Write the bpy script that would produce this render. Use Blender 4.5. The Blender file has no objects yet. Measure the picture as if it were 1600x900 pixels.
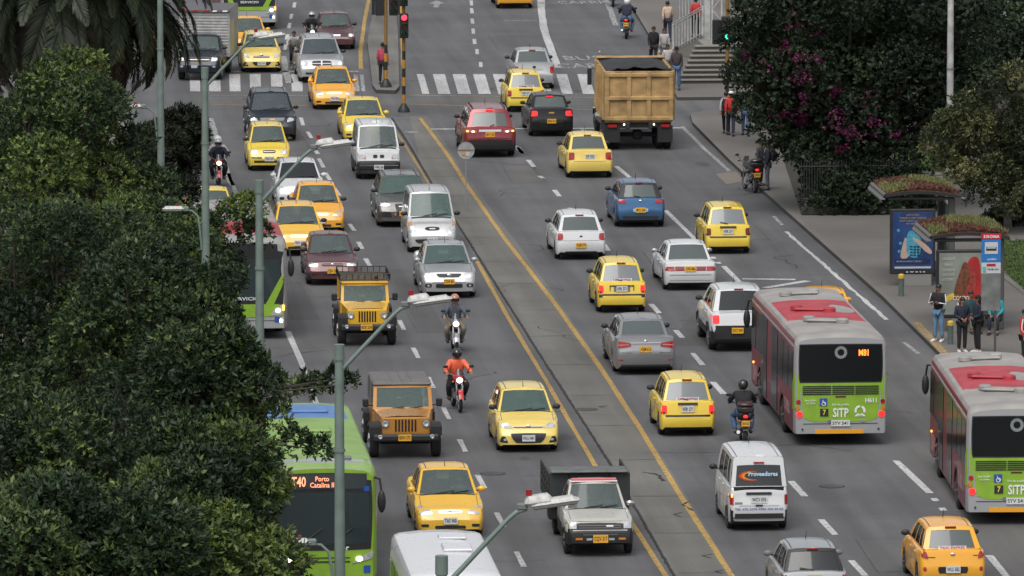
import bpy, bmesh, math, random
import numpy as np
from mathutils import Vector, Matrix
from mathutils.bvhtree import BVHTree
S = bpy.context.scene
COL = S.collection
R = math.radians
rnd = random.Random(7)
# ---------------------------------------------------------------- camera: long lens from a footbridge, road runs along +Y
CAM_H, FOC, HOR, VPX = 28.2, 11500.0, -969.0, -120.0
PITCH = math.atan((450-HOR)/FOC)
YAW = math.atan((800-VPX)/math.hypot(FOC, 450-HOR))
cam = bpy.data.cameras.new('camera')
cam.sensor_width = 36; cam.lens = 36*FOC/1600; cam.clip_start = 1; cam.clip_end = 5000
camo = bpy.data.objects.new('camera', cam); COL.objects.link(camo)
camo.location = (0, 0, CAM_H); camo.rotation_euler = (R(90)-PITCH, 0, -YAW)
S.camera = camo
# ---------------------------------------------------------------- overcast daylight
w = bpy.data.worlds.new('World'); S.world = w; w.use_nodes = True
nt = w.node_tree; nt.nodes.clear()
sky = nt.nodes.new('ShaderNodeTexSky'); sky.sky_type = 'NISHITA'; sky.sun_disc = False
SUN_EL, SUN_AZ = R(57), R(200)
sky.sun_elevation = SUN_EL; sky.sun_rotation = SUN_AZ; sky.dust_density = 4; sky.ozone_density = 1.0
hs = nt.nodes.new('ShaderNodeHueSaturation'); hs.inputs['Saturation'].default_value = .22
bg = nt.nodes.new('ShaderNodeBackground'); bg.inputs['Strength'].default_value = .15
wo = nt.nodes.new('ShaderNodeOutputWorld')
nt.links.new(sky.outputs[0], hs.inputs['Color']); nt.links.new(hs.outputs[0], bg.inputs['Color']); nt.links.new(bg.outputs[0], wo.inputs[0])
sl = bpy.data.lights.new('sun', 'SUN'); sl.energy = 1.3; sl.angle = R(40); sl.color = (1, .97, .93)
slo = bpy.data.objects.new('sun', sl); COL.objects.link(slo)
slo.rotation_euler = (R(90)-SUN_EL, 0, math.pi-SUN_AZ)
S.view_settings.view_transform = 'Standard'; S.view_settings.look = 'None'; S.view_settings.exposure = .02; S.view_settings.gamma = 1
S.cycles.max_bounces = 6; S.cycles.transparent_max_bounces = 8

def G(px, py, z=0.0):
    """point of the place at height z seen at photo position px,py"""
    f = Vector((math.sin(YAW)*math.cos(PITCH), math.cos(YAW)*math.cos(PITCH), -math.sin(PITCH)))
    r = Vector((math.cos(YAW), -math.sin(YAW), 0)); u = r.cross(f)
    d = f*FOC + r*(px-800) - u*(py-450)
    t = (z-CAM_H)/d.z
    return Vector((d.x*t, d.y*t, z))
# ---------------------------------------------------------------- materials
MATS = {}
def mat(name, col, rough=.6, metal=0., coat=0., emit=None, es=1., noise=0., nscale=3., alpha=None, spec=.5, bump=0., bscale=40.):
    if name in MATS: return MATS[name]
    m = bpy.data.materials.new(name); m.use_nodes = True; MATS[name] = m
    n = m.node_tree.nodes; L = m.node_tree.links; b = n['Principled BSDF']
    b.inputs['Base Color'].default_value = (*col, 1); b.inputs['Roughness'].default_value = rough
    b.inputs['Metallic'].default_value = metal; b.inputs['Coat Weight'].default_value = coat
    b.inputs['Coat Roughness'].default_value = .06; b.inputs['Specular IOR Level'].default_value = spec
    if emit: b.inputs['Emission Color'].default_value = (*emit, 1); b.inputs['Emission Strength'].default_value = es
    if noise or bump:
        tc = n.new('ShaderNodeTexCoord')
    if noise:
        t = n.new('ShaderNodeTexNoise'); t.inputs['Scale'].default_value = nscale; t.inputs['Detail'].default_value = 6
        L.new(tc.outputs['Object'], t.inputs['Vector'])
        mr = n.new('ShaderNodeMapRange'); mr.inputs[1].default_value = .3; mr.inputs[2].default_value = .7
        mr.inputs[3].default_value = 1-noise; mr.inputs[4].default_value = 1+noise*.6
        L.new(t.outputs['Fac'], mr.inputs[0])
        mx = n.new('ShaderNodeVectorMath'); mx.operation = 'SCALE'; mx.inputs[0].default_value = col
        L.new(mr.outputs[0], mx.inputs['Scale']); L.new(mx.outputs[0], b.inputs['Base Color'])
    if bump:
        t2 = n.new('ShaderNodeTexNoise'); t2.inputs['Scale'].default_value = bscale; L.new(tc.outputs['Object'], t2.inputs['Vector'])
        bp = n.new('ShaderNodeBump'); bp.inputs['Strength'].default_value = bump; bp.inputs['Distance'].default_value = .02
        L.new(t2.outputs['Fac'], bp.inputs['Height']); L.new(bp.outputs[0], b.inputs['Normal'])
    return m
def paint(name, col, metal=0., rough=.24, dust=.34, coat=.55):
    """car paint with a film of road dust towards the sills"""
    key = 'paint_'+name
    if key in MATS: return MATS[key]
    m = mat(key, col, rough, metal, coat)
    n = m.node_tree.nodes; L = m.node_tree.links; b = n['Principled BSDF']
    tc = n.new('ShaderNodeTexCoord'); t = n.new('ShaderNodeTexNoise'); t.inputs['Scale'].default_value = 2.3; t.inputs['Detail'].default_value = 7
    L.new(tc.outputs['Object'], t.inputs['Vector'])
    sp = n.new('ShaderNodeSeparateXYZ'); L.new(tc.outputs['Object'], sp.inputs[0])
    mr = n.new('ShaderNodeMapRange'); mr.inputs[1].default_value = .75; mr.inputs[2].default_value = .2; mr.inputs[3].default_value = .04; mr.inputs[4].default_value = dust
    L.new(sp.outputs[2], mr.inputs[0])
    mu = n.new('ShaderNodeMath'); mu.operation = 'MULTIPLY'; L.new(mr.outputs[0], mu.inputs[0]); L.new(t.outputs['Fac'], mu.inputs[1])
    mx = n.new('ShaderNodeMix'); mx.data_type = 'RGBA'; L.new(mu.outputs[0], mx.inputs['Factor'])
    mx.inputs['A'].default_value = (*col, 1); mx.inputs['B'].default_value = (.13, .115, .10, 1)
    L.new(mx.outputs['Result'], b.inputs['Base Color'])
    r2 = n.new('ShaderNodeMapRange'); r2.inputs[3].default_value = rough-.08; r2.inputs[4].default_value = rough+.22; L.new(t.outputs['Fac'], r2.inputs[0]); L.new(r2.outputs[0], b.inputs['Roughness'])
    return m
def glass(name, col, clear=.4, tint=(.5, .6, .58)):
    if name in MATS: return MATS[name]
    m = mat(name, col, .04, 0, 0, spec=.8)
    n = m.node_tree.nodes; L = m.node_tree.links; b = n['Principled BSDF']
    tr = n.new('ShaderNodeBsdfTransparent'); tr.inputs[0].default_value = (*tint, 1)
    mx = n.new('ShaderNodeMixShader'); mx.inputs[0].default_value = clear
    L.new(b.outputs[0], mx.inputs[1]); L.new(tr.outputs[0], mx.inputs[2]); L.new(mx.outputs[0], n['Material Output'].inputs[0])
    return m
BLACK = mat('black_plastic', (.018, .018, .02), .5, noise=.2)
TYRE = mat('tyre_rubber', (.015, .015, .016), .85, noise=.3, nscale=9)
RIM = mat('alloy_rim', (.32, .32, .33), .35, .8)
STEEL = mat('steel_rim', (.10, .10, .10), .5, .5)
CHROME = mat('chrome', (.7, .7, .7), .15, 1.)
GLASS = glass('windscreen_glass', (.15, .19, .185), .50)
GLASSR = glass('rear_glass_pale', (.135, .16, .16), .34); GLASSP = glass('rear_glass_bright', (.24, .26, .275), .25)
GLASSB = glass('windscreen_blue_grey', (.10, .125, .14), .42); GLASSD = glass('dark_glass', (.03, .034, .036), .25, (.3, .33, .33))
GLASSG = glass('green_glass', (.125, .195, .18), .48)
HEAD = mat('headlight_lens', (.52, .54, .55), .12, .3, .8, noise=.35, nscale=14)
HEADON = mat('headlight_lit', (.8, .78, .7), .2, emit=(1, .9, .68), es=3.5)
TAIL = mat('tail_light_red', (.36, .012, .014), .18, 0, .6, noise=.4, nscale=12)
TAILON = mat('tail_light_lit', (.6, .02, .02), .2, emit=(1, .03, .03), es=1.1)
AMBER = mat('amber_lens', (.6, .2, .02), .2, 0, .5)
AMBERON = mat('amber_lit', (.8, .35, .05), .2, emit=(1, .45, .06), es=2.5)
PLY = mat('plate_yellow', (.78, .40, .03), .45)
PLW = mat('plate_white', (.62, .63, .64), .45)
INK = mat('ink_black', (.02, .02, .02), .6)
WHT = mat('white_print', (.78, .78, .78), .5)
SEATM = mat('seat_cloth', (.085, .085, .09), .9, noise=.3)
DARK = mat('underbody_black', (.01, .01, .01), .9)
SEAM = mat('panel_gap_dark', (.03, .03, .03), .8)  # plain dark tone for the joints between body panels
GREY = mat('grey_plastic', (.16, .16, .165), .5)
# ---------------------------------------------------------------- mesh building
class MB:
    def __init__(s): s.v = []; s.f = []; s.m = []; s.mats = []
    def mi(s, m):
        if m not in s.mats: s.mats.append(m)
        return s.mats.index(m)
    def face(s, idx, m): s.f.append(tuple(idx)); s.m.append(s.mi(m))
    def add(s, pts): k = len(s.v); s.v += [tuple(p) for p in pts]; return k
    def poly(s, pts, m): k = s.add(pts); s.face(range(k, k+len(pts)), m)
    def box(s, c, d, m, rot=None, taper=1.0):
        k = len(s.v); c = Vector(c)
        for z in (-1, 1):
            t = taper if z > 0 else 1
            for x, y in ((-1, -1), (1, -1), (1, 1), (-1, 1)):
                p = Vector((x*d[0]/2*t, y*d[1]/2*t, z*d[2]/2))
                if rot is not None: p = rot @ p
                s.v.append(tuple(c+p))
        for q in ((3, 2, 1, 0), (4, 5, 6, 7), (0, 1, 5, 4), (1, 2, 6, 5), (2, 3, 7, 6), (3, 0, 4, 7)): s.face([k+i for i in q], m)
    def tube(s, pts, rad, m, n=8, cap=True):
        pts = [Vector(p) for p in pts]; rad = rad if isinstance(rad, (list, tuple)) else [rad]*len(pts)
        k = len(s.v); prev = None
        for i, p in enumerate(pts):
            t = (pts[min(i+1, len(pts)-1)]-pts[max(i-1, 0)]).normalized()
            if prev is None:
                a = t.cross(Vector((0, 0, 1)));
                if a.length < .01: a = t.cross(Vector((0, 1, 0)))
                a.normalize()
            else:
                a = prev - t*prev.dot(t); a.normalize()
            prev = a; b = t.cross(a)
            for j in range(n):
                an = 2*math.pi*j/n; s.v.append(tuple(p+(a*math.cos(an)+b*math.sin(an))*rad[i]))
        for i in range(len(pts)-1):
            for j in range(n): s.face((k+i*n+j, k+i*n+(j+1) % n, k+(i+1)*n+(j+1) % n, k+(i+1)*n+j), m)
        if cap:
            s.face([k+j for j in range(n)][::-1], m); s.face([k+(len(pts)-1)*n+j for j in range(n)], m)
    def lathe(s, prof, m, n=20, axis='x', c=(0, 0, 0)):
        """prof: list of (offset along axis, radius)"""
        k = len(s.v)
        for a, r in prof:
            for j in range(n):
                an = 2*math.pi*j/n; u, v = r*math.cos(an), r*math.sin(an)
                p = {'x': (a, u, v), 'y': (u, a, v), 'z': (u, v, a)}[axis]
                s.v.append((p[0]+c[0], p[1]+c[1], p[2]+c[2]))
        for i in range(len(prof)-1):
            for j in range(n): s.face((k+i*n+j, k+i*n+(j+1) % n, k+(i+1)*n+(j+1) % n, k+(i+1)*n+j), m)
    def grid(s, fn, nu, nv, m, mf=None):
        k = len(s.v)
        for j in range(nv+1):
            for i in range(nu+1): s.v.append(tuple(fn(i/nu, j/nv)))
        for j in range(nv):
            for i in range(nu):
                mm = m if mf is None else mf(i, j)
                if mm is None: continue
                a = k+j*(nu+1)+i; s.face((a, a+1, a+nu+2, a+nu+1), mm)
    def ball(s, c, r, m, nu=12, nv=8):
        c = Vector(c); r = Vector(r) if not isinstance(r, (int, float)) else Vector((r, r, r))
        s.grid(lambda u, v: c+Vector((r.x*math.cos(2*math.pi*u)*math.sin(math.pi*v), r.y*math.sin(2*math.pi*u)*math.sin(math.pi*v), -r.z*math.cos(math.pi*v))), nu, nv, m)
    def mesh(s, name, smooth=True, ang=35, merge=False):
        me = bpy.data.meshes.new(name); me.from_pydata(s.v, [], s.f)
        for m in s.mats: me.materials.append(m)
        me.polygons.foreach_set('material_index', s.m)
        bm = bmesh.new(); bm.from_mesh(me)
        if merge: bmesh.ops.remove_doubles(bm, verts=bm.verts, dist=.0008)
        bmesh.ops.recalc_face_normals(bm, faces=bm.faces) if merge != 'keep' else None
        bm.to_mesh(me); bm.free()
        me.polygons.foreach_set('use_smooth', [smooth]*len(me.polygons))
        if smooth: me.set_sharp_from_angle(angle=R(ang))
        me.update(); return me
    def build(s, name, parent=None, smooth=True, ang=35, merge=False, **kw):
        return link(name, s.mesh(name, smooth, ang, merge), parent, **kw)
def link(name, me, parent=None, loc=None, rot=None, kind=None, label=None, cat=None, group=None, scale=None):
    o = bpy.data.objects.new(name, me); COL.objects.link(o)
    if parent is not None: o.parent = parent
    if loc is not None: o.location = loc
    if rot is not None: o.rotation_euler = rot
    if scale is not None: o.scale = scale
    tag(o, label, cat, group, kind); return o
def tag(o, label=None, cat=None, group=None, kind=None):
    if label: o['label'] = label
    if cat: o['category'] = cat
    if group: o['group'] = group
    if kind: o['kind'] = kind
    return o
def thing(name, label, cat, loc=(0, 0, 0), rz=0, group=None):
    o = bpy.data.objects.new(name, None); COL.objects.link(o); o.location = loc; o.rotation_euler = (0, 0, rz); o.empty_display_size = .2
    return tag(o, label, cat, group)
def copy_tree(o, parent=None):
    c = o.copy(); COL.objects.link(c)
    if parent is not None: c.parent = parent
    for ch in list(KIDS(o)): copy_tree(ch, c)
    return c
def KIDS(o): return o.children
# ---------------------------------------------------------------- lettering
_tx = {}
def textmesh(s, mt, bold=0.):
    k = (s, mt.name, bold)
    if k in _tx: return _tx[k]
    cu = bpy.data.curves.new('t', 'FONT'); cu.body = s; cu.align_x = 'CENTER'; cu.align_y = 'CENTER'; cu.size = 1; cu.extrude = .01; cu.offset = bold; cu.resolution_u = 2; cu.space_line = .9
    o = bpy.data.objects.new('t', cu); COL.objects.link(o)
    dg = bpy.context.evaluated_depsgraph_get(); dg.update()
    me = bpy.data.meshes.new_from_object(o.evaluated_get(dg)); me.materials.clear(); me.materials.append(mt)
    bpy.data.objects.remove(o); bpy.data.curves.remove(cu)
    xs = [v.co.x for v in me.vertices]; _tx[k] = (me, max(xs)-min(xs) if xs else 1); return _tx[k]
def lettering(s, mt, parent, loc, width, side='F', height=None, bold=0., name='lettering', tilt=0):
    """side F reads from -Y, B reads from +Y, T lies flat"""
    me, wd = textmesh(s, mt, bold)
    k = width/wd; kz = k if height is None else height/.72
    rot = {'F': (R(90)-tilt, 0, 0), 'B': (R(90)-tilt, 0, math.pi), 'T': (0, 0, 0), 'L': (R(90), 0, -math.pi/2), 'Rt': (R(90), 0, math.pi/2)}[side]
    return link(name, me, parent, loc, rot, scale=(k, kz, .35))
# ---------------------------------------------------------------- ground, road, markings
def road_mat(name, col, paintcol=None, wear=.5, streak=True):
    m = mat(name, col, .82); n = m.node_tree.nodes; L = m.node_tree.links; b = n['Principled BSDF']
    tc = n.new('ShaderNodeTexCoord')
    def noise(scale, vec=(1, 1, 1), det=6):
        mp = n.new('ShaderNodeMapping'); mp.inputs['Scale'].default_value = vec; L.new(tc.outputs['Object'], mp.inputs[0])
        t = n.new('ShaderNodeTexNoise'); t.inputs['Scale'].default_value = scale; t.inputs['Detail'].default_value = det; L.new(mp.outputs[0], t.inputs['Vector']); return t.outputs['Fac']
    def rng(o, a, bb, c, d):
        r = n.new('ShaderNodeMapRange'); r.inputs[1].default_value = a; r.inputs[2].default_value = bb; r.inputs[3].default_value = c; r.inputs[4].default_value = d; L.new(o, r.inputs[0]); return r.outputs[0]
    def mul(a, bb):
        r = n.new('ShaderNodeMath'); r.operation = 'MULTIPLY'; L.new(a, r.inputs[0]); L.new(bb, r.inputs[1]); return r.outputs[0]
    f = mul(rng(noise(.22, det=5), .3, .7, .80, 1.16), rng(noise(18, det=3), .3, .7, .9, 1.1))
    if streak:
        f = mul(f, rng(noise(1.3, (1, .035, 1), 4), .3, .7, .76, 1.2))
        f = mul(f, rng(noise(.9, (1.4, .5, 1), 8), .58, .66, 1.0, .93))
        f = mul(f, rng(noise(.6, (.12, 1.6, 1), 6), .62, .7, 1.0, .9))
    if paintcol is not None:
        k = rng(noise(9, det=8), wear-.09, wear+.09, 0, 1)
        mx = n.new('ShaderNodeMix'); mx.data_type = 'RGBA'; L.new(k, mx.inputs['Factor']); mx.inputs['A'].default_value = (*paintcol, 1); mx.inputs['B'].default_value = (*col, 1)
        sc = n.new('ShaderNodeVectorMath'); sc.operation = 'SCALE'; L.new(mx.outputs['Result'], sc.inputs[0])
    else:
        sc = n.new('ShaderNodeVectorMath'); sc.operation = 'SCALE'; sc.inputs[0].default_value = col
    L.new(f, sc.inputs['Scale']); L.new(sc.outputs[0], b.inputs['Base Color'])
    bp = n.new('ShaderNodeBump'); bp.inputs['Strength'].default_value = .25; bp.inputs['Distance'].default_value = .01
    L.new(noise(60, det=2), bp.inputs['Height']); L.new(bp.outputs[0], b.inputs['Normal'])
    return m
ASPH = road_mat('asphalt', (.100, .101, .106))
ASPH2 = road_mat('asphalt_patch', (.084, .083, .085))
ASPH3 = road_mat('asphalt_patch_light', (.110, .108, .106))
CONC = road_mat('median_concrete', (.138, .134, .122))
PAVE = road_mat('pavement_concrete', (.135, .126, .117), streak=False)
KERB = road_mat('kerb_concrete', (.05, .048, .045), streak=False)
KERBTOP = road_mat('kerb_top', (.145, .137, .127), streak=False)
WPAINT = road_mat('white_road_paint', (.16, .16, .16), (.50, .50, .50), .585)
WPAINT2 = road_mat('white_road_paint_worn', (.12, .12, .12), (.42, .42, .42), .5)
YPAINT = road_mat('yellow_road_paint', (.15, .12, .07), (.44, .28, .075), .575)
YPAINT2 = road_mat('yellow_road_paint_worn', (.14, .12, .09), (.36, .24, .09), .52)
GAP = road_mat('gap_dark', (.022, .022, .022), streak=False)  # flat dark tone for the median edge line, joints and cracks
STAIN = road_mat('oil_grime', (.07, .07, .072))
def sheet(name, pts, z, m, nd=1):
    b = MB(); b.poly([(p[0], p[1], z) for p in pts], m); return b.build(name, None, smooth=False, kind='structure')
def P(*a): return [tuple(G(x, y)[:2]) for x, y in a]
sheet('ground', [(-1500, -300), (1500, -300), (1500, 2500), (-1500, 2500)], -.03, road_mat('earth', (.09, .085, .07), streak=False))
sheet('road', [(-12, 60), (70, 60), (70, 460), (-12, 460)], 0, ASPH)
def slab(name, pts, h, top, side, kerbw=.22, z0=-.02):
    """raised slab: kerb rim along its edge, paving inside"""
    b = MB(); n = len(pts); c = Vector((sum(p[0] for p in pts)/n, sum(p[1] for p in pts)/n))
    k = b.add([(p[0], p[1], z0) for p in pts]+[(p[0], p[1], h) for p in pts])
    for i in range(n): b.face((k+i, k+(i+1) % n, k+n+(i+1) % n, k+n+i), side)
    inn = []
    for i in range(n):
        a, p, q = Vector(pts[i-1][:2]), Vector(pts[i][:2]), Vector(pts[(i+1) % n][:2])
        d1 = (p-a).normalized(); d2 = (q-p).normalized(); nn = Vector((-(d1+d2).y, (d1+d2).x))
        nn = nn.normalized() if nn.length > .01 else Vector((-d1.y, d1.x))
        inn.append(p+nn*kerbw/max(.5, abs(nn.dot(Vector((-d1.y, d1.x))))))
    kk = b.add([(p.x, p.y, h) for p in inn])
    for i in range(n): b.face((k+n+i, k+n+(i+1) % n, kk+(i+1) % n, kk+i), KERBTOP)
    b.face(range(kk, kk+n), top)
    return b.build(name, None, smooth=False, kind='structure')
# right pavement (counter-clockwise), left pavement, far-right pavement past the side street, median islands
kerbR = P((1470, 560), (1380, 470), (1290, 390), (1200, 310), (1140, 255), (1082, 196))
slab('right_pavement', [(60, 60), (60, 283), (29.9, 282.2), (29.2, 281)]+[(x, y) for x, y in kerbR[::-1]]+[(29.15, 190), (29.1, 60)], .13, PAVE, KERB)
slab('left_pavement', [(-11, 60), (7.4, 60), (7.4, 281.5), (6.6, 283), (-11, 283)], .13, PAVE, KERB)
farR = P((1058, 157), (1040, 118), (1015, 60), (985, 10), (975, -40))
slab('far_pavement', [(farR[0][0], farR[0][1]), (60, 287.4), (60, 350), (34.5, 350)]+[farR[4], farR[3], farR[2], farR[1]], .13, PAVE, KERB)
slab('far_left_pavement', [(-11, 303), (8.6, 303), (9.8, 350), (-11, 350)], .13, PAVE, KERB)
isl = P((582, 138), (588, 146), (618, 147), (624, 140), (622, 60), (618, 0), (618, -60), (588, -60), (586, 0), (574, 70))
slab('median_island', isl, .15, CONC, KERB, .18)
sheet('median_strip', P((640, 182), (668, 180))[::1] + [(19.03, 262), (19.2, 241), (19.25, 225), (19.25, 210), (19.15, 190), (18.95, 172), (18.9, 60)] + [(17.35, 60), (17.45, 172), (17.6, 190), (17.55, 226), (17.6, 262)], .004, CONC)
def stripe(name, pts, w, m, z=.008, jag=0., step=2.0):
    """painted line following points (x,y), ragged edges"""
    b = MB(); Q = []
    pts = [Vector(p[:2]) for p in pts]
    for a, c in zip(pts, pts[1:]):
        k = max(1, int((c-a).length/step))
        for i in range(k): Q.append(a.lerp(c, i/k))
    Q.append(pts[-1]); v = []
    for i, p in enumerate(Q):
        t = (Q[min(i+1, len(Q)-1)]-Q[max(i-1, 0)]).normalized(); nn = Vector((t.y, -t.x))
        v += [p+nn*(w/2+rnd.uniform(-jag, jag)), p-nn*(w/2+rnd.uniform(-jag, jag))]
    k = b.add([(p.x, p.y, z) for p in v])
    for i in range(len(Q)-1): b.face((k+2*i, k+2*i+2, k+2*i+3, k+2*i+1), m)
    return b.build(name, None, smooth=False, kind='structure')
# asphalt repairs and joints
for q in ([(600, 420), (640, 420), (700, 520), (650, 520)], [(870, 790), (1060, 790), (1100, 860), (880, 860)],
          [(430, 440), (470, 440), (500, 500), (455, 500)], [(1100, 470), (1165, 470), (1120, 540), (1040, 540)]):
    sheet('asphalt_patch', P(*q), .003, ASPH2)
sheet('cross_street_strip', P((300, 152), (1130, 156), (1140, 166), (300, 163)), .003, ASPH3)
sheet('bus_bay_concrete', [(25.6, 150), (28.95, 150), (28.95, 215), (25.6, 215)], .0025, ASPH3)
stripe('yellow_line', P((657, 185), (700, 243), (730, 290), (790, 375), (860, 465), (935, 570), (1000, 670), (1060, 770), (1140, 895)) + [(18.8, 150)], .15, YPAINT, jag=.008)
stripe('yellow_line', P((612, 195), (655, 262), (700, 335)) , .12, YPAINT2, jag=.01)
stripe('yellow_line', P((745, 408), (790, 490), (850, 590), (930, 728), (1040, 900)) + [(17.25, 150)], .13, YPAINT, jag=.008)
stripe('yellow_line', P((580, -20), (570, 30), (563, 80), (564, 108)), .17, YPAINT, jag=.01)
stripe('yellow_line', P((625, -20), (628, 60), (631, 120)), .14, YPAINT, jag=.01)
for a, bb, w_ in (((330, 164), (480, 165), .3), ((640, 163), (800, 168), .3), ((640, 149), (1000, 154), .25), ((330, 149), (560, 150), .2), ((880, 171), (935, 172), .22)):
    stripe('yellow_line', P(a, bb), w_, YPAINT2, jag=.05)
g_ = P((612, 185), (640, 228), (676, 290), (737, 385), (784, 460), (850, 565), (950, 720), (1050, 895)) + [(17.35, 150)]
stripe('gutter', g_, .085, GAP, .009, jag=.014, step=.22)
stripe('gutter_lip', [(x+.10, y) for x, y in g_], .05, KERBTOP, .0075, jag=.008, step=.8)
for i in range(16): # joints across the median slab
    y = 172+i*6.3+rnd.uniform(-.3, .3)
    stripe('slab_joint', [(17.66, y), (18.98, y+rnd.uniform(-.1, .1))], .035, GAP, .0085, jag=.012, step=.2)
for x, y, l in ((19.1, 183.5, 1.6), (18.7, 181.6, .7), (18.8, 172.6, .5), (18.75, 175, .6), (18.6, 201, .4)):
    stripe('crack', [(x, y), (x-.25, y-l*.4), (x-.1, y-l)], .05, GAP, .0095, jag=.025, step=.15)
stripe('crack', P((1005, 738), (1028, 742), (1036, 752)), .09, GAP, .0095, jag=.05, step=.12)
for x, y0, y1 in ((14.5, 150, 262), (21.6, 150, 240), (25.75, 150, 262), (11.0, 180, 260)): stripe('road_seam', [(x+.05*math.sin(y*.13), y) for y in range(y0, y1, 3)], .035, ASPH3, .0045, jag=.012, step=1.)
r3 = random.Random(9)
for k in range(46): # wandering hairline cracks
    x, y = r3.uniform(8, 28.5), r3.uniform(165, 330); pts = [(x, y)]; a = r3.choice((0, 1.57))+r3.gauss(0, .3)
    for _ in range(r3.randint(4, 10)): a += r3.gauss(0, .45); x += math.sin(a)*.45; y += math.cos(a)*.45; pts.append((x, y))
    stripe('crack', pts, .03, GAP, .0055, jag=.010, step=.2)
for k in range(26): # oil drips and old tar spots
    x, y = r3.uniform(8, 28), r3.uniform(165, 330); rr_ = r3.uniform(.12, .5)
    sheet('oil_stain', [(x+rr_*math.cos(i*.628)*r3.uniform(.6, 1.1), y+rr_*2.6*math.sin(i*.628)*r3.uniform(.7, 1.1)) for i in range(10)], .0035, STAIN)
for x0, y0, w_, l_ in ((11.2, 226, 1.6, 7), (15.5, 181, 1.8, 6), (23.0, 228, 1.5, 9), (22.4, 172, 2.0, 5), (26.2, 240, 1.4, 8), (12, 268, 2, 7), (24, 309, 2.5, 8), (20.5, 258, 1.2, 6)):
    q_ = [(x0, y0), (x0+w_, y0+.2), (x0+w_-.1, y0+l_), (x0+.1, y0+l_)]; sheet('asphalt_patch', q_, .0028, ASPH2 if int(y0) % 2 else ASPH3); stripe('patch_edge', q_+[q_[0]], .04, STAIN, .0048, jag=.012, step=.5)
W = []
stripe('white_line', P((330, 185), (345, 240), (362, 290)), .2, WPAINT2, jag=.02)
stripe('white_line', [(10.62, 262), (10.6, 240), (10.6, 221)], .12, WPAINT2, jag=.02)
stripe('white_line', P((450, 518), (480, 590), (512, 680)), .17, WPAINT, jag=.02)
stripe('white_line', P((443, 88), (446, 110), (452, 130)), .28, WPAINT2, jag=.03)
stripe('stop_line', P((340, 112), (560, 112)), .5, WPAINT2, jag=.04)
stripe('stop_line', P((672, 202), (1066, 200)), .32, WPAINT, jag=.02)
def dash(x, y0, y1, w=.14, m=None): stripe('lane_dash', [(x, y0), (x, y1)], w, m or WPAINT, jag=.01, step=.7)
for y in (193.7, 187.2, 180.8, 174.6, 168.5, 162.5, 199.9, 206.2, 212.6, 219): dash(14.06, y-1.15, y+1.15)
for a, c in (((470, 184), (474, 196)), ((481, 206), (487, 216)), ((490, 232), (497, 241)), ((498, 248), (506, 262)), ((508, 270), (516, 282)), ((522, 294), (530, 306)), ((546, 350), (554, 361)), ((560, 378), (566, 389)), ((571, 404), (579, 417))):
    stripe('lane_dash', P(a, c), .15, WPAINT, jag=.01)
for a, c in (((810, 230), (816, 240)), ((825, 250), (834, 261)), ((843, 275), (849, 279)), ((866, 297), (874, 307)), ((890, 325), (901, 335)), ((944, 382), (950, 392)), ((1017, 475), (1030, 490)), ((1056, 516), (1066, 528)), ((1082, 552), (1098, 571)), ((1114, 597), (1131, 616)), ((1236, 752), (1258, 776)), ((1283, 812), (1305, 836)), ((1330, 876), (1352, 900)), ((938, 368), (941, 376))):
    stripe('lane_dash', P(a, c), .17, WPAINT, jag=.012)
for y in (5, 17, 33, 49, 65, 81, 101): # dashes beyond the crossing
    x = np.interp(y, [0, 20, 40, 65, 85, 105], [736, 737, 738, 741, 746, 752])
    stripe('lane_dash', P((x, y-4), (x+.8, y+4)), .15, WPAINT, jag=.01)
for y in (8, 26, 40, 58, 74):
    x = np.interp(y, [0, 20, 60, 90], [463, 457, 449, 444]); stripe('lane_dash', P((x, y-4), (x-1.5, y+4)), .15, WPAINT, jag=.01)
stripe('white_line', P((845, -10), (846, 20), (850, 45), (858, 70), (866, 90), (872, 106)), .32, WPAINT, jag=.02)
stripe('white_line', P((835, 5), (880, 5)), .25, WPAINT2, jag=.03); stripe('white_line', P((788, 32), (838, 32)), .25, WPAINT2, jag=.03)
for a, c, w_ in (((911, 203), (922, 214), .2), ((963, 260), (988, 281), .17), ((1040, 329), (1092, 380), .17), ((1130, 416), (1163, 449), .17), ((1400, 720), (1453, 771), .19), ((1545, 868), (1578, 908), .19), ((805, 228), (817, 240), .17)):
    stripe('white_line', P(a, c), w_, WPAINT, jag=.012)
for p in ((1098, 387), (1106, 395), (1114, 403), (1122, 411), (1461, 781), (1473, 796), (1487, 810)):
    a = Vector(P(p)[0]); stripe('lane_dash', [(a.x-.09, a.y), (a.x+.09, a.y)], .5, WPAINT, jag=.01)
stripe('white_line', P((1160, 436), (1243, 437)), .3, WPAINT, jag=.02); stripe('white_line', P((1195, 450), (1262, 439)), .3, WPAINT, jag=.02)
stripe('white_line', P((1066, 198), (1100, 232), (1140, 268)), .15, WPAINT2, jag=.02)
stripe('white_line', P((1228, 362), (1300, 425), (1386, 500)), .13, WPAINT, jag=.03, step=.5)
stripe('white_line', P((1208, 338), (1222, 352)), .12, WPAINT2, jag=.03)
stripe('white_line', P((1413, 535), (1436, 553)), .12, WPAINT2, jag=.03)
stripe('white_line', P((1072, 52), (1060, 0)), .15, WPAINT2, jag=.02) if False else None
stripe('white_line', P((948, 0), (962, 40)), .25, WPAINT2, jag=.03)
sheet('spilt_cement', P((1118, 272), (1150, 268), (1165, 282), (1135, 288)), .004, road_mat('cement_stain', (.17, .15, .12), streak=False))
cwb = [(660, 671), (685, 704), (716, 736), (748, 767), (779, 798), (812, 831), (845, 863), (878, 895), (911, 929)]
for i, (a, c) in enumerate(cwb): sheet('zebra_bar', P((a, 147), (c, 147), (c-9, 116), (a-9, 116)), .008, WPAINT)
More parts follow.
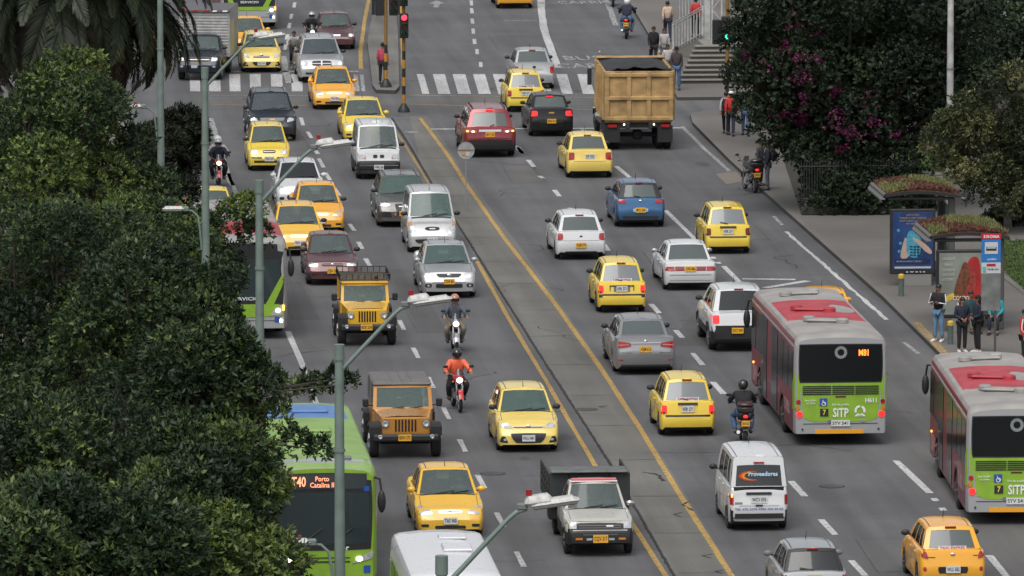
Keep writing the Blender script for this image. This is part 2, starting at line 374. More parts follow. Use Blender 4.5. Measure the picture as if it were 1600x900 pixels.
for a, c in [(297, 313), (327, 345), (359, 376), (391, 408), (424, 442), (456, 473), (488, 505), (520, 538)]: sheet('zebra_bar', P((a, 143), (c, 143), (c-1, 116), (a-1, 116)), .008, WPAINT)
for a, c in [(555, 562), (565, 571)]: sheet('zebra_bar', P((a, 143), (c, 143), (c-3, 117), (a-3, 117)), .008, WPAINT2)
def roadtext(s, px, py, wd, hg, m=None):
    me, tw = textmesh(s, m or WPAINT2, .01); p = G(px, py, .0)
    return link('road_lettering', me, None, (p.x, p.y, .006), (0, 0, 0), kind='structure', scale=(wd/tw, hg/.72, .2))
roadtext('CARRIL', 925, 103, 2.9, 2.0); roadtext('BUS', 910, 91, 1.6, 1.9); roadtext('CARRIL', 912, 4, 2.4, 1.6)
stripe('arrow_shaft', P((683, 6), (681, 12)), .25, WPAINT2); sheet('arrow_head', P((669, 6), (695, 6), (683, 1)), .008, WPAINT2)
stripe('white_line', P((636, 207), (650, 206)), .45, WPAINT2, jag=.05); stripe('white_line', P((300, 185), (314, 186)), .5, WPAINT2, jag=.05)
b = MB(); p = Vector(kerbR[0]); q = Vector(P((1425, 510))[0]); d = (q-p).normalized(); nn = Vector((d.y, -d.x))
b.poly([(*(p+nn*.0), .136), (*(q), .136), (*(q+nn*.24), .136), (*(p+nn*.24), .136)], YPAINT2); b.poly([(*(p-nn*.004), .02), (*(q-nn*.004), .02), (*(q-nn*.004), .136), (*(p-nn*.004), .136)], YPAINT2)
b.build('painted_kerb', None, smooth=False, kind='structure')
# manholes
for px, py in ((400, 480), (770, 740), (1300, 760), (915, 640), (560, 250)):
    b = MB(); c = G(px, py); b.lathe([(.006, .34), (.010, .30)], GAP, 20, 'z', (c.x, c.y, 0)); b.poly([(c.x+.3*math.cos(t*.314), c.y+.3*math.sin(t*.314), .0095) for t in range(20)], STAIN)
    b.build('manhole_cover', None, kind='structure')
# lawns and planted ground on the right
GRASS = mat('grass_blades', (.075, .12, .03), .8, noise=.45, nscale=2)
def grass(name, pts, label, n=16000, h=.07):
    xs = [p[0] for p in pts]; ys = [p[1] for p in pts]; rg = np.random.default_rng(3)
    def inside(x, y):
        c = np.zeros(len(x), bool); j = len(pts)-1
        for i in range(len(pts)):
            xi, yi = pts[i]; xj, yj = pts[j]; k = ((yi > y) != (yj > y)) & (x < (xj-xi)*(y-yi)/((yj-yi) or 1e-9)+xi); c ^= k; j = i
        return c
    X = rg.uniform(min(xs), max(xs), n); Y = rg.uniform(min(ys), max(ys), n); k = inside(X, Y); X, Y = X[k], Y[k]; n = len(X)
    a = rg.uniform(0, 6.28, n); w_ = rg.uniform(.02, .05, n); hh = rg.uniform(.5, 1.3, n)*h; lx, ly = rg.normal(0, .03, n), rg.normal(0, .03, n)
    v = np.stack([np.stack([X-np.cos(a)*w_, Y-np.sin(a)*w_, np.full(n, .13)], 1), np.stack([X+np.cos(a)*w_, Y+np.sin(a)*w_, np.full(n, .13)], 1), np.stack([X+lx, Y+ly, .13+hh], 1)], 1).reshape(-1, 3)
    b = MB(); b.v = []; me = bpy.data.meshes.new(name); me.from_pydata(v, [], np.arange(3*n).reshape(-1, 3).tolist()); me.materials.append(GRASS)
    return link(name, me, None, kind='stuff', label=label, cat='grass')
lawn1 = P((1560, 380), (1700, 385), (1700, 530), (1600, 460), (1570, 432)); lawn2 = P((1400, 245), (1480, 245), (1480, 275), (1395, 272))
for l_ in (lawn1, lawn2): sheet('lawn', l_, .134, road_mat('lawn_soil', (.06, .09, .025), streak=False))
grass('lawn_grass', lawn1, 'short green grass beside the bus shelter', 30000); grass('lawn_grass', lawn2, 'strip of grass behind the iron fence', 9000)
stripe('lawn_kerb', P((1560, 432), (1600, 463), (1640, 495)), .2, KERBTOP, .15); stripe('lawn_kerb', P((1440, 281), (1500, 278)), .25, KERB, .14)
sheet('dark_tree_bed', [(-11, 62), (5.6, 62), (5.6, 215), (-11, 215)], .136, road_mat('soil', (.03, .028, .02), streak=False))  # dark soil sheet added under the crowns so leaf gaps read dark
sheet('planted_soil', P((1250, 335), (1435, 335), (1445, 250), (1700, 240), (1700, 120), (1180, 120)), .138, road_mat('soil', (.035, .032, .025), streak=False))
sheet('path', P((1445, 282), (1520, 282), (1540, 345), (1470, 352)), .142, PAVE)
# ---------------------------------------------------------------- people (before the vehicles, so that evaluation stays quick)
def skin_mesh(vs, es, rs, sub=1):
    me = bpy.data.meshes.new('s'); me.from_pydata([tuple(v) for v in vs], es, []); o = bpy.data.objects.new('s', me); COL.objects.link(o)
    md = o.modifiers.new('k', 'SKIN'); md.use_smooth_shade = True
    for i, r in enumerate(rs): me.skin_vertices[0].data[i].radius = (r, r) if not isinstance(r, tuple) else r
    me.skin_vertices[0].data[0].use_root = True
    sb = o.modifiers.new('b', 'SUBSURF'); sb.levels = sub; sb.render_levels = sub
    dg = bpy.context.evaluated_depsgraph_get(); dg.update()
    r = bpy.data.meshes.new_from_object(o.evaluated_get(dg)); bpy.data.objects.remove(o); bpy.data.meshes.remove(me); return r
SK1 = mat('skin_tan', (.33, .17, .105), .55); SK2 = mat('skin_brown', (.22, .11, .065), .55)
HAIR = mat('hair_black', (.012, .010, .010), .5)
POSES = {
 'stand': dict(pel=(0, 0, .93), wai=(0, 0, 1.08), che=(0, 0, 1.27), nb=(0, .01, 1.43), sh=(.155, .01, 1.38), el=(.20, .03, 1.12), wr=(.20, -.05, .88), hip=(.09, 0, .88), kn=(.10, -.01, .49), an=(.10, .02, .09), he=0),
 'folded': dict(pel=(0, 0, .93), wai=(0, 0, 1.08), che=(0, 0, 1.27), nb=(0, .01, 1.43), sh=(.175, .01, 1.38), el=(.23, -.05, 1.13), wr=(-.04, -.22, 1.14), hip=(.09, 0, .88), kn=(.10, -.01, .49), an=(.12, .02, .09), he=0),
 'front': dict(pel=(0, 0, .93), wai=(0, 0, 1.08), che=(0, 0, 1.27), nb=(0, .01, 1.43), sh=(.17, .01, 1.38), el=(.22, .0, 1.12), wr=(.06, -.2, 1.04), hip=(.09, 0, .88), kn=(.09, -.01, .49), an=(.09, .02, .09), he=.1),
 'walk': dict(pel=(0, 0, .92), wai=(0, 0, 1.07), che=(0, -.02, 1.26), nb=(0, -.02, 1.42), sh=(.155, -.01, 1.37), el=(.20, .03, 1.12), wr=(.20, -.04, .88), hip=(.09, 0, .87), kn=(.09, -.01, .49), an=(.08, .02, .09), he=0, stride=.22),
 'ride': dict(pel=(0, .12, .86), wai=(0, .06, 1.00), che=(0, -.04, 1.19), nb=(0, -.08, 1.36), sh=(.185, -.08, 1.31), el=(.33, -.27, 1.10), wr=(.33, -.50, 1.07), hip=(.11, .08, .84), kn=(.25, -.30, .70), an=(.20, .02, .34), he=0),
 'sit': dict(pel=(0, .05, .50), wai=(0, .06, .66), che=(0, .03, .86), nb=(0, .02, 1.02), sh=(.175, .02, .97), el=(.22, -.04, .72), wr=(.12, -.26, .60), hip=(.1, .02, .48), kn=(.12, -.40, .48), an=(.12, -.38, .09), he=.1),
}
def person(label, loc, rz, pose='stand', h=1.70, top=None, legs=None, shoe=None, skin=SK1, hair=HAIR, helmet=None, visor=None, bag=None, cap=None, long_hair=False, stripe=None, group=None, bare_arm=False, cat='person', fat=1., turn=0.):
    p = POSES[pose]; k = h/1.70; V3 = lambda t, s=1: Vector((t[0]*s, t[1], t[2]))*k
    st = p.get('stride', 0)
    J = {n: V3(p[n]) for n in ('pel', 'wai', 'che', 'nb')}
    for s, t in ((1, 'L'), (-1, 'R')):
        for n in ('sh', 'el', 'wr', 'hip', 'kn', 'an'): J[n+t] = V3(p[n], s)
        if pose == 'folded' and t == 'R': J['wrR'] = Vector((.05, -.25, 1.18))*k
        if st:
            J['kn'+t].y -= s*st*.55; J['an'+t].y += -s*st+(.06 if s < 0 else 0); J['wr'+t].y += s*st*.8; J['el'+t].y += s*st*.25
    hd = J['nb']+Vector((0, -.015-p['he']*.06, .07))*k; hc = hd+Vector((0, -.01, .07))*k
    vs = [J['pel'], J['wai'], J['che'], J['nb'], hd, hc, hc+Vector((0, 0, .075))*k]; rs = [(.11, .08), (.10, .08), (.125, .08), (.056, .052), (.058, .062), (.078, .092), (.06, .07)]; es = [(0, 1), (1, 2), (2, 3), (3, 4), (4, 5), (5, 6)]
    def chain(root, pts, rr):
        a = root
        for q, r in zip(pts, rr): vs.append(q); rs.append(r); es.append((a, len(vs)-1)); a = len(vs)-1
        return a
    toe = {}
    for t in 'LR':
        d = (J['wr'+t]-J['el'+t]).normalized(); hb_ = J['wr'+t]+d*.055*k
        chain(2, [J['sh'+t], J['el'+t], J['wr'+t], hb_], [.050, .038, .026, (.036, .02)])
        toe[t] = J['an'+t]+(Vector((.02 if t == 'L' else -.02, -.15, -.05)) if pose != 'ride' else Vector((0, -.16, -.03)))*k
        chain(0, [J['hip'+t], J['kn'+t], J['an'+t], toe[t]], [.072, .048, .036, .03])
    rs = [((r[0]*k*fat, r[1]*k*fat) if isinstance(r, tuple) else r*k*fat) for r in rs]
    me = skin_mesh(vs, es, rs)
    # fingers, nose and ears grow out of the same mesh
    b = MB(); b.v = [tuple(v.co) for v in me.vertices]; b.f = [tuple(f.vertices) for f in me.polygons]; b.mats = [skin]; b.m = [0]*len(b.f)
    for t, s in (('L', 1), ('R', -1)):
        w_ = J['wr'+t]; d = (w_-J['el'+t]).normalized(); sd = d.cross(Vector((0, 1, 0)) if abs(d.y) < .8 else Vector((0, 0, 1))).normalized(); pn = d.cross(sd); c = w_+d*.07*k
        bend = pn*(.6 if pose in ('ride', 'front', 'sit') else .25)*(-1 if pn.z > 0 else 1)
        for i, ln in enumerate((.062, .075, .070, .055)):
            a = c+sd*(i-1.5)*.019*k; m1 = a+(d*.8+bend*.5)*ln*.5*k; b.tube([a, m1, m1+(d*.5+bend)*ln*.5*k], [.0095*k, .009*k, .007*k], skin, 5)
        a = w_+d*.03*k+sd*.03*k*s; b.tube([a, a+(sd*s*.6+d*.7)*.035*k, a+(sd*s*.4+d)*.06*k], [.012*k, .010*k, .008*k], skin, 5)
    if turn: pass
    b.tube([hc+Vector((0, -.088, .01))*k, hc+Vector((0, -.112, -.015))*k, hc+Vector((0, -.09, -.022))*k], [.008, .013, .008], skin, 6)
    for s in (1, -1): b.ball(hc+Vector((s*.08, .01, 0))*k, (.012, .022, .032), skin, 6, 5)
    me2 = b.mesh('person', ang=80)
    o = link('person', me2, None, loc, (0, 0, rz), label=label, cat=cat, group=group)
    e = MB()
    for s in (1, -1): e = MB(); e.ball(hc+Vector((s*.032, -.088, .022))*k, .011*k, INK, 6, 4); e.build('eye', o)
    e = MB(); e.box(hc+Vector((0, -.09, -.05))*k, (.045*k, .012, .012*k), mat('lips', (.25, .07, .06), .5)); e.build('mouth', o)
    if top:
        rs2 = [(.16, .13), (.16, .132), (.178, .145), (.085, .08)]; vv = [J['pel']+Vector((0, 0, -.02)), J['wai'], J['che'], J['nb']+Vector((0, 0, -.015))]; ee = [(0, 1), (1, 2), (2, 3)]
        for t in 'LR':
            n_ = len(vv); vv += [J['sh'+t], J['el'+t], J['wr'+t]-(J['wr'+t]-J['el'+t]).normalized()*.02]; rs2 += [.082, .062, .043]; ee += [(2, n_), (n_, n_+1), (n_+1, n_+2)]
        m = skin_mesh(vv, ee, [((r[0]*k*fat, r[1]*k*fat) if isinstance(r, tuple) else r*k*fat) for r in rs2]); m.materials.append(top); link('jacket', m, o)
    if legs:
        vv = [J['pel']]; rs2 = [(.145, .115)]; ee = []
        for t in 'LR':
            n_ = len(vv); vv += [J['hip'+t], J['kn'+t], J['an'+t]+Vector((0, 0, .02))]; rs2 += [.102, .072, .058]; ee += [(0, n_), (n_, n_+1), (n_+1, n_+2)]
        m = skin_mesh(vv, ee, [((r[0]*k*fat, r[1]*k*fat) if isinstance(r, tuple) else r*k*fat) for r in rs2]); m.materials.append(legs); link('trousers', m, o)
    for t in 'LR':
        q = MB(); a = J['an'+t]; f = toe[t]; q.tube([a+Vector((0, .07, -.055)), a+Vector((0, .03, -.035)), (a+f)/2+Vector((0, 0, -.02)), f+Vector((0, .0, -.012)), f+Vector((0, -.05, -.018))], [.03*k, .052*k, .05*k, .046*k, .025*k], shoe or BLACK, 10); q.build('shoe', o, ang=80)
    if helmet:
        q = MB(); q.ball(hc+Vector((0, .012, .03))*k, (.138*k, .158*k, .148*k), helmet, 16, 10); hm = q.build('helmet', o, ang=80)
        q = MB(); q.grid(lambda u, v: hc+Vector((.136*math.sin((u-.5)*2.2), .012-.164*math.cos((u-.5)*2.2), -.03+.085*v))*k, 8, 3, visor or mat('visor_dark', (.015, .015, .02), .08)); q.build('visor', hm)
    else:
        q = MB(); q.ball(hc+Vector((0, .022, .042))*k, (.088*k, .098*k, .088*k), hair, 12, 8)
        if long_hair: q.tube([hc+Vector((0, .05, .03))*k, hc+Vector((0, .075, -.08))*k, hc+Vector((0, .09, -.22))*k], [.085*k, .09*k, .05*k], hair, 10)
        q.build('hair', o, ang=80)
        if cap: q = MB(); q.ball(hc+Vector((0, .01, .07))*k, (.098*k, .11*k, .07*k), cap, 12, 7); q.box(hc+Vector((0, -.12, .06))*k, (.13*k, .09*k, .012), cap); q.build('cap', o, ang=80)
    if stripe:
        q = MB()
        for t, s in (('L', 1), ('R', -1)): q.tube([J['sh'+t]+Vector((s*.05, -.03, .03)), (J['sh'+t]+J['el'+t])/2+Vector((s*.058, -.02, 0)), J['el'+t]+Vector((s*.05, -.03, 0)), (J['el'+t]+J['wr'+t])/2+Vector((0, -.035, .03))], .016, stripe, 5)
        q.build('sleeve_stripe', o)
    if bag:
        c = J['che']+Vector((0, .20, -.06))*k; q = MB(); q.ball(c, (.16*k, .11*k, .23*k), bag, 12, 9); q.ball(c+Vector((0, .08, -.07))*k, (.11*k, .06*k, .11*k), bag, 10, 7)
        for s in (1, -1): q.tube([c+Vector((s*.1, 0, .17)), J['sh'+('L' if s > 0 else 'R')]+Vector((-s*.05, -.06, .06)), J['che']+Vector((s*.12, -.12, -.05)), c+Vector((s*.12, -.02, -.12))], .018, bag, 5)
        q.build('backpack', o, ang=80)
    return o
def cloth(n, c): return mat('cloth_'+n, c, .85, noise=.25, nscale=9)
DKC = cloth('black', (.014, .014, .017)); JEAN = cloth('denim', (.06, .12, .23)); JEANL = cloth('denim_light', (.12, .22, .33)); WSH = mat('white_trainers', (.6, .6, .6), .6); NVC = cloth('navy', (.018, .022, .04)); TEAL = cloth('teal', (.01, .27, .32)); REDC = cloth('red', (.50, .03, .03)); ORG = mat('rain_jacket_orange', (.85, .15, .07), .5, noise=.2, nscale=8); GRYC = cloth('grey', (.09, .10, .12)); BEI = cloth('beige', (.48, .36, .27)); PAL = cloth('pale', (.42, .40, .40)); KHA = cloth('khaki', (.22, .19, .15))
def at(px, py, z=0.13): p = G(px, py, z); return (p.x, p.y, z)
BS = 'people waiting at the bus stop'; PS = 'pedestrians on the pavements'
person('man in black jacket with white sleeve stripes, jeans and white trainers, arms folded', at(1466, 534), R(-35), 'folded', 1.72, DKC, JEANL, WSH, SK2, stripe=WHT, group=BS)
o = person('woman in dark jacket and black trousers, hands held in front, at the kerb', at(1503, 551), R(10), 'front', 1.64, NVC, DKC, WSH, SK1, long_hair=True, group=BS)
person('person in dark hooded jacket turned towards the woman at the bus stop', at(1527, 552), R(-75), 'front', 1.72, NVC, DKC, WSH, SK2, hair=DKC, long_hair=True, group=BS)
person('person in teal jacket sitting on the shelter bench', at(1556, 521), R(-20), 'sit', 1.65, TEAL, NVC, BLACK, SK1, group=BS)
person('dark haired person sitting under the nearer shelter, in dark green', at(1516, 519), R(15), 'sit', 1.65, cloth('dark_green', (.02, .07, .08)), KHA, BLACK, SK2, group=BS)
person('person in red, white and blue jacket cut by the right edge', at(1601, 574), R(60), 'stand', 1.7, REDC, DKC, BLACK, SK1, stripe=WHT, group=BS)
person('man in dark jacket with black backpack standing by the parked motorcycle', at(1199, 297), R(-100), 'stand', 1.72, NVC, GRYC, BLACK, SK2, bag=DKC, group=PS)
person('shorter dark haired person beside the man with the backpack', at(1188, 290), R(60), 'stand', 1.62, cloth('grey_dark', (.04, .04, .045)), DKC, BLACK, SK2, group=PS)
person('person in red top and dark trousers walking under the bougainvillea', at(1142, 212), R(175), 'walk', 1.68, REDC, NVC, BLACK, SK1, cap=WHT, group=PS)
person('person in light top and dark skirt left of the red top walker', at(1134, 209), R(170), 'walk', 1.6, PAL, DKC, BLACK, SK1, bag=DKC, group=PS)
person('person in blue jeans half hidden by the bougainvillea', at(1165, 212), R(178), 'walk', 1.7, GRYC, JEAN, BLACK, SK1, group=PS)
person('man in dark suit and pale shirt walking beyond the dump truck', at(1021, 106), R(5), 'walk', 1.74, DKC, DKC, BLACK, SK2, group=PS)
person('woman in pale blouse beside the man in the suit', at(1038, 104), R(-5), 'stand', 1.6, PAL, cloth('grey_skirt', (.2, .2, .2)), BLACK, SK1, long_hair=True, group=PS)
person('person with dark hair and patterned shirt at the corner behind the truck', at(1043, 130), R(10), 'stand', 1.6, PAL, DKC, BLACK, SK2, long_hair=True, group=PS)
person('man in dark waistcoat, cap and blue jeans right of the truck', at(1057, 141), R(-10), 'stand', 1.76, cloth('waistcoat', (.05, .04, .045)), JEAN, BLACK, SK2, cap=DKC, bag=None, group=PS)
person('man in beige jacket seen from behind beside the white railing', at(1043, 64), R(180), 'walk', 1.74, BEI, NVC, BLACK, SK2, group=PS)
person('person in red behind the white railing', at(1087, 58, .9), R(180), 'stand', 1.65, REDC, DKC, BLACK, SK1, group=PS)
person('person in pink and black jacket on the traffic island behind the signal pole', at(598, 132, .15), R(160), 'stand', 1.70, cloth('pink', (.5, .07, .12)), DKC, BLACK, SK2, group=PS)
q = MB(); 
# ---------------------------------------------------------------- motorcycles
def motorcycle(label, px, py, rz, col, lit=True, rear=False, box=None, plate=None, group='motorcycles', fair=True, z=0.):
    t = thing('motorcycle', label, 'motorcycle', group=group); ya, yb, r = -.68, .62, .30
    for y, w_ in ((ya, .09), (yb, .115)):
        b = MB(); b.lathe([(-w_/2, r*.8), (-w_*.4, r*.95), (0, r), (w_*.4, r*.95), (w_/2, r*.8), (w_*.3, r*.76), (-w_*.3, r*.76), (-w_/2, r*.8)], TYRE, 22, 'x', (0, y, r)); wl = b.build('wheel', t)
        b = MB(); b.lathe([(-.03, r*.76), (0, r*.70), (.03, r*.76)], GREY, 18, 'x', (0, y, r))
        for i in range(5): a = i*1.2566; b.tube([(0, y, r), (0, y+math.cos(a)*r*.74, r+math.sin(a)*r*.74)], .014, GREY, 5)
        b.lathe([(-.07, .001), (-.07, .06), (.07, .06), (.07, .001)], GREY, 12, 'x', (0, y, r)); b.lathe([(.05, .04), (.055, .13), (.06, .04)], CHROME, 14, 'x', (0, y, r)); b.build('rim', wl)
    for s in (1, -1): b = MB(); b.tube([(s*.08, ya, r), (s*.08, ya+.10, .62), (s*.075, ya+.20, .95)], [.022, .024, .02], CHROME, 8); b.build('fork', t)
    b = MB(); b.grid(lambda u, v: Vector(((u-.5)*.13, ya-math.cos(v*2.0+.3)*(r+.035)*1.0, r+math.sin(v*2.0+.3)*(r+.035)+.012*math.sin(math.pi*u))), 4, 8, col); b.build('front_fender', t)
    b = MB(); b.tube([(0, ya+.30, .78), (0, ya+.36, .86), (0, ya+.58, .90), (0, ya+.82, .80)], [.07, .13, .14, .07], col, 12); b.build('tank', t, ang=60)
    b = MB(); b.tube([(0, .12, .80), (0, .30, .80), (0, .62, .86), (0, .84, .90)], [.09, .12, .11, .06], BLACK, 10); b.build('seat', t, ang=60)
    b = MB(); rbox(b, (0, -.06, .46), (.26, .34, .32), GREY, .06); b.lathe([(-.16, .001), (-.16, .09), (.16, .09), (.16, .001)], GREY, 14, 'x', (0, .04, .42)); rbox(b, (0, -.2, .60), (.18, .16, .2), BLACK, .04); b.build('engine', t)
    b = MB()
    for s in (1, -1): b.tube([(s*.03, ya+.22, .90), (s*.11, -.15, .66), (s*.12, .2, .62), (s*.08, .75, .84)], .018, BLACK, 6); b.tube([(s*.07, .08, .42), (s*.08, yb, r)], .022, BLACK, 6)
    b.tube([(-.32, .06, .34), (.32, .06, .34)], .014, GREY, 5); b.build('frame', t)
    b = MB(); b.tube([(.11, -.22, .50), (.14, -.2, .28), (.16, .2, .28), (.18, .72, .40)], [.022, .025, .045, .05], CHROME, 10); b.build('exhaust', t, ang=60)
    b = MB(); b.tube([(-.36, ya+.42, 1.05), (-.26, ya+.32, 1.06), (-.10, ya+.22, .98), (.10, ya+.22, .98), (.26, ya+.32, 1.06), (.36, ya+.42, 1.05)], .013, GREY, 6); b.tube([(-.38, ya+.44, 1.05), (-.27, ya+.33, 1.06)], .02, BLACK, 6); b.tube([(.38, ya+.44, 1.05), (.27, ya+.33, 1.06)], .02, BLACK, 6); b.build('handlebar', t)
    for s in (1, -1):
        b = MB(); b.tube([(s*.24, ya+.30, 1.06), (s*.32, ya+.26, 1.22)], .009, BLACK, 5); b.ball((s*.36, ya+.25, 1.25), (.075, .02, .045), BLACK, 10, 6); b.build('mirror', t)
        b = MB(); b.ball((s*.17, ya+.14, .84), (.03, .03, .025), AMBER, 8, 5); b.ball((s*.16, .86, .72), (.03, .03, .025), AMBER, 8, 5); b.tube([(s*.05, ya+.17, .84), (s*.17, ya+.15, .84)], .008, BLACK, 4); b.build('indicator', t)
    if fair: b = MB(); rbox(b, (0, ya+.10, .92), (.24, .16, .26), col, .07, taper=.75); b.grid(lambda u, v: Vector(((u-.5)*(.24-.08*v), ya+.06+.12*v+.05*(2*u-1)**2, 1.02+.17*v)), 5, 3, glass('screen_smoke', (.06, .06, .07), .4)); b.build('fairing', t)
    b = MB(); b.ball((0, ya+.035, .89), (.088, .05, .078), HEADON if lit else HEAD, 14, 8); b.build('headlight', t)
    b = MB(); b.grid(lambda u, v: Vector(((u-.5)*.15, yb+.04+.27*v**.8, .74-.28*v+.1*(v<.1))), 3, 5, BLACK); b.build('rear_fender', t)
    b = MB(); b.ball((0, .90, .84), (.07, .03, .045), TAILON if rear else TAIL, 12, 6); b.build('tail_light', t)
    if plate is not None: b = MB(); b.box((0, .94, .66), (.22, .015, .15), PLY); q_ = b.build('number_plate', t, smooth=False); lettering(plate, INK, q_, (0, .95, .66), .18, 'B', .07, .01)
    if box: b = MB(); rbox(b, (0, .78, 1.02), (.44, .36, .18), BLACK, .05); rbox(b, (0, .78, 1.15), (.43, .36, .14), box, .06); b.build('top_box', t, ang=40)
    p = G(px, py, z); back = .98
    f = Vector((math.sin(rz), -math.cos(rz)))
    if rear: rz2 = rz+math.pi; off = Vector((-math.sin(rz), math.cos(rz)))*.92
    else: rz2 = rz; off = Vector((-math.sin(rz), math.cos(rz)))*.98
    t.location = (p.x+off.x, p.y+off.y, z); t.rotation_euler = (0, 0, rz2); return t
def rbox(b, c, d, m, r=.03, rot=None, taper=1.0):
    c = Vector(c); hx, hy, hz = d[0]/2, d[1]/2, d[2]/2; r = min(r, hx*.9, hy*.9, hz*.9); k = {}
    for sx in (-1, 1):
        for sy in (-1, 1):
            for sz in (-1, 1):
                t = taper if sz > 0 else 1
                for a in range(3):
                    p = [sx*(hx-r), sy*(hy-r), sz*(hz-r)]; p[a] = (sx*hx, sy*hy, sz*hz)[a]; p[0] *= t; p[1] *= t
                    p = Vector(p); p = rot @ p if rot is not None else p; k[sx, sy, sz, a] = b.add([c+p])
    F = b.face
    for s in (-1, 1):
        F([k[s, a, e, 0] for a, e in ((-1, -1), (1, -1), (1, 1), (-1, 1))], m); F([k[a, s, e, 1] for a, e in ((-1, -1), (1, -1), (1, 1), (-1, 1))], m); F([k[a, e, s, 2] for a, e in ((-1, -1), (1, -1), (1, 1), (-1, 1))], m)
        for t in (-1, 1):
            F([k[s, t, -1, 0], k[s, t, 1, 0], k[s, t, 1, 1], k[s, t, -1, 1]], m); F([k[s, -1, t, 0], k[s, 1, t, 0], k[s, 1, t, 2], k[s, -1, t, 2]], m); F([k[-1, s, t, 1], k[1, s, t, 1], k[1, s, t, 2], k[-1, s, t, 2]], m)
            for q in (-1, 1): F([k[s, t, q, 0], k[s, t, q, 1], k[s, t, q, 2]], m)
def rider(mt, label, back=0., **kw):
    a = mt.rotation_euler.z; l = mt.location+Vector((-math.sin(a)*back, math.cos(a)*back, 0.06 if back else 0))
    return person(label, tuple(l), a, 'ride', 1.74, group='riders on two wheels', fat=1.18, **kw)
BIKEK = mat('bike_black', (.02, .02, .022), .3, 0, .5); BIKER = mat('bike_red', (.45, .03, .03), .35, 0, .5); BIKES = mat('bike_silver', (.3, .3, .32), .3, .5); BIKEW = mat('bike_blue_grey', (.12, .15, .2), .35, .2)
HB = mat('helmet_black', (.02, .02, .022), .2, 0, .6); HC = mat('helmet_copper', (.45, .20, .13), .3, 0, .5, noise=.5, nscale=12); HS = mat('helmet_silver', (.4, .4, .42), .25, .2, .5); HW = mat('helmet_white', (.65, .65, .65), .3, 0, .5)
m = motorcycle('silver grey motorcycle with lit headlight between yellow off-roader and orange-clad rider', 714, 556, 0, BIKES); rider(m, 'rider in grey jacket, khaki trousers and copper helmet', top=GRYC, legs=KHA, helmet=HC)
m = motorcycle('red motorcycle ridden by the orange-clad rider', 721, 647, R(4), BIKER); rider(m, 'rider in bright orange rain jacket and black helmet', top=ORG, legs=DKC, helmet=HB)
m = motorcycle('black and red motorcycle with lit headlight on the left lane line beside the trees', 343, 296, 0, BIKER); rider(m, 'rider in navy jacket and silver helmet near the left trees', top=NVC, legs=DKC, helmet=HS); rider(m, 'pillion passenger in white helmet behind the navy rider', .36, top=PAL, legs=DKC, helmet=HW)
m = motorcycle('dark motorcycle mostly hidden behind the silver people carrier', 489, 84, 0, BIKEK); rider(m, 'rider in black with grey helmet beside the maroon saloon', top=DKC, legs=DKC, helmet=HS)
m = motorcycle('black motorcycle with dark red top box beside the middle bus', 1165, 700, R(-2), BIKEK, False, True, box=mat('topbox_wine', (.06, .02, .025), .35), plate='LKN 52C'); rider(m, 'rider in black jacket, jeans and black helmet seen from behind', top=DKC, legs=JEAN, helmet=HB)
m = motorcycle('police style motorcycle on the far right pavement edge with yellow plate', 978, 62, R(-8), BIKEW, False, True, plate='KDR 36', box=None); rider(m, 'rider in white helmet on the motorcycle at the far right kerb', top=NVC, legs=JEAN, helmet=HW)
m = motorcycle('dark motorcycle cut by the top edge beside the far kerb', 958, 12, R(-5), BIKEK, False, True, plate=''); rider(m, 'rider cut off by the top edge at the far kerb', top=DKC, legs=DKC, helmet=HB)
m = motorcycle('black motorcycle parked unattended at the right kerb with pale mirrors', 1183, 303, R(9), BIKEK, False, True, plate='SYE 81', box=BIKEK)
m.children[0]
def bicycle(label, px, py):
    t = thing('bicycle', label, 'bicycle'); r = .33
    for y in (-.52, .52):
        b = MB(); b.lathe([(-.02, r-.03), (0, r), (.02, r-.03), (0, r-.045), (-.02, r-.03)], TYRE, 24, 'x', (0, y, r)); wl = b.build('wheel', t); b = MB()
        for i in range(12): a = i*math.pi/6; b.tube([(0, y, r), (0, y+math.cos(a)*r*.9, r+math.sin(a)*r*.9)], .003, GREY, 3)
        o = b.build('spokes', wl); o['kind'] = 'stuff'
    f = mat('bike_frame', (.05, .06, .07), .4); b = MB(); b.tube([(0, .52, r), (0, .1, .30), (0, -.36, .78), (0, .22, .82), (0, .1, .30)], .018, f, 6); b.tube([(0, .52, r), (0, .22, .82), (0, .24, .92)], .015, f, 6); b.tube([(0, -.36, .78), (0, -.40, .98)], .017, f, 6)
    for s in (1, -1): b.tube([(s*.05, -.52, r), (s*.05, -.38, .72)], .012, f, 5)
    b.build('frame', t); b = MB(); b.tube([(-.29, -.36, 1.02), (-.2, -.42, 1.02), (0, -.44, 1.0), (.2, -.42, 1.02), (.29, -.36, 1.02)], .012, BLACK, 6); b.build('handlebar', t)
    b = MB(); rbox(b, (0, .24, .94), (.16, .26, .06), BLACK, .025, taper=.8); b.build('saddle', t)
    for s in (1, -1): b = MB(); rbox(b, (s*.15, .1-.1*s, .30+.12*s), (.1, .09, .03), BLACK, .01); b.tube([(s*.08, .1, .30), (s*.09, .1-.1*s, .30+.12*s)], .01, GREY, 5); b.build('pedal', t)
    p = G(px, py); t.location = (p.x, p.y+.85, 0); return t
m = bicycle('dark bicycle ridden beside the silver people carrier', 461, 113)
POSES['cycle'] = dict(pel=(0, .20, .98), wai=(0, .14, 1.12), che=(0, .02, 1.28), nb=(0, -.06, 1.42), sh=(.18, -.05, 1.38), el=(.30, -.20, 1.20), wr=(.27, -.36, 1.06), hip=(.1, .15, .95), kn=(.13, -.18, .72), an=(.13, .05, .36), he=0)
person('cyclist in grey vest and pale sleeves beside the silver people carrier', tuple(m.location), 0, 'cycle', 1.66, PAL, DKC, BLACK, SK2, group='riders on two wheels')
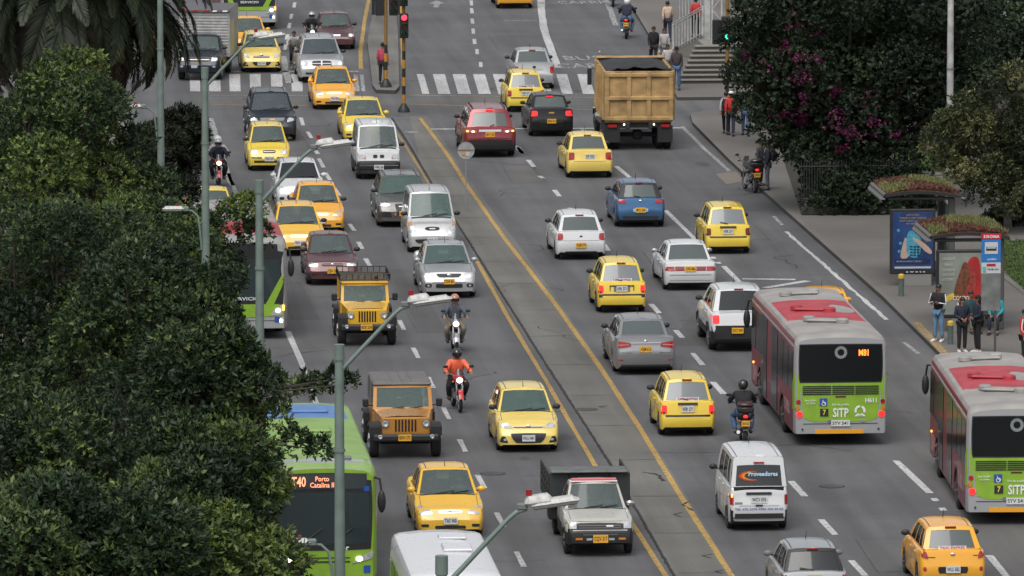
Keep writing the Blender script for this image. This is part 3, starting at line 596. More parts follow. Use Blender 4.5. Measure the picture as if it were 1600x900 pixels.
# ---------------------------------------------------------------- vehicle tools
def bvh_of(b):
    return BVHTree.FromPolygons([Vector(v) for v in b.v], [tuple(f) for f in b.f])
def stick(bvh, P4, side, m, name, parent, off=.008, nu=6, nv=3, rnd_=0., depth=.03, bld=True, mb=None):
    """a panel lying on a body: quad P4 (a,b) seen from side, projected onto the surface, with its edges sunk into it"""
    D = {'F': Vector((0, 1, 0)), 'R': Vector((0, -1, 0)), 'T': Vector((0, 0, -1)), 'L': Vector((1, 0, 0)), 'S': Vector((-1, 0, 0))}[side]
    def src(a, c):
        if side in 'FR': return Vector((a, 0, c)) - D*30
        if side == 'T': return Vector((a, c, 0)) - D*30
        return Vector((0, a, c)) - D*30
    A, B_, C, E = [Vector(p) for p in P4]
    b = mb or MB(); n0 = len(b.v); pts = []
    for j in range(nv+1):
        for i in range(nu+1):
            u, v = i/nu, j/nv
            if rnd_:
                x, y = 2*u-1, 2*v-1
                cx, cy = x*math.sqrt(1-y*y/2), y*math.sqrt(1-x*x/2)
                u, v = (x*(1-rnd_)+cx*rnd_+1)/2, (y*(1-rnd_)+cy*rnd_+1)/2
            q = A.lerp(B_, u).lerp(E.lerp(C, u), v); o = src(q.x, q.y)
            h = bvh.ray_cast(o, D)
            if h[0] is None:
                h = bvh.find_nearest(src(q.x, q.y)+D*(30-(2.0 if side in 'FR' else .5)))
                p = h[0]
            else: p = h[0]
            pts.append(p)
    med = None
    k = b.add([p-D*off for p in pts])
    for j in range(nv):
        for i in range(nu):
            a = k+j*(nu+1)+i; b.face((a, a+1, a+nu+2, a+nu+1), m)
    ring = [i for i in range(nu+1)]+[j*(nu+1)+nu for j in range(1, nv+1)]+[nv*(nu+1)+i for i in range(nu-1, -1, -1)]+[j*(nu+1) for j in range(nv-1, 0, -1)]
    kk = b.add([pts[i]+D*depth for i in ring]); r0 = len(ring)
    for i in range(r0): b.face((k+ring[i], k+ring[(i+1) % r0], kk+(i+1) % r0, kk+i), m)
    if mb is None: return b.build(name, parent, ang=50)
def both(fn):
    for s in (1, -1): fn(s)
_wheels = {}
def wheel(parent, x, y, r, w, rimm, front=False):
    s = 1 if x > 0 else -1; key = (round(r, 2), round(w, 2), rimm.name, s)
    if key not in _wheels:
        b = MB(); b.lathe([(-w/2, r*.6), (-w/2, r*.9), (-w*.36, r), (0, r*1.005), (w*.36, r), (w/2, r*.9), (w/2, r*.62), (w*.3, r*.6), (-w/2, r*.6)], TYRE, 24)
        t = b.mesh('wheel', ang=40); b = MB()
        o = s*w*.5
        b.lathe([(o*.98, r*.62), (o*1.02, r*.60), (o*.85, r*.55)], rimm, 20)
        b.lathe([(o*.55, r*.6), (o*.55, .001)], DARK, 16)
        for i in range(5):
            a = i*2*math.pi/5; ca, sa = math.cos(a), math.sin(a)
            b.tube([(o*.9, ca*.03, sa*.03), (o*.86, ca*r*.58, sa*r*.58)], [r*.16, r*.10], rimm, 6)
        b.lathe([(o*.98, .001), (o*.96, r*.2), (o*.7, r*.22)], rimm, 12)
        _wheels[key] = (t, b.mesh('rim', ang=40))
    t, rm = _wheels[key]
    wo_ = link('wheel', t, parent, (x, y, r)); link('rim', rm, wo_); return wo_
def mirror(parent, x, y, z, m, size=(.2, .1, .14), arm=True):
    s = 1 if x > 0 else -1; b = MB()
    b.ball((x+s*size[0]*.5, y, z), (size[0]*.56, size[1]*.6, size[2]*.56), m, 10, 6)
    if arm: b.tube([(x-s*.08, y+.02, z-.05), (x+s*.1, y, z-.03)], .022, BLACK, 5)
    b.build('side_mirror', parent)
def person_in_car(parent, x, y, z, shirt, name='driver'):
    b = MB(); sk = mat('skin_warm', (.28, .15, .09), .6)
    b.ball((x, y, z+.62), (.085, .10, .12), sk, 10, 7); b.ball((x, y+.02, z+.68), (.09, .105, .09), mat('hair_black', (.012, .01, .01), .6), 10, 6)
    b.tube([(x, y+.03, z), (x, y+.03, z+.28), (x, y+.02, z+.44), (x, y, z+.52)], [.15, .19, .17, .06], shirt, 10)
    for s in (1, -1): b.tube([(x+s*.18, y, z+.42), (x+s*.24, y-.15, z+.2), (x+s*.16, y-.42, z+.28)], [.06, .05, .035], shirt, 6)
    return b.build(name, parent)
SHIRT = mat('shirt_pale', (.25, .27, .3), .8)
def make_car(c, name, label, cat='car', group=None):
    """c: dict of dimensions and look; front faces -Y, centre on the ground at the origin"""
    L, W, H = c['L'], c['W'], c['H']; hw = W/2; cl = c.get('clear', .18); pm = c['paint']; belt = c.get('belt', .60*H); kind = c.get('body', 'hatch')
    R_ = c.get('wr', .29); bz = c.get('bz', .50); hz = c.get('hz', .74); cowl = c.get('cowl', .95); noser = c.get('nose', 1.)
    rf = c.get('rf', cowl+.62); rr = c.get('rr', L-.5); rb = c.get('rb', L-.14); tz = c.get('tz', belt)
    ya, yb = c.get('ax', (.72, L-.66)); y0 = -L/2; lower = c.get('lower', 0); lm = c.get('lowmat', BLACK)
    root = thing(name, label, cat, group=group)
    top = [(0, bz-.03), (.035*noser, bz+.02), (.09*noser, bz+.09), (.17*noser, hz-.03), (.25*noser, hz), (.45*noser+.02, hz+.035), (cowl, belt)]
    wid = [(0, .84), (.035, .89), (.09, .93), (.17, .955), (.3, .98), (.6, 1.), (L-.6, 1.), (L-.3, .985), (L-.12, .96), (L-.05, .92), (L, .86)]
    if kind == 'sedan': top += [(rb-.02, belt), (rb+.06, tz), (L-.16, tz-.01), (L-.09, tz-.04), (L-.05, bz+.12), (L-.015, bz+.06), (L, bz-.02)]
    else: top += [(rb-.02, belt), (L-.10, belt-.02), (L-.07, belt-.1), (L-.045, bz+.1), (L-.012, bz+.03), (L, bz-.03)]
    bot = [(0, cl+.05), (.05, cl), (L-.1, cl), (L-.03, cl+.04), (L, cl+.09)]
    ip = lambda t, y: float(np.interp(y, [a[0] for a in t], [a[1] for a in t]))
    ys = set(a[0] for a in top)|set(a[0] for a in wid)|{cl}
    for a in (ya, yb):
        for k in range(-6, 7): ys.add(a+(R_+.055)*math.sin(k/6*math.pi/2))
    ys = sorted(y for y in ys if 0 <= y <= L); ys2 = [ys[0]]
    for y in ys[1:]:
        if y-ys2[-1] > .008: ys2.append(y)
    ys2[-1] = L
    b = MB(); rings = []
    for y in ys2:
        w_ = hw*ip(wid, y); t = ip(top, y); zb = ip(bot, y); za = zb
        for a in (ya, yb):
            d = abs(y-a)
            if d < R_+.055: za = max(za, R_+math.sqrt((R_+.055)**2-d*d))
        za = min(za, t-.06); cr = .025 if y > .1 else .0; h = t-za
        h0 = max(.30*belt, za); hh = t-h0
        half = [(0, zb), (.66*w_, zb), (.68*w_, za), (.955*w_, za+.005), (.985*w_, za+min(.05, h*.3)), (1.0*w_, h0+hh*.35), (1.0*w_, h0+hh*.55), (.985*w_, h0+hh*.78), (.95*w_, t-.035*min(1, hh*3)), (.88*w_, t-.006), (.5*w_, t+cr*.8), (0, t+cr)]
        ring = half+[(-x, z) for x, z in half[-2:0:-1]]
        rings.append(b.add([(x, y0+y, z) for x, z in ring]))
    n = 22
    for i in range(len(rings)-1):
        for j in range(n):
            jj = min(j, n-1-j); ym = (ys2[i]+ys2[i+1])/2
            zc = sum(b.v[rings[i]+q][2] for q in (j, (j+1) % n))/2
            m = DARK if jj < 3 else (lm if zc < lower else pm)
            if jj >= 9 and cowl+.03 < ym < rb-.03: m = DARK
            b.face((rings[i]+j, rings[i]+(j+1) % n, rings[i+1]+(j+1) % n, rings[i+1]+j), m)
    b.face([rings[0]+j for j in range(n)], lm if lower > .5 else pm); b.face([rings[-1]+j for j in range(n)][::-1], lm if lower > .5 else pm)
    nb = len(b.v)
    # cabin
    gw = hw*c.get('gw', .89); rw = hw*c.get('rw', .70); bow = c.get('bow', .13); zr = H-.035; hb = c.get('rbow', .05)
    rz = c.get('rgz', belt)
    def BF(u): return Vector(((2*u-1)*gw, y0+cowl+bow*((2*u-1)**2)-.02, belt-.012+.02*(1-(2*u-1)**2)))
    def TF(u): return Vector(((2*u-1)*rw, y0+rf+bow*.7*((2*u-1)**2), zr-.02+.045*(1-(2*u-1)**4)))
    def TR(u): return Vector(((2*u-1)*rw*.98, y0+rr-hb*((2*u-1)**2), zr-.03+.04*(1-(2*u-1)**4)))
    def BR(u): return Vector(((2*u-1)*gw*.97, y0+rb-hb*1.4*((2*u-1)**2), rz-.012+.015*(1-(2*u-1)**2)))
    roof = lambda u, v: TF(u).lerp(TR(u), v)+Vector((0, 0, .03*math.sin(math.pi*min(1, v*1.0))))
    ws = lambda u, v: BF(u).lerp(TF(u), v)
    rg = lambda u, v: BR(u).lerp(TR(u), v)
    side = lambda s: (lambda u, v: BF(s).lerp(BR(s), u).lerp(roof(s, u), v)+Vector(((1 if s else -1)*.018*math.sin(math.pi*v), 0, 0)))
    pil = c.get('pillar', pm); rm_ = c.get('roofmat', pm); rfm = c.get('rear_frame', pm)
    b.grid(roof, 8, 8, rm_)
    def framed(fn, us, vs, fm, glassm, cells, name, sink=.012, nrm=Vector((0, -1, 0))):
        """frame cells go to the body, glass cells become panes"""
        def seg(a, e, n_): return [a+(e-a)*i/n_ for i in range(n_)]
        for i in range(len(us)-1):
            for j in range(len(vs)-1):
                f_ = lambda u, v, i=i, j=j: fn(us[i]+(us[i+1]-us[i])*u, vs[j]+(vs[j+1]-vs[j])*v)
                if (i, j) in cells:
                    g = MB(); g.grid(lambda u, v: f_(u, v)-nrm*sink, 8, 4, glassm); g.build(name, root, ang=60)
                    lip = MB()
                else: b.grid(f_, 4, 2, fm)
    gp = c.get('glass', GLASS); gr = c.get('rglass', GLASSR); gs = c.get('sglass', GLASSD)
    framed(ws, [0, .045, .955, 1], [0, .03, .93, 1], pil, gp, {(1, 1)}, 'windscreen')
    a_ = c.get('rg', (.07, .93, .04, .9)); framed(rg, [0, a_[0], a_[1], 1], [0, a_[2], a_[3], 1], rfm, gr, {(1, 1)}, 'rear_window', nrm=Vector((0, 1, 0)))
    su = c.get('su', [0, .13, .40, .44, .70, .74, .9, 1]); cells = {(i, 1) for i in c.get('sc', (1, 3, 5))}
    for s in (0, 1): framed(side(s), su, [0, .08, .86, 1], pil, gs, cells, 'side_window', nrm=Vector((1 if s else -1, 0, 0)))
    body = b.build('body', root, ang=32, merge=True)
    bv = bvh_of(b)
    # interior
    I = MB(); zf = belt-.25; yc = y0+cowl+.55
    I.box((0, y0+cowl+.25, belt-.06), (gw*1.7, .4, .1), DARK)
    for ry in (yc+.55, rr+y0-.25 if kind != 'sedan' else rr+y0-.2):
        if ry > y0+rb-.15: continue
        for s in (-.36, .36):
            I.box((s*W/1.65, ry, zf+.25), (.46, .14, .6), SEATM, taper=.85); I.box((s*W/1.65, ry+.03, zf+.64), (.24, .09, .16), SEATM, taper=.8)
    I.lathe([(0, .16), (.02, .17), (.03, .16)], BLACK, 14, 'y', (.36*W/1.65, yc-.02, belt+.02))
    I.build('interior', root)
    if L > 3.55 and int(L*100) % 3 == 0: person_in_car(root, -.36*W/1.65, yc+.33, belt-.42+.03*H, mat('shirt_dark', (.06, .05, .07), .8), 'passenger')
    if c.get('driver', True): person_in_car(root, .36*W/1.65, yc+.33, belt-.42+.03*H, c.get('shirt', SHIRT))
    # wheels
    tw = c.get('tw', .17)
    for y in (ya, yb):
        both(lambda s: wheel(root, s*(hw*.975-tw/2), y0+y, R_, tw, c.get('rim', STEEL)))
    mz = belt+.09; my = y0+cowl+.32
    both(lambda s: mirror(root, s*(gw+.02), my, mz, c.get('mirror', BLACK), c.get('msize', (.19, .1, .13))))
    both(lambda s: [stick(bv, [(y0+cowl+.75+d, belt-.13), (y0+cowl+.91+d, belt-.13), (y0+cowl+.91+d, belt-.10), (y0+cowl+.75+d, belt-.10)], 'S' if s > 0 else 'L', c.get('handle', pm), 'door_handle', root, .025, 2, 1) for d in (0.1, .95) if cowl+1.0+d < L-.6])
    sm = MB()
    both(lambda s: [stick(bv, [(y0+y, .3), (y0+y+.012, .3), (y0+y+.012, belt-.02), (y0+y, belt-.02)], 'S' if s > 0 else 'L', SEAM, '', None, .003, 1, 6, mb=sm) for y in (cowl+.12, cowl+1.12, min(L-.75, cowl+2.0))])
    stick(bv, [(-hw*.8, y0+cowl-.05), (hw*.8, y0+cowl-.05), (hw*.8, y0+cowl+.0), (-hw*.8, y0+cowl+.0)], 'T', BLACK, '', None, .006, 8, 1, mb=sm)
    both(lambda s: stick(bv, [(s*hw*.83, y0+.3), (s*hw*.83+.012, y0+.3), (s*hw*.83+.012, y0+cowl-.05), (s*hw*.83, y0+cowl-.05)], 'T', SEAM, '', None, .002, 1, 5, mb=sm))
    both(lambda s: stick(bv, [(s*rw*.82, y0+rf+.1), (s*rw*.82+.02, y0+rf+.1), (s*rw*.82+.02, y0+rr-.1), (s*rw*.82, y0+rr-.1)], 'T', SEAM, '', None, .002, 1, 5, mb=sm))
    sm.build('panel_seams', root)
    if c.get('wipers', True):
        for k in (-.42, .08):
            w0 = MB(); p0 = ws(.5+k*.5+.02, .02)+Vector((0, -.02, .02)); p1 = ws(min(.93, .5+k*.5+.33), .13)+Vector((0, -.02, .015)); w0.tube([p0, p1], .012, BLACK, 5); w0.build('wiper', root)
    if c.get('antenna', True):
        w0 = MB(); a0 = roof(.5, c.get('anty', .15)); w0.tube([a0, a0+Vector((0, .16, .2))], [.012, .005], BLACK, 5); w0.build('antenna', root)
    def put(side_, items):
        for it in items:
            nm, m, q, *o = it; o = o[0] if o else {}
            q = [(x*hw, z) for x, z in q]; k = dict(off=o.get('off', .01), nu=o.get('nu', 6), nv=o.get('nv', 3), rnd_=o.get('r', 0), depth=o.get('d', .03))
            stick(bv, q, side_, m, nm, root, **k)
            if o.get('mir', True) and max(abs(x) for x, z in q) > 0 and not (min(x for x, z in q) < 0 < max(x for x, z in q)):
                stick(bv, [(-x, z) for x, z in q][::-1], side_, m, nm, root, **k)
    put('F', c.get('front', [])); put('R', c.get('rear', []))
    def plate(side_, z, txt, m, wd=.34, ht=.165, x=0, off=.03):
        h = bv.ray_cast(Vector((x, -30 if side_ == 'F' else 30, z)), Vector((0, 1 if side_ == 'F' else -1, 0)))
        if h[0] is None: return
        s = -1 if side_ == 'F' else 1; y = h[0].y+s*off
        q = MB(); q.box((x, y, z), (wd, .03, ht), m); pl = q.build('number_plate', root, smooth=False)
        if txt: lettering(txt, INK, pl, (x, y+s*.017, z), wd*.86, 'F' if side_ == 'F' else 'B', ht*.55, .012)
    for pl in c.get('plates', []): plate(*pl)
    for f in c.get('extra', []): f(root, bv, dict(y0=y0, hw=hw, L=L, H=H, belt=belt, roof=roof, ws=ws, rg=rg, rw=rw))
    return root
def place(o, px, py, face='F', L=4., rz=0.):
    """py: where the near bumper stands over the ground"""
    p = G(px, py); o.location = (p.x, p.y+L/2, 0); o.rotation_euler = (0, 0, R(rz)+(0 if face == 'F' else math.pi)); return o
Q = lambda x0, x1, z0, z1, sl=0.: [(x0, z0), (x1, z0+sl), (x1, z1+sl), (x0, z1)]
# ---------------------------------------------------------------- paints
TX1 = paint('taxi_yellow', (.78, .56, .045)); TX2 = paint('taxi_amber', (.82, .38, .02)); TX3 = paint('taxi_pale', (.80, .60, .13)); TX4 = paint('taxi_mid', (.80, .46, .035))
SILV = paint('silver', (.42, .43, .44), .55, .34); WHITE = paint('white', (.62, .63, .64)); GREYC = paint('grey_metallic', (.27, .27, .28), .5); NAVY = paint('navy', (.008, .012, .022), 0, .2, .08, .25)
CHAR = paint('charcoal', (.014, .014, .016), 0, .2, .08, .25); RED = paint('cherry', (.20, .012, .02), .3); MAR = paint('maroon', (.10, .028, .035), .3); BLUE = paint('blue', (.035, .12, .26), .4)
BROWNG = paint('warm_grey', (.11, .11, .105), .4); OCHRE = paint('ochre', (.50, .22, .035), .2); YJ = paint('jeep_yellow', (.72, .40, .02)); WPICK = paint('worn_white', (.50, .49, .45))
O = lambda **k: k
def grille(x, z0, z1, m=BLACK, r=.3, **k): return ('grille', m, Q(-x, x, z0, z1), O(r=r, nu=8, off=.012, **k))
def sticker(txt, col=WHT, wd=.6, ht=.09, z=.12, two=True):
    def f(root, bv, d):
        a = d['rg'](.5, z); q = MB(); q.box((0, a.y+.02, a.z), (wd, .012, ht), col); o = q.build('window_sticker', root, smooth=False)
        if txt: lettering(txt, mat('sticker_ink', (.35, .05, .1), .6), o, (0, a.y+.03, a.z), wd*.9, 'B', ht*.7, .01)
    return f
def roofbox(m=WHT):
    def f(root, bv, d):
        a = d['roof'](.5, .35); q = MB(); q.box((0, a.y, a.z+.02), (.3, .2, .05), m, taper=.8); q.build('roof_vent', root)
    return f
def rails(m=GREY):
    def f(root, bv, d):
        for s in (.06, .94):
            q = MB(); q.tube([d['roof'](s, .08), d['roof'](s, .16)+Vector((0, 0, .05)), d['roof'](s, .8)+Vector((0, 0, .05)), d['roof'](s, .92)], .02, m, 6); q.build('roof_rail', root)
    return f
def badge(side, z, m=CHROME, r=.05):
    def f(root, bv, d):
        sg = -1 if side == 'F' else 1
        h = bv.ray_cast(Vector((0, 30*sg, z)), Vector((0, -sg, 0)))
        if h[0]:
            q = MB(); q.ball(h[0]+Vector((0, sg*.01, 0)), (r*1.5, .015, r), m, 10, 6); q.build('badge', root)
    return f
def third_light(lit=False, z=.97):
    def f(root, bv, d):
        a = d['rg'](.5, z); q = MB(); q.box((0, a.y+.03, a.z), (.26, .04, .035), TAILON if lit else TAIL); q.build('brake_light', root, smooth=False)
    return f
def rearwiper(dx=.2):
    def f(root, bv, d):
        a = d['rg'](.5, .06); c = d['rg'](.5+dx, .16); q = MB(); q.tube([a+Vector((0, .03, 0)), c+Vector((0, .03, 0))], .013, BLACK, 5); q.build('rear_wiper', root)
    return f
def taillamp(x0, x1, z0, z1, m=TAIL, sl=0, r=.25): return ('tail_light', m, [(x0, z0+sl), (x1, z0), (x1, z1), (x0, z1)], O(r=r, off=.022, nu=4, nv=4, d=.05))
for m_ in (NAVY, CHAR): m_.node_tree.nodes['Principled BSDF'].inputs['Specular IOR Level'].default_value = .25
# --- taxis
def SANTRO(pm, lit=TAIL, plate='VER 271', st='TAXI EXPRES', hatchtext=None, grab=False, sil=True, white_sticker=True):
    rear = [('rear_bumper_strip', BLACK, Q(-.97, .97, .555, .60), O(nu=10, nv=1, off=.012)), taillamp(.74, .97, .64, .86, lit), taillamp(.74, .97, .70, .77, AMBER if lit is TAIL else AMBERON) if False else ('reflector', mat('lens_dark', (.1, .02, .02), .3), Q(.8, .95, .64, .69), O(off=.026, nu=2, nv=1)),
            ('plate_recess', GREY if grab else pm, Q(-.33, .33, .66, .85), O(nu=4, off=.006))]
    if grab: rear += [('handle_strip', BLACK, Q(-.48, .48, .83, .86), O(nv=1, off=.02)), ('handle_strip', BLACK, Q(.46, .49, .70, .86), O(nv=1, off=.02)), ('cladding_end', BLACK, Q(.78, .99, .50, .59), O(nu=3, off=.016))]
    else: rear += [('hatch_trim', BLACK, Q(-.35, .35, .865, .925), O(nv=2, off=.03))]
    ex = [third_light(), rearwiper()]
    if white_sticker: ex.append(sticker(st, WHT, .62, .09, .10))
    return dict(L=3.5, W=1.525, H=1.55, body='hatch', paint=pm, rglass=GLASSP, belt=.96, hz=.78, cowl=.92, rf=1.45, rr=3.12, rb=3.38, mirror=BLACK, rear_frame=pm, pillar=pm, rg=(.06, .94, .05, .86), anty=.12,
        front=[('headlight', HEAD, [(.52, .60), (.95, .64), (.93, .76), (.56, .755)], O(r=.3, nu=5)), grille(.30, .66, .755), ('grille_bar', CHROME, Q(-.26, .26, .70, .715), O(nv=1, off=.02)), ('lower_grille', BLACK, Q(-.72, .72, .32, .40), O(nu=8)), ('bumper_strip', BLACK, Q(.35, .92, .475, .52), O(nv=1))],
        rear=rear, plates=[('F', .46, plate, PLW), ('R', .755, plate, PLW)], extra=ex, shirt=mat('shirt_white', (.5, .5, .5), .8))
def I10(pm, new=False):
    fr = [('headlight', HEAD, [(.46, .64), (.93, .68), (.96, .90), (.66, .80)] if new else [(.55, .60), (.93, .68), (.93, .82), (.66, .74)], O(r=.35)),
          ('upper_grille', BLACK if not new else GREY, Q(-.48, .48, .66, .69) if new else Q(-.42, .42, .62, .69), O(r=.3, nv=2)), ('chrome_bar', CHROME, Q(-.5, .5, .69, .705) if new else Q(-.43, .43, .65, .665), O(nv=1, off=.02)),
          ('lower_grille', BLACK, [(-.42, .27), (.42, .27), (.62, .53), (-.62, .53)] if new else [(-.34, .30), (.34, .30), (.50, .46), (-.50, .46)], O(r=.25, nu=8, off=.014)),
          ('fog_light_surround', BLACK, [(.64, .27), (.93, .30), (.86, .46), (.74, .45)], O(r=.3)), ('fog_light', HEAD, Q(.70, .80, .335, .40), O(r=1, off=.02, nu=3))]
    return dict(L=3.77, W=1.66, H=1.52, body='hatch', paint=pm, belt=.97, hz=.83, cowl=1.0, rf=1.62, rr=3.3, rb=3.64, wr=.29, front=fr, plates=[('F', .40, 'WLU 041', PLW)], mirror=BLACK if new else BLACK, extra=[badge('F', .69 if new else .72)], rim=STEEL, glass=GLASSG)
def RIO(pm, hz=.72, smile=True, plate='TAS 900', mir=None, lights=None):
    fr = [('headlight', HEAD, lights or [(.48, .60), (.93, .58), (.94, .78), (.62, .73)], O(r=.35)), ('grille_trim', CHROME, [(-.36, .625), (.36, .625), (.33, .69), (-.33, .69)], O(r=.5, nv=3, nu=8)), ('grille', pm if smile else BLACK, [(-.32, .645), (.32, .645), (.29, .675), (-.29, .675)], O(r=.4, nv=2, nu=8, off=.02)),
          ('lower_grille', BLACK, Q(-.45, .45, .25, .33), O(r=.2, nu=8)), ('fog_recess', BLACK, Q(.62, .85, .30, .37), O(r=.4))]
    return dict(L=4.2, W=1.69, H=1.50, body='sedan', paint=pm, belt=.93, tz=.98, hz=hz, cowl=1.12, rf=1.85, rr=3.05, rb=3.62, wr=.29, front=fr, plates=[('F', .45, plate, PLW)], mirror=mir or pm, extra=[badge('F', .66, r=.03)])
def ACCENT(pm):
    return dict(L=4.25, W=1.68, H=1.48, body='sedan', paint=pm, belt=.90, tz=1.0, hz=.72, cowl=1.15, rf=1.85, rr=3.1, rb=3.68, wr=.29, bz=.58,
        rear=[taillamp(.66, .97, .66, .93, TAIL, .02), ('plate_recess', pm, Q(-.4, .4, .70, .88), O(off=.004)), ('bumper_seam', SEAM, Q(-.9, .9, .612, .622), O(nv=1, off=.004, nu=8))], plates=[('R', .79, 'SIP 305', PLW)], extra=[third_light(), sticker(None, WHT, .35, .06, .02)])
# --- others
SPEC = {}
SPEC['journey'] = dict(glass=GLASSB, L=4.88, W=1.88, H=1.70, body='suv', paint=SILV, belt=1.08, hz=.95, bz=.62, cowl=1.1, rf=1.75, rr=4.35, rb=4.75, wr=.35, tw=.22, clear=.22, rim=RIM, mirror=BLACK, ax=(.95, 3.85),
    front=[('headlight', HEAD, Q(.60, .95, .70, .90, -.01), O(r=.2)), ('headlamp_bulb', HEADON, Q(.72, .86, .74, .84), O(r=1, off=.02)), grille(.42, .70, .90), ('grille_bar', CHROME, Q(-.44, .44, .78, .81), O(nv=1, off=.02)), ('grille_bar', CHROME, Q(-.03, .03, .70, .90), O(nv=1, off=.02)), ('lower_grille', BLACK, Q(-.7, .7, .36, .44), O(nu=8))], extra=[rails(CHROME)])
SPEC['oldsedan'] = dict(L=4.2, W=1.65, H=1.42, body='sedan', paint=MAR, belt=.88, tz=.95, hz=.70, cowl=1.2, rf=1.8, rr=3.0, rb=3.6, lower=.42,
    front=[('headlight', HEAD, Q(.62, .95, .56, .68), O()), ('headlamp_bulb', HEADON, Q(.68, .8, .58, .66), O(r=1, off=.02)), grille(.55, .56, .67, r=0), ('number_plate_blank', HEAD, Q(-.2, .2, .58, .65), O(off=.02, nv=1))])
SPEC['captiva'] = dict(glass=GLASSB, L=4.6, W=1.85, H=1.72, body='suv', paint=NAVY, belt=1.08, hz=.94, bz=.6, cowl=1.1, rf=1.78, rr=4.1, rb=4.45, wr=.36, tw=.22, clear=.24, rim=RIM, ax=(.9, 3.65), lower=.55,
    front=[('headlight', HEAD, [(.58, .72), (.93, .80), (.94, .98), (.62, .88)], O(r=.25)), ('grille', mat('mesh_grey', (.2, .21, .22), .4, .5), [(-.45, .78), (.45, .78), (.52, .90), (-.52, .90)], O(r=.2)), grille(.46, .66, .76), ('badge_bar', mat('gold', (.6, .4, .1), .3, .8), Q(-.1, .1, .81, .86), O(off=.025)), ('lower_grille', BLACK, Q(-.5, .5, .36, .5), O())], extra=[rails(CHROME)])
SPEC['mazda_w'] = dict(L=3.9, W=1.70, H=1.48, body='hatch', paint=WHITE, belt=.95, hz=.78, bz=.55, cowl=1.1, rf=1.8, rr=3.4, rb=3.75, mirror=WHITE, rim=RIM, glass=GLASSD,
    front=[('headlight', HEAD, [(.45, .60), (.90, .72), (.94, .82), (.55, .74)], O(r=.4)), ('lower_grille', BLACK, [(-.5, .28), (.5, .28), (.6, .50), (-.6, .50)], O(r=.4)), ('fog_recess', BLACK, Q(.66, .86, .33, .43), O(r=.6))])
SPEC['q3'] = dict(L=4.39, W=1.83, H=1.60, body='suv', paint=BROWNG, belt=1.02, hz=.86, bz=.58, cowl=1.15, rf=1.8, rr=3.8, rb=4.25, wr=.34, tw=.22, rim=RIM, ax=(.85, 3.45), glass=GLASSG,
    front=[('headlight', HEAD, [(.52, .70), (.93, .74), (.94, .86), (.48, .80)], O(r=.25)), ('grille', BLACK, [(-.24, .40), (.24, .40), (.36, .80), (-.36, .80)], O(r=.2, nv=6)), ('grille_ring', CHROME, Q(-.2, .2, .70, .73), O(off=.02, nv=1)), ('air_intake', BLACK, [(.45, .36), (.88, .38), (.88, .55), (.5, .55)], O(r=.2)), ('indicator', AMBER, Q(.30, .36, .42, .5), O(off=.03, nu=1, nv=1))], extra=[rails(GREY), badge('F', .72, r=.03)], plates=[('F', .48, 'HKV 903', PLY)])
SPEC['minivan'] = dict(L=4.0, W=1.62, H=1.90, body='van', paint=paint('silver_van', (.50, .51, .51), .3), belt=1.12, hz=.95, bz=.60, cowl=.62, rf=1.22, rr=3.7, rb=3.88, wr=.28, gw=.93, rw=.80, rim=RIM, ax=(.6, 3.2), shirt=mat('shirt_white', (.5, .5, .5), .8), glass=GLASSG,
    front=[('headlight', HEAD, [(.62, .62), (.95, .68), (.97, 1.0), (.72, .94)], O(r=.4)), ('indicator', AMBER, [(.80, .90), (.93, .92), (.95, 1.0), (.82, .98)], O(off=.018, r=.3)), ('grille', BLACK, Q(-.30, .30, .74, .86), O(r=.7)), ('badge_bar', CHROME, Q(-.13, .13, .78, .82), O(off=.02, r=.6)), ('lower_grille', BLACK, [(-.62, .33), (.62, .33), (.75, .47), (-.75, .47)], O(r=.3, nu=8))], plates=[('F', .44, 'CNZ 174', PLW)])
SPEC['corsa'] = dict(L=4.18, W=1.65, H=1.44, body='sedan', paint=MAR, belt=.90, tz=.96, hz=.74, cowl=1.15, rf=1.85, rr=3.05, rb=3.6, lower=.38,
    front=[('headlight', HEAD, [(.58, .58), (.92, .62), (.90, .74), (.52, .70)], O(r=.4)), grille(.42, .62, .70), ('grille_bar', MAR, Q(-.42, .42, .655, .67), O(nv=1, off=.02)), ('lower_grille', BLACK, Q(-.35, .35, .34, .40), O()), ('fog_recess', BLACK, Q(.62, .8, .34, .42), O(r=.5))], plates=[('F', .48, 'CJH 152', PLY)], extra=[badge('F', .66, r=.045)])
SPEC['logan'] = dict(L=4.25, W=1.74, H=1.52, body='sedan', paint=SILV, belt=.96, tz=1.05, hz=.82, bz=.56, cowl=1.15, rf=1.8, rr=3.05, rb=3.6, mirror=SILV, rim=RIM, glass=GLASSG,
    front=[('headlight', HEAD, [(.56, .64), (.93, .66), (.93, .84), (.60, .78)], O(r=.35)), ('grille', BLACK, [(-.36, .66), (.36, .66), (.48, .77), (-.48, .77)], O(r=.25)), ('lower_grille', BLACK, Q(-.48, .48, .34, .47), O(r=.2)), ('fog_recess', BLACK, Q(.62, .86, .36, .48), O(r=.5)), ('fog_light', HEAD, Q(.69, .79, .385, .45), O(r=1, off=.02, nu=3)), ('chrome_bar', CHROME, Q(-.6, .6, .505, .515), O(nv=1))], plates=[('F', .54, 'CXW 851', PLY)], extra=[badge('F', .715, r=.05)])
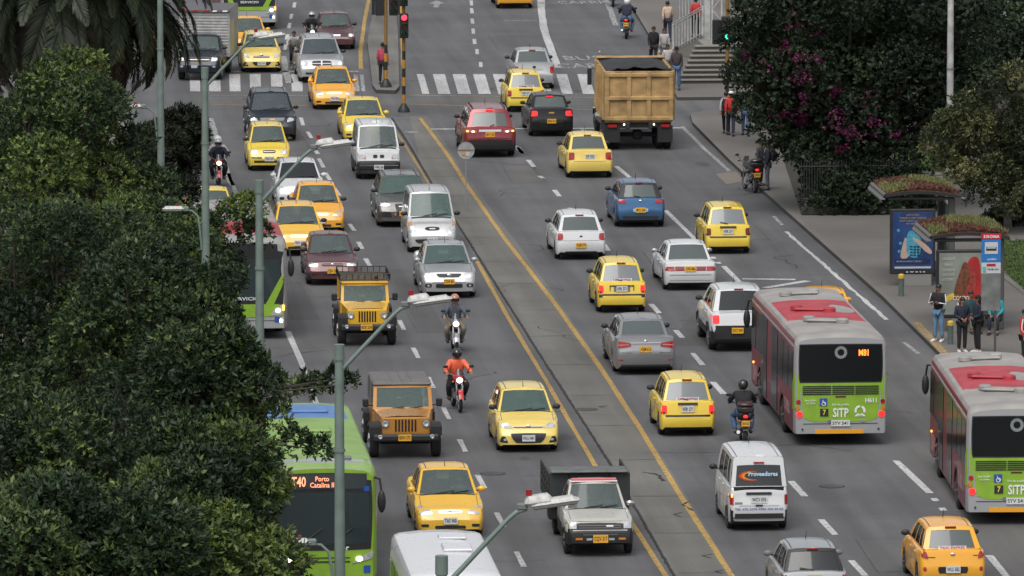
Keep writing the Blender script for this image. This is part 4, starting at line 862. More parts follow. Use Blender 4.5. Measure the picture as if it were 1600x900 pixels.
SPEC['n300'] = dict(L=4.0, W=1.60, H=1.88, body='van', paint=WHITE, belt=1.10, hz=.98, bz=.62, cowl=.42, rf=.98, rr=3.75, rb=3.9, wr=.27, gw=.94, rw=.82, lower=.62, ax=(.62, 3.1), nose=.7,
    front=[('headlight', HEAD, [(.55, .74), (.95, .74), (.96, .90), (.58, .88)], O(r=.2)), ('grille', BLACK, Q(.05, .25, .77, .89), O(r=.6)), ('indicator', AMBER, Q(.58, .66, .75, .80), O(off=.02, nv=1)), ('bumper', BLACK, Q(-1., 1., .40, .68), O(off=.05, nu=12, d=.08)), ('bumper_bar', CHROME, Q(-.85, .85, .50, .53), O(off=.075, nv=1, nu=8))], plates=[('F', .46, 'WMQ 560', PLW, .34, .165, 0, .09)], extra=[roofbox(WHITE)])
SPEC['sail'] = dict(L=4.25, W=1.69, H=1.50, body='sedan', paint=CHAR, belt=.94, tz=1.06, bz=.62, cowl=1.1, rf=1.8, rr=3.05, rb=3.62, rim=RIM,
    rear=[taillamp(.62, .96, .78, .98, TAILON, .0, .4), ('boot_recess', BLACK, [(-.5, .52), (.5, .52), (.58, .68), (-.58, .68)], O(r=.2)), ('emblem', mat('gold', (.6, .4, .1), .3, .8), Q(-.12, .12, .88, .93), O(off=.02))], plates=[('R', .60, 'KEN 415', PLY)], extra=[third_light(True, .9)])
SPEC['traverse'] = dict(L=4.9, W=1.95, H=1.78, body='suv', paint=RED, belt=1.12, bz=.72, cowl=1.2, rf=1.9, rr=4.4, rb=4.78, wr=.37, tw=.23, clear=.24, lower=.52, rim=RIM, ax=(.95, 3.9), rg=(.10, .90, .06, .8),
    rear=[('tail_light', mat('tail_clear_red', (.5, .10, .09), .2), [(.50, .92), (.93, .96), (.93, 1.06), (.50, 1.02)], O(r=.3, off=.02)), ('reversing_light', HEADON, Q(.58, .70, .945, 1.0), O(r=.8, off=.03, nu=3)), ('indicator', AMBERON, Q(.80, .9, .955, 1.02), O(r=.6, off=.03, nu=3)), ('chrome_strip', CHROME, Q(-.42, .42, .96, 1.04), O(nv=2, off=.02)), ('plate_recess', RED, Q(-.34, .34, .76, .94), O(off=.004)), ('seam', SEAM, Q(-.8, .8, .62, .72), O(nv=1, off=.006)), ('bumper_step', RED, Q(-.82, .82, .655, .70), O(nv=1, off=.02))], plates=[('R', .86, 'MVX 728', PLY)], extra=[third_light(True, .93), rails(BLACK), rearwiper(-.1)])
SPEC['mazda_b'] = dict(L=3.9, W=1.70, H=1.49, body='hatch', paint=BLUE, belt=.98, bz=.6, cowl=1.1, rf=1.8, rr=3.3, rb=3.72, rim=RIM, rear_frame=BLACK, rg=(.12, .88, .08, .86), lower=.38,
    rear=[taillamp(.58, .96, .82, .96, TAIL, .0, .5), ('plate_recess', mat('pale_blue', (.35, .45, .55), .3), Q(-.30, .30, .54, .65), O(r=.2)), ('lower_valance', BLACK, Q(-.7, .7, .30, .40), O(nu=8))], plates=[('R', .60, 'MCU 204', PLY)], extra=[rearwiper(.15), third_light(), badge('R', .9, r=.04)])
SPEC['clio'] = dict(L=4.05, W=1.66, H=1.44, body='hatch', paint=WHITE, belt=.92, bz=.58, cowl=1.1, rf=1.75, rr=3.35, rb=3.82, rg=(.08, .92, .06, .86),
    rear=[taillamp(.70, .97, .66, .88, TAIL, .0, .5), ('bumper_seam', SEAM, Q(-.9, .9, .635, .645), O(nv=1, off=.004, nu=8)), ('valance', BLACK, [(-.7, .2), (.7, .2), (.6, .30), (-.6, .30)], O(nu=8))], plates=[('R', .50, 'KLM 276', PLY)], extra=[third_light(), badge('R', .78, BLACK, .03)])
SPEC['b13'] = dict(L=4.32, W=1.67, H=1.39, body='sedan', paint=WHITE, belt=.88, tz=.92, bz=.60, cowl=1.25, rf=1.95, rr=3.1, rb=3.65, antenna=False, mirror=mat('chrome_dull', (.4, .4, .4), .3, .6), rg=(.06, .94, .04, .93),
    rear=[('tail_light', TAIL, Q(.60, .95, .64, .77), O(off=.015)), ('tail_panel', mat('red_panel', (.22, .02, .02), .3), Q(.22, .58, .64, .77), O(off=.012)), ('bumper_seam', GREY, Q(-.97, .97, .50, .52), O(nv=1, off=.006, nu=10)), ('bumper_line', GREY, Q(-.95, .95, .33, .345), O(nv=1, off=.006, nu=10))], plates=[('R', .70, 'CFG 806', PLY)])
SPEC['ssang'] = dict(L=4.6, W=1.88, H=1.76, body='suv', paint=WHITE, belt=1.15, tz=1.15, bz=.78, cowl=1.15, rf=1.85, rr=3.5, rb=4.1, wr=.37, tw=.23, clear=.25, lower=.70, rim=RIM, ax=(.9, 3.75), rglass=GLASSD, rg=(.1, .9, .05, .93),
    rear=[taillamp(.72, .98, .86, 1.10, TAILON, 0, .2), ('bumper', BLACK, Q(-1., 1., .40, .80), O(off=.04, nu=12, d=.08))], plates=[('R', .66, 'DCT 593', PLY, .34, .165, .15, .08)], extra=[third_light(False, 1.0), rearwiper(-.12)])
SPEC['sentra'] = dict(L=4.62, W=1.76, H=1.50, body='sedan', paint=GREYC, belt=.96, tz=1.10, bz=.66, cowl=1.2, rf=1.95, rr=3.35, rb=4.0, rim=RIM, wr=.31, ax=(.85, 3.55), hz=.8,
    rear=[('tail_light', TAIL, [(.46, .84), (.96, .78), (.96, 1.0), (.50, .94)], O(r=.35, off=.02)), ('tail_lens', mat('lens_pink', (.55, .2, .2), .2), [(.54, .875), (.86, .865), (.9, .89), (.56, .90)], O(off=.028, nv=1)), ('chrome_strip', CHROME, Q(-.48, .48, .925, .945), O(nv=1, off=.03)), ('plate_recess', GREYC, [(-.42, .62), (.42, .62), (.46, .84), (-.46, .84)], O(off=.003)), ('reflector', TAIL, Q(.72, .88, .44, .47), O(nv=1)), ('valance', BLACK, Q(-.8, .8, .26, .32), O(nu=8)), ('bumper_seam', SEAM, Q(.44, .98, .655, .665), O(nv=1, off=.004))], plates=[('R', .76, 'HZM 612', PLY)], extra=[badge('R', .99, r=.035)])
SPEC['logan_r'] = dict(L=4.25, W=1.70, H=1.52, body='sedan', paint=SILV, belt=.96, tz=1.05, bz=.58, cowl=1.1, rf=1.8, rr=3.05, rb=3.6, rear=[taillamp(.74, .98, .66, .93, TAIL, 0, .3), ('plate_recess', SILV, Q(-.4, .4, .68, .84), O())], extra=[third_light(), badge('R', .9, BLACK)])
SPEC['carry'] = dict(L=3.6, W=1.50, H=1.88, body='van', paint=WHITE, belt=1.12, bz=.66, cowl=.35, rf=.85, rr=3.42, rb=3.56, wr=.27, gw=.95, rw=.84, hz=.95, nose=.6, lower=.42, ax=(.6, 2.95), rg=(.08, .92, .02, .72), rglass=GLASSD, rear_frame=WHITE,
    rear=[taillamp(.84, .99, .68, .92, TAIL, 0, .1), ('indicator', AMBERON, Q(.86, .98, .86, .92), O(off=.03, nu=2, nv=1, mir=False)), ('hatch_handle', BLACK, Q(-.42, .42, .92, .98), O(off=.03, nv=1)), ('bumper', BLACK, Q(-.99, .99, .34, .46), O(off=.05, nu=10)), ('latch', BLACK, Q(-.12, .12, .64, .68), O(nv=1, off=.02)), ('bumper_seam', SEAM, Q(-.97, .97, .645, .652), O(nv=1, off=.004)), ('bumper_end', BLACK, Q(.86, .99, .46, .54), O(nu=2, off=.02)), ('badge_strip', GREY, Q(.55, .8, .69, .74), O(nv=1, mir=False))], plates=[('R', .80, 'WCV 076', PLW, .40, .17)])
SPEC['kalos'] = dict(L=3.65, W=1.60, H=1.46, body='hatch', paint=SILV, belt=.95, bz=.6, cowl=1.0, rf=1.6, rr=3.1, rb=3.5, rg=(.06, .94, .0, .86), rear_frame=BLACK, rglass=GLASSD, mirror=GREY,
    rear=[('tail_light', TAIL, [(.76, .70), (.97, .70), (.93, .97), (.84, .97)], O(r=.2, off=.02))], extra=[rearwiper(.25), third_light()], plates=[('R', .8, 'HTR 482', PLY)])
SPEC['picanto'] = dict(rglass=GLASSR, L=3.6, W=1.60, H=1.50, body='hatch', paint=TX2, belt=.98, bz=.6, cowl=1.0, rf=1.55, rr=3.05, rb=3.44, rg=(.10, .90, .06, .84), rear_frame=TX2,
    rear=[('tail_light', TAIL, [(.72, .78), (.97, .84), (.95, 1.06), (.80, 1.0)], O(r=.35, off=.025)), ('reflector', TAIL, Q(.78, .88, .50, .60), O(r=.6)), ('plate_recess', BLACK, [(-.42, .44), (.42, .44), (.46, .60), (-.46, .60)], O(r=.2)), ('lettering_strip', INK, Q(.52, .78, .81, .825), O(nv=1, mir=False)), ('lettering_strip', INK, Q(-.8, -.6, .85, .865), O(nv=1, mir=False))], plates=[('R', .54, 'WLS 582', PLW)], extra=[third_light(), sticker('TAXI EXPRES', WHT, .66, .09, .08), badge('R', .88, r=.04)])
def carry_art(root, bv, d):
    a = d['rg'](.5, .34); b_ = d['rg'](.5, .6); tl = -math.atan2(a.y-b_.y, b_.z-a.z)
    q = MB(); c0 = d['rg'](.5, .36)+Vector((-.33*1, .012, 0))
    for k, (r0, mm) in enumerate(((.26, mat('flame_red', (.6, .05, .02), .5)), (.21, mat('flame_orange', (.8, .3, .03), .5)))):
        n = 14
        for i in range(n):
            t0, t1 = math.pi*(-.62+1.25*i/n), math.pi*(-.62+1.25*(i+1)/n); f = lambda t, r: Vector((-.0-(r*1.5*math.cos(t))*-1*-1, .004*k, r*.62*math.sin(t)))
            wv = .05*math.sin(math.pi*(i+.5)/n)+.008
            base = d['rg'](.5, .36)+Vector((.16, .016+.004*k, -.0))
            P_ = lambda t, r: base+Vector((r*1.3*math.cos(t), 0, r*.50*math.sin(t))) 
            q.poly([P_(t0, r0), P_(t1, r0), P_(t1, r0-wv), P_(t0, r0-wv)], mm)
    o = q.build('window_emblem', root, smooth=False)
    ln = mat('brand_blue', (.45, .66, .85), .4)
    lettering('Proveedores', ln, root, d['rg'](.5, .42)+Vector((-.10, .03, 0)), .72, 'B', .11, .02, tilt=-tl)
    h = bv.ray_cast(Vector((0, 30, .56)), Vector((0, -1, 0)))
    lettering('TEL 672 3374 4785 303 43 62', mat('print_blue', (.05, .1, .4), .5), root, (0, h[0].y+.015, .57), 1.2, 'B', .045, .0)
SPEC['carry']['extra'] = [carry_art, third_light(False, .8)]
V = []
def add(spec, name, px, py, face, label, cat='car', group=None, rz=0.):
    o = make_car(spec, name, label, cat, group); place(o, px, py, face, spec['L'], rz); V.append(o); return o
TG = 'yellow taxis in the traffic'; CG = 'cars in the traffic'
add(RIO(TX2, smile=True, plate=None), 'taxi', 389, 88, 'F', 'amber taxi between the far green bus and the pale yellow taxi', 'taxi', TG)
add(I10(TX3), 'taxi', 409, 114, 'F', 'pale yellow hatchback taxi stopped at the left zebra crossing behind a lamp head', 'taxi', TG)
add(RIO(TX2), 'taxi', 523, 172, 'F', 'bright amber sedan taxi just over the left zebra crossing', 'taxi', TG)
add(RIO(TX1, lights=[(.60, .60), (.94, .62), (.94, .75), (.64, .74)], plate='SHF 118'), 'taxi', 571, 224, 'F', 'yellow sedan taxi just behind the white van with black bumper', 'taxi', TG)
s0 = SANTRO(TX1, plate='VDX 241'); add(s0, 'taxi', 421, 268, 'F', 'boxy yellow hatchback taxi following in front of the dark blue SUV', 'taxi', TG)
add(RIO(TX1), 'taxi', 331, 375, 'F', 'yellow taxi almost hidden behind the left roadside trees, only its roof showing', 'taxi', TG)
add(RIO(TX2, mir=BLACK, plate=None), 'taxi', 500, 366, 'F', 'amber taxi overlapping another taxi, in front of the white hatchback', 'taxi', TG)
t18 = RIO(TX4, smile=False, mir=BLACK, plate='VEW 612'); t18['lights'] = 0; t18['body'] = 'hatch'; t18['L'] = 3.9; t18['rr'] = 3.4; t18['rb'] = 3.75; t18['ax'] = (.72, 3.2)
add(t18, 'taxi', 468, 401, 'F', 'amber hatchback taxi with black oval grille beside the half hidden red-roofed bus', 'taxi', TG)
add(I10(TX3, True), 'taxi', 826, 708, 'F', 'pale yellow hatchback taxi with big black lower grille, right of the ochre off-roader', 'taxi', TG)
add(RIO(TX4), 'taxi', 704, 842, 'F', 'amber sedan taxi right behind the white van roof at the bottom', 'taxi', TG)
add(ACCENT(TX2), 'taxi', 805, 14, 'R', 'yellow taxi cut by the top edge, driving away in the middle lane', 'taxi', TG)
add(SANTRO(TX1, white_sticker=True), 'taxi', 822, 176, 'R', 'yellow hatchback taxi on the right zebra crossing with white window sticker', 'taxi', TG)
add(ACCENT(TX3), 'taxi', 922, 279, 'R', 'pale yellow sedan taxi driving away left of the dump truck', 'taxi', TG)
add(SANTRO(TX1, white_sticker=False, lit=mat('tail_light_dull', (.16, .03, .02), .3)), 'taxi', 1138, 398, 'R', 'yellow hatchback taxi near the kerb line, right of the blue hatchback', 'taxi', TG)
add(SANTRO(TX1, TAILON, grab=True), 'taxi', 972, 490, 'R', 'yellow hatchback taxi with black tailgate handle and lit tail lights', 'taxi', TG)
add(RIO(TX2), 'taxi', 1297, 540, 'R', 'yellow taxi ahead of the middle red bus, only its roof showing', 'taxi', TG)
add(SANTRO(TX1, TAILON), 'taxi', 1075, 683, 'R', 'yellow hatchback taxi left of the motorcyclist with the red top box', 'taxi', TG)
add(SPEC['picanto'], 'taxi', 1489, 925, 'R', 'amber rounded hatchback taxi at the bottom right corner with window sticker', 'taxi', TG)
add(SPEC['journey'], 'car', 503, 130, 'F', 'silver people carrier with chrome cross grille and lit headlights at the left crossing', 'car', CG)
add(SPEC['oldsedan'], 'car', 526, 78, 'F', 'maroon old saloon behind the silver people carrier', 'car', CG)
add(SPEC['captiva'], 'car', 426, 222, 'F', 'dark navy SUV with large clear headlights', 'car', CG)
add(SPEC['mazda_w'], 'car', 470, 327, 'F', 'white hatchback facing the camera behind two amber taxis', 'car', CG)
add(SPEC['q3'], 'car', 632, 356, 'F', 'dark warm grey SUV beside the silver minivan', 'car', CG)
add(SPEC['minivan'], 'minivan', 676, 396, 'F', 'tall silver minivan with a small oval grille', 'minivan', CG)
add(SPEC['corsa'], 'car', 520, 447, 'F', 'maroon saloon with round headlights behind the yellow off-roader', 'car', CG)
add(SPEC['logan'], 'car', 702, 467, 'F', 'silver saloon with yellow plate beside the median line', 'car', CG)
add(SPEC['n300'], 'van', 592, 281, 'F', 'white small van with black bumper facing the camera', 'van', CG)
add(SPEC['logan_r'], 'car', 835, 140, 'R', 'silver saloon driving away over the right zebra crossing', 'car', CG)
add(SPEC['sail'], 'car', 862, 214, 'R', 'charcoal saloon with lit brake lights beside the dump truck', 'car', CG)
add(SPEC['traverse'], 'car', 766, 247, 'R', 'cherry red large SUV driving away behind the round sign', 'car', CG)
add(SPEC['mazda_b'], 'car', 1001, 356, 'R', 'blue hatchback driving away in the middle lane', 'car', CG)
add(SPEC['clio'], 'car', 908, 407, 'R', 'white rounded hatchback left of the blue hatchback', 'car', CG)
add(SPEC['b13'], 'car', 1079, 455, 'R', 'white older saloon with a full-width red tail panel', 'car', CG)
add(SPEC['ssang'], 'car', 1160, 551, 'R', 'white SUV with black rear bumper beside the middle bus', 'car', CG, rz=0)
add(SPEC['sentra'], 'car', 1009, 587, 'R', 'grey metallic saloon with wide red tail lights', 'car', CG)
add(SPEC['carry'], 'van', 1186, 831, 'R', 'small white van with a swoosh sign on its rear window', 'van', CG)
add(SPEC['kalos'], 'car', 1273, 958, 'R', 'silver hatchback cut by the bottom edge with tall red tail lights', 'car', CG)
def part(name, parent, *boxes, r=.03, **kw):
    b = MB()
    for c, d, m in boxes: rbox(b, c, d, m, r, **kw)
    return b.build(name, parent, ang=30)
# ---------------------------------------------------------------- buses
BUSGREY = paint('bus_silver', (.40, .41, .42), .3, .4); BUSROOF = mat('bus_roof_grey', (.31, .295, .28), .6, noise=.25, nscale=1.2); BUSROOFR = mat('bus_roof_red', (.42, .045, .06), .55, noise=.3, nscale=1.5)
BUSRED = mat('bus_side_maroon', (.20, .012, .028), .4, 0, .2, noise=.3, nscale=1.5); BUSGRN = mat('bus_green', (.24, .42, .035), .35, 0, .4, noise=.12); BUSGRN2 = mat('bus_roof_lime', (.24, .38, .11), .55, noise=.18, nscale=1.2); BUSBLU = mat('bus_roof_blue', (.11, .22, .46), .55, noise=.15)
GLASSD2 = glass('bus_glass', (.012, .014, .015), .12, (.25, .27, .27)); GLASSD2.node_tree.nodes['Principled BSDF'].inputs['Roughness'].default_value = .16; GLASSD2.node_tree.nodes['Principled BSDF'].inputs['Specular IOR Level'].default_value = .3; GLASSF = glass('bus_windscreen', (.045, .065, .07), .35, (.5, .55, .55))
BUSPINK = mat('bus_side_print', (.42, .22, .22), .5, noise=.6, nscale=6)
def LED(name, c, s=2.2): return mat(name, c, .5, emit=c, es=s)
LEDO = LED('led_orange', (1, .22, .03)); LEDP = LED('led_salmon', (1, .36, .2), 1.3)
def bus_shell(root, L, W, H, sidem, roofm, facem, rear=True, ax=(2.2, 7.6), WR=.48, zc=.34):
    hw = W/2; y0 = -L/2; b = MB(); rings = []
    ys = {0, .02, .06, .14, .3, .6, L-.5, L-.2, L-.1, L-.04, L}
    for a in ax:
        for k in range(-6, 7): ys.add(a+(WR+.09)*math.sin(k/6*math.pi/2))
    k = 1.0
    while k < L-.5: ys.add(k); k += .9
    ys = sorted(ys)
    for y in ys:
        e = min(1, y/.3); e2 = min(1, (L-y)/.2); f = 1-(1-e)**2.2*.09-(1-e2)**2.2*.05; w_ = hw*f; t = H-(1-e)**2*.14-(1-e2)**2*.10
        za = zc
        for a in ax:
            d = abs(y-a)
            if d < WR+.09: za = max(za, WR+math.sqrt((WR+.09)**2-d*d))
        tw = .985
        half = [(0, zc), (.74*w_, zc), (.76*w_, za), (.985*w_, za), (w_, za+.06), (w_, 1.15), (w_*.998, 1.6), (w_*tw, t-.30), (w_*.965, t-.15), (w_*.91, t-.06), (w_*.80, t-.015), (.4*w_, t+.03), (0, t+.04)]
        rings.append(b.add([(x, y0+y, z) for x, z in half+[(-x, z) for x, z in half[-2:0:-1]]]))
    n = 24
    for i in range(len(rings)-1):
        for j in range(n):
            jj = min(j, n-1-j); ym = (ys[i]+ys[i+1])/2
            m = DARK if jj < 3 else (roofm if jj >= 8 else (facem if ym < .3 or ym > L-.2 else sidem))
            b.face((rings[i]+j, rings[i]+(j+1) % n, rings[i+1]+(j+1) % n, rings[i+1]+j), m)
    b.face([rings[0]+j for j in range(n)], facem); b.face([rings[-1]+j for j in range(n)][::-1], facem)
    b.build('body', root, ang=30, merge=True); bv = bvh_of(b)
    for a in ax: both(lambda s: wheel(root, s*(hw-.17), y0+a, WR, .28, STEEL))
    return bv
def vent(root, x, y, z, m, fl=1):
    b = MB(); b.lathe([(0, .17), (.09, .17), (.12, .13), (.12, .001)], m, 14, 'z', (x-.42*fl, y-.25, z)); b.lathe([(0, .17), (.09, .17), (.12, .13), (.12, .001)], m, 14, 'z', (x+.42*fl, y+.3, z))
    rbox(b, (x, y+.05, z+.045), (1.0, .42, .07), m, .03, rot=Matrix.Rotation(.25*fl, 3, 'Z'))
    b.build('roof_vent', root)
def big_mirror(root, x, y, z, s):
    b = MB(); b.ball((x+s*.12, y-.18, z), (.10, .09, .27), BLACK, 10, 8); b.tube([(x-s*.1, y+.15, z+.55), (x+s*.08, y-.1, z+.52), (x+s*.12, y-.18, z+.2)], .03, BLACK, 6); b.build('side_mirror', root)
def seat_rows(root, L, W, y0, m):
    b = MB()
    for k in range(int((L-3)/1.0)):
        for x in (-.85, -.4, .4, .85):
            rbox(b, (x*W/2.5, y0+2.2+k*1.0, 1.45), (.42, .1, .7), m, .04)
    b.build('seats', root)
def sitp_bus(label):
    L, W, H = 10.4, 2.5, 2.98; root = thing('bus', label, 'bus', group='red and green city buses driving away'); y0 = -L/2; yr = L/2
    bv = bus_shell(root, L, W, H, BUSRED, BUSROOF, BUSGREY)
    hw = W/2
    # roof band and vents
    stick(bv, [(-hw*.96, yr-7.4), (hw*.96, yr-7.2), (hw*.96, yr-3.3), (-hw*.96, yr-2.9)], 'T', BUSROOFR, 'roof_band', root, .006, 14, 10)
    stick(bv, [(-1.0, yr-5.9), (-.45, yr-6.4), (-.2, yr-4.6), (-1.0, yr-4.5)], 'T', BUSROOF, 'roof_band_gap', root, .012, 8, 8, .8)
    vent(root, .1, yr-8.6, H+.04, BUSROOF, 1); vent(root, .15, yr-5.0, H+.04, BUSROOFR, -1); vent(root, .1, yr-2.6, H+.04, BUSROOF, -1)
    # rear face
    S_ = lambda nm, m, q, off=.012, nu=8, nv=4, r=0, d=.04: stick(bv, q, 'R', m, nm, root, off, nu, nv, r, d)
    S_('rear_window', GLASSD2, Q(-1.10, 1.10, 1.74, 2.72), .014, 10, 6, .06); S_('window_edge', BLACK, Q(-1.13, 1.13, 1.69, 2.75), .008, 10, 6, .06)
    S_('green_panel', BUSGRN, [(-.98, .74), (.98, .74), (1.10, 1.70), (-1.10, 1.70)], .010, 8, 5)
    both(lambda s: S_('green_corner', BUSGRN, [(s*1.06, .76), (s*1.165, .96), (s*1.165, 2.0), (s*1.10, 1.72)] if s > 0 else [(s*1.165, .96), (s*1.06, .76), (s*1.10, 1.72), (s*1.165, 2.0)], .010, 3, 5))
    S_('green_panel_tip', BUSGRN, [(-.72, .66), (.72, .66), (.98, .745), (-.98, .745)], .0095, 8, 2)
    for k in range(5): S_('louvre', BLACK, Q(-1.02, 1.02, 1.385+k*.052, 1.415+k*.052), .022, 8, 1)
    for x in (-.38, .24): S_('louvre_post', BUSGRN, Q(x-.01, x+.01, 1.37, 1.63), .026, 1, 3)
    both(lambda s: [S_(n_, m_, Q(s*x-r, s*x+r, z-r, z+r), .03, 4, 4, 1) for n_, m_, x, z, r in (('marker_light', TAIL, 1.13, 1.20, .06), ('indicator', AMBER, 1.16, 1.03, .06), ('tail_light', TAILON, 1.10, .86, .085), ('camera_hole', BLACK, 1.02, .46, .025))])
    S_('bumper_line', SEAM, Q(-1.0, 1.0, .60, .615), .012, 8, 1); S_('reflective_strip', mat('strip_yellow', (.75, .33, .02), .5), Q(-.62, .68, .34, .45), .02, 6, 1)
    S_('lid_ring', CHROME, Q(-.66, -.52, .64, .72), .02, 3, 3, 1); S_('lid_ring', CHROME, Q(.22, .36, .64, .72), .02, 3, 3, 1)
    S_('high_brake_light', mat('lens_dark', (.1, .02, .02), .3), Q(-.14, .14, 1.31, 1.35), .02, 3, 1)
    yb = yr+.028
    b = MB(); b.box((0, yr+.03, .62), (.5, .02, .16), PLW); pl = b.build('number_plate', root, smooth=False); lettering('SYV 541', INK, pl, (0, yr+.042, .62), .42, 'B', .09, .01)
    lettering('SiTP', WHT, root, (.0, yb, .89), .42, 'B', .24, .02)
    b = MB()
    for i in range(16):
        a0, a1 = i*math.pi/8, (i+1)*math.pi/8; c_ = Vector((-.52, yb, .95))
        ff = lambda a, r: c_+Vector((r*math.cos(a), 0, r*math.sin(a)))
        if i % 5 != 4: b.poly([ff(a0, .15), ff(a1, .15), ff(a1, .09), ff(a0, .09)], WHT)
    b.poly([(-.66, yb, .80), (-.38, yb, .80), (-.40, yb, .84), (-.64, yb, .84)], WHT); b.build('city_emblem', root, smooth=False)
    b = MB(); b.box((.46, yr+.022, 1.19), (.2, .015, .2), mat('sign_blue', (.02, .08, .35), .4)); o = b.build('wheelchair_sign', root, smooth=False)
    b = MB(); b.lathe([(0, .045), (0.002, .06)], WHT, 12, 'y', (.45, yr+.034, 1.15)); b.tube([(.48, yr+.036, 1.25), (.47, yr+.036, 1.18), (.43, yr+.036, 1.17), (.41, yr+.036, 1.12)], .012, WHT, 4); b.build('wheelchair_symbol', o)
    b = MB(); b.box((.44, yr+.022, .91), (.22, .015, .2), INK); o = b.build('gear_sign', root, smooth=False); lettering('7', mat('sign_yellow', (.8, .6, .05), .5), o, (.44, yr+.034, .91), .08, 'B', .14, .02)
    lettering('H611', WHT, root, (-.82, yb, 1.22), .3, 'B', .12, .02); lettering('M81', LEDO, root, (-.62, yr+.022, 2.50), .26, 'B', .17, .02)
    lettering('bus limpio\nno fume', WHT, root, (.80, yb, 1.2), .3, 'B', .06, .0); lettering('Rio de prueba', WHT, root, (.0, yb, 1.12), .45, 'B', .06, .0)
    b = MB(); b.lathe([(0, .09), (.004, .17)], mat('emblem_grey', (.2, .22, .22), .5), 16, 'y', (0, yr+.02, 2.52)); b.build('window_emblem', root)
    b = MB()
    for x in (-.72, 0, .72): rbox(b, (x, yr-.18, 2.05), (.5, .12, .6), mat('seat_red', (.16, .02, .02), .8), .06)
    # left flank (+x side when seen along the travel) and right flank
    for s, nm in ((1, 'S'), (-1, 'L')):
        F_ = lambda n_, m_, ya_, yb_, z0, z1, off=.012, nu=3, nv=2: stick(bv, [(ya_, z0), (yb_, z0), (yb_, z1), (ya_, z1)], nm, m_, n_, root, off, nu, nv)
        for ya_, yb_ in ((-1.0, .5), (.6, 2.0), (2.1, 3.5), (3.6, 4.9)) if s < 0 else ((-4.9, -3.9), (-3.7, -2.4), (1.5, 2.6), (2.7, 3.8), (3.9, 4.9)): F_('side_window', GLASSD2, ya_, yb_, 1.45, 2.52)
        for ya_, yb_ in (((-2.5, -1.2), (.0, 1.3)) if s > 0 else ((-4.7, -3.6),)):
            F_('door', GLASSD2, ya_, (ya_+yb_)/2-.01, .42, 2.6, .014, 2, 4); F_('door', GLASSD2, (ya_+yb_)/2+.01, yb_, .42, 2.6, .014, 2, 4)
        F_('side_print', BUSPINK, -4.6, -3.0, .5, .95, .008); F_('side_print', BUSPINK, 2.4, 4.2, .75, 1.05, .008); F_('roof_trim', BUSGREY, -4.9, 4.95, 2.64, 2.70, .014, 8, 1)
        stick(bv, [(4.93, .98), (5.15, 1.0), (5.15, 2.02), (4.93, 1.7)], nm, BUSGRN, 'green_flank', root, .012, 2, 4)
        F_('side_marker', AMBERON, -4.4, -4.3, .98, 1.03, .03)
        big_mirror(root, s*1.22, y0+.05, 2.1, s)
    stick(bv, Q(-1.12, 1.12, 1.15, 2.6), 'F', GLASSD2, 'windscreen', root, .014, 10, 6, .1); stick(bv, Q(-1.1, 1.1, .4, 1.1), 'F', BUSGRN, 'front_panel', root, .012, 8, 4, .1)
    seat_rows(root, L, W, y0, SEATM)
    return root

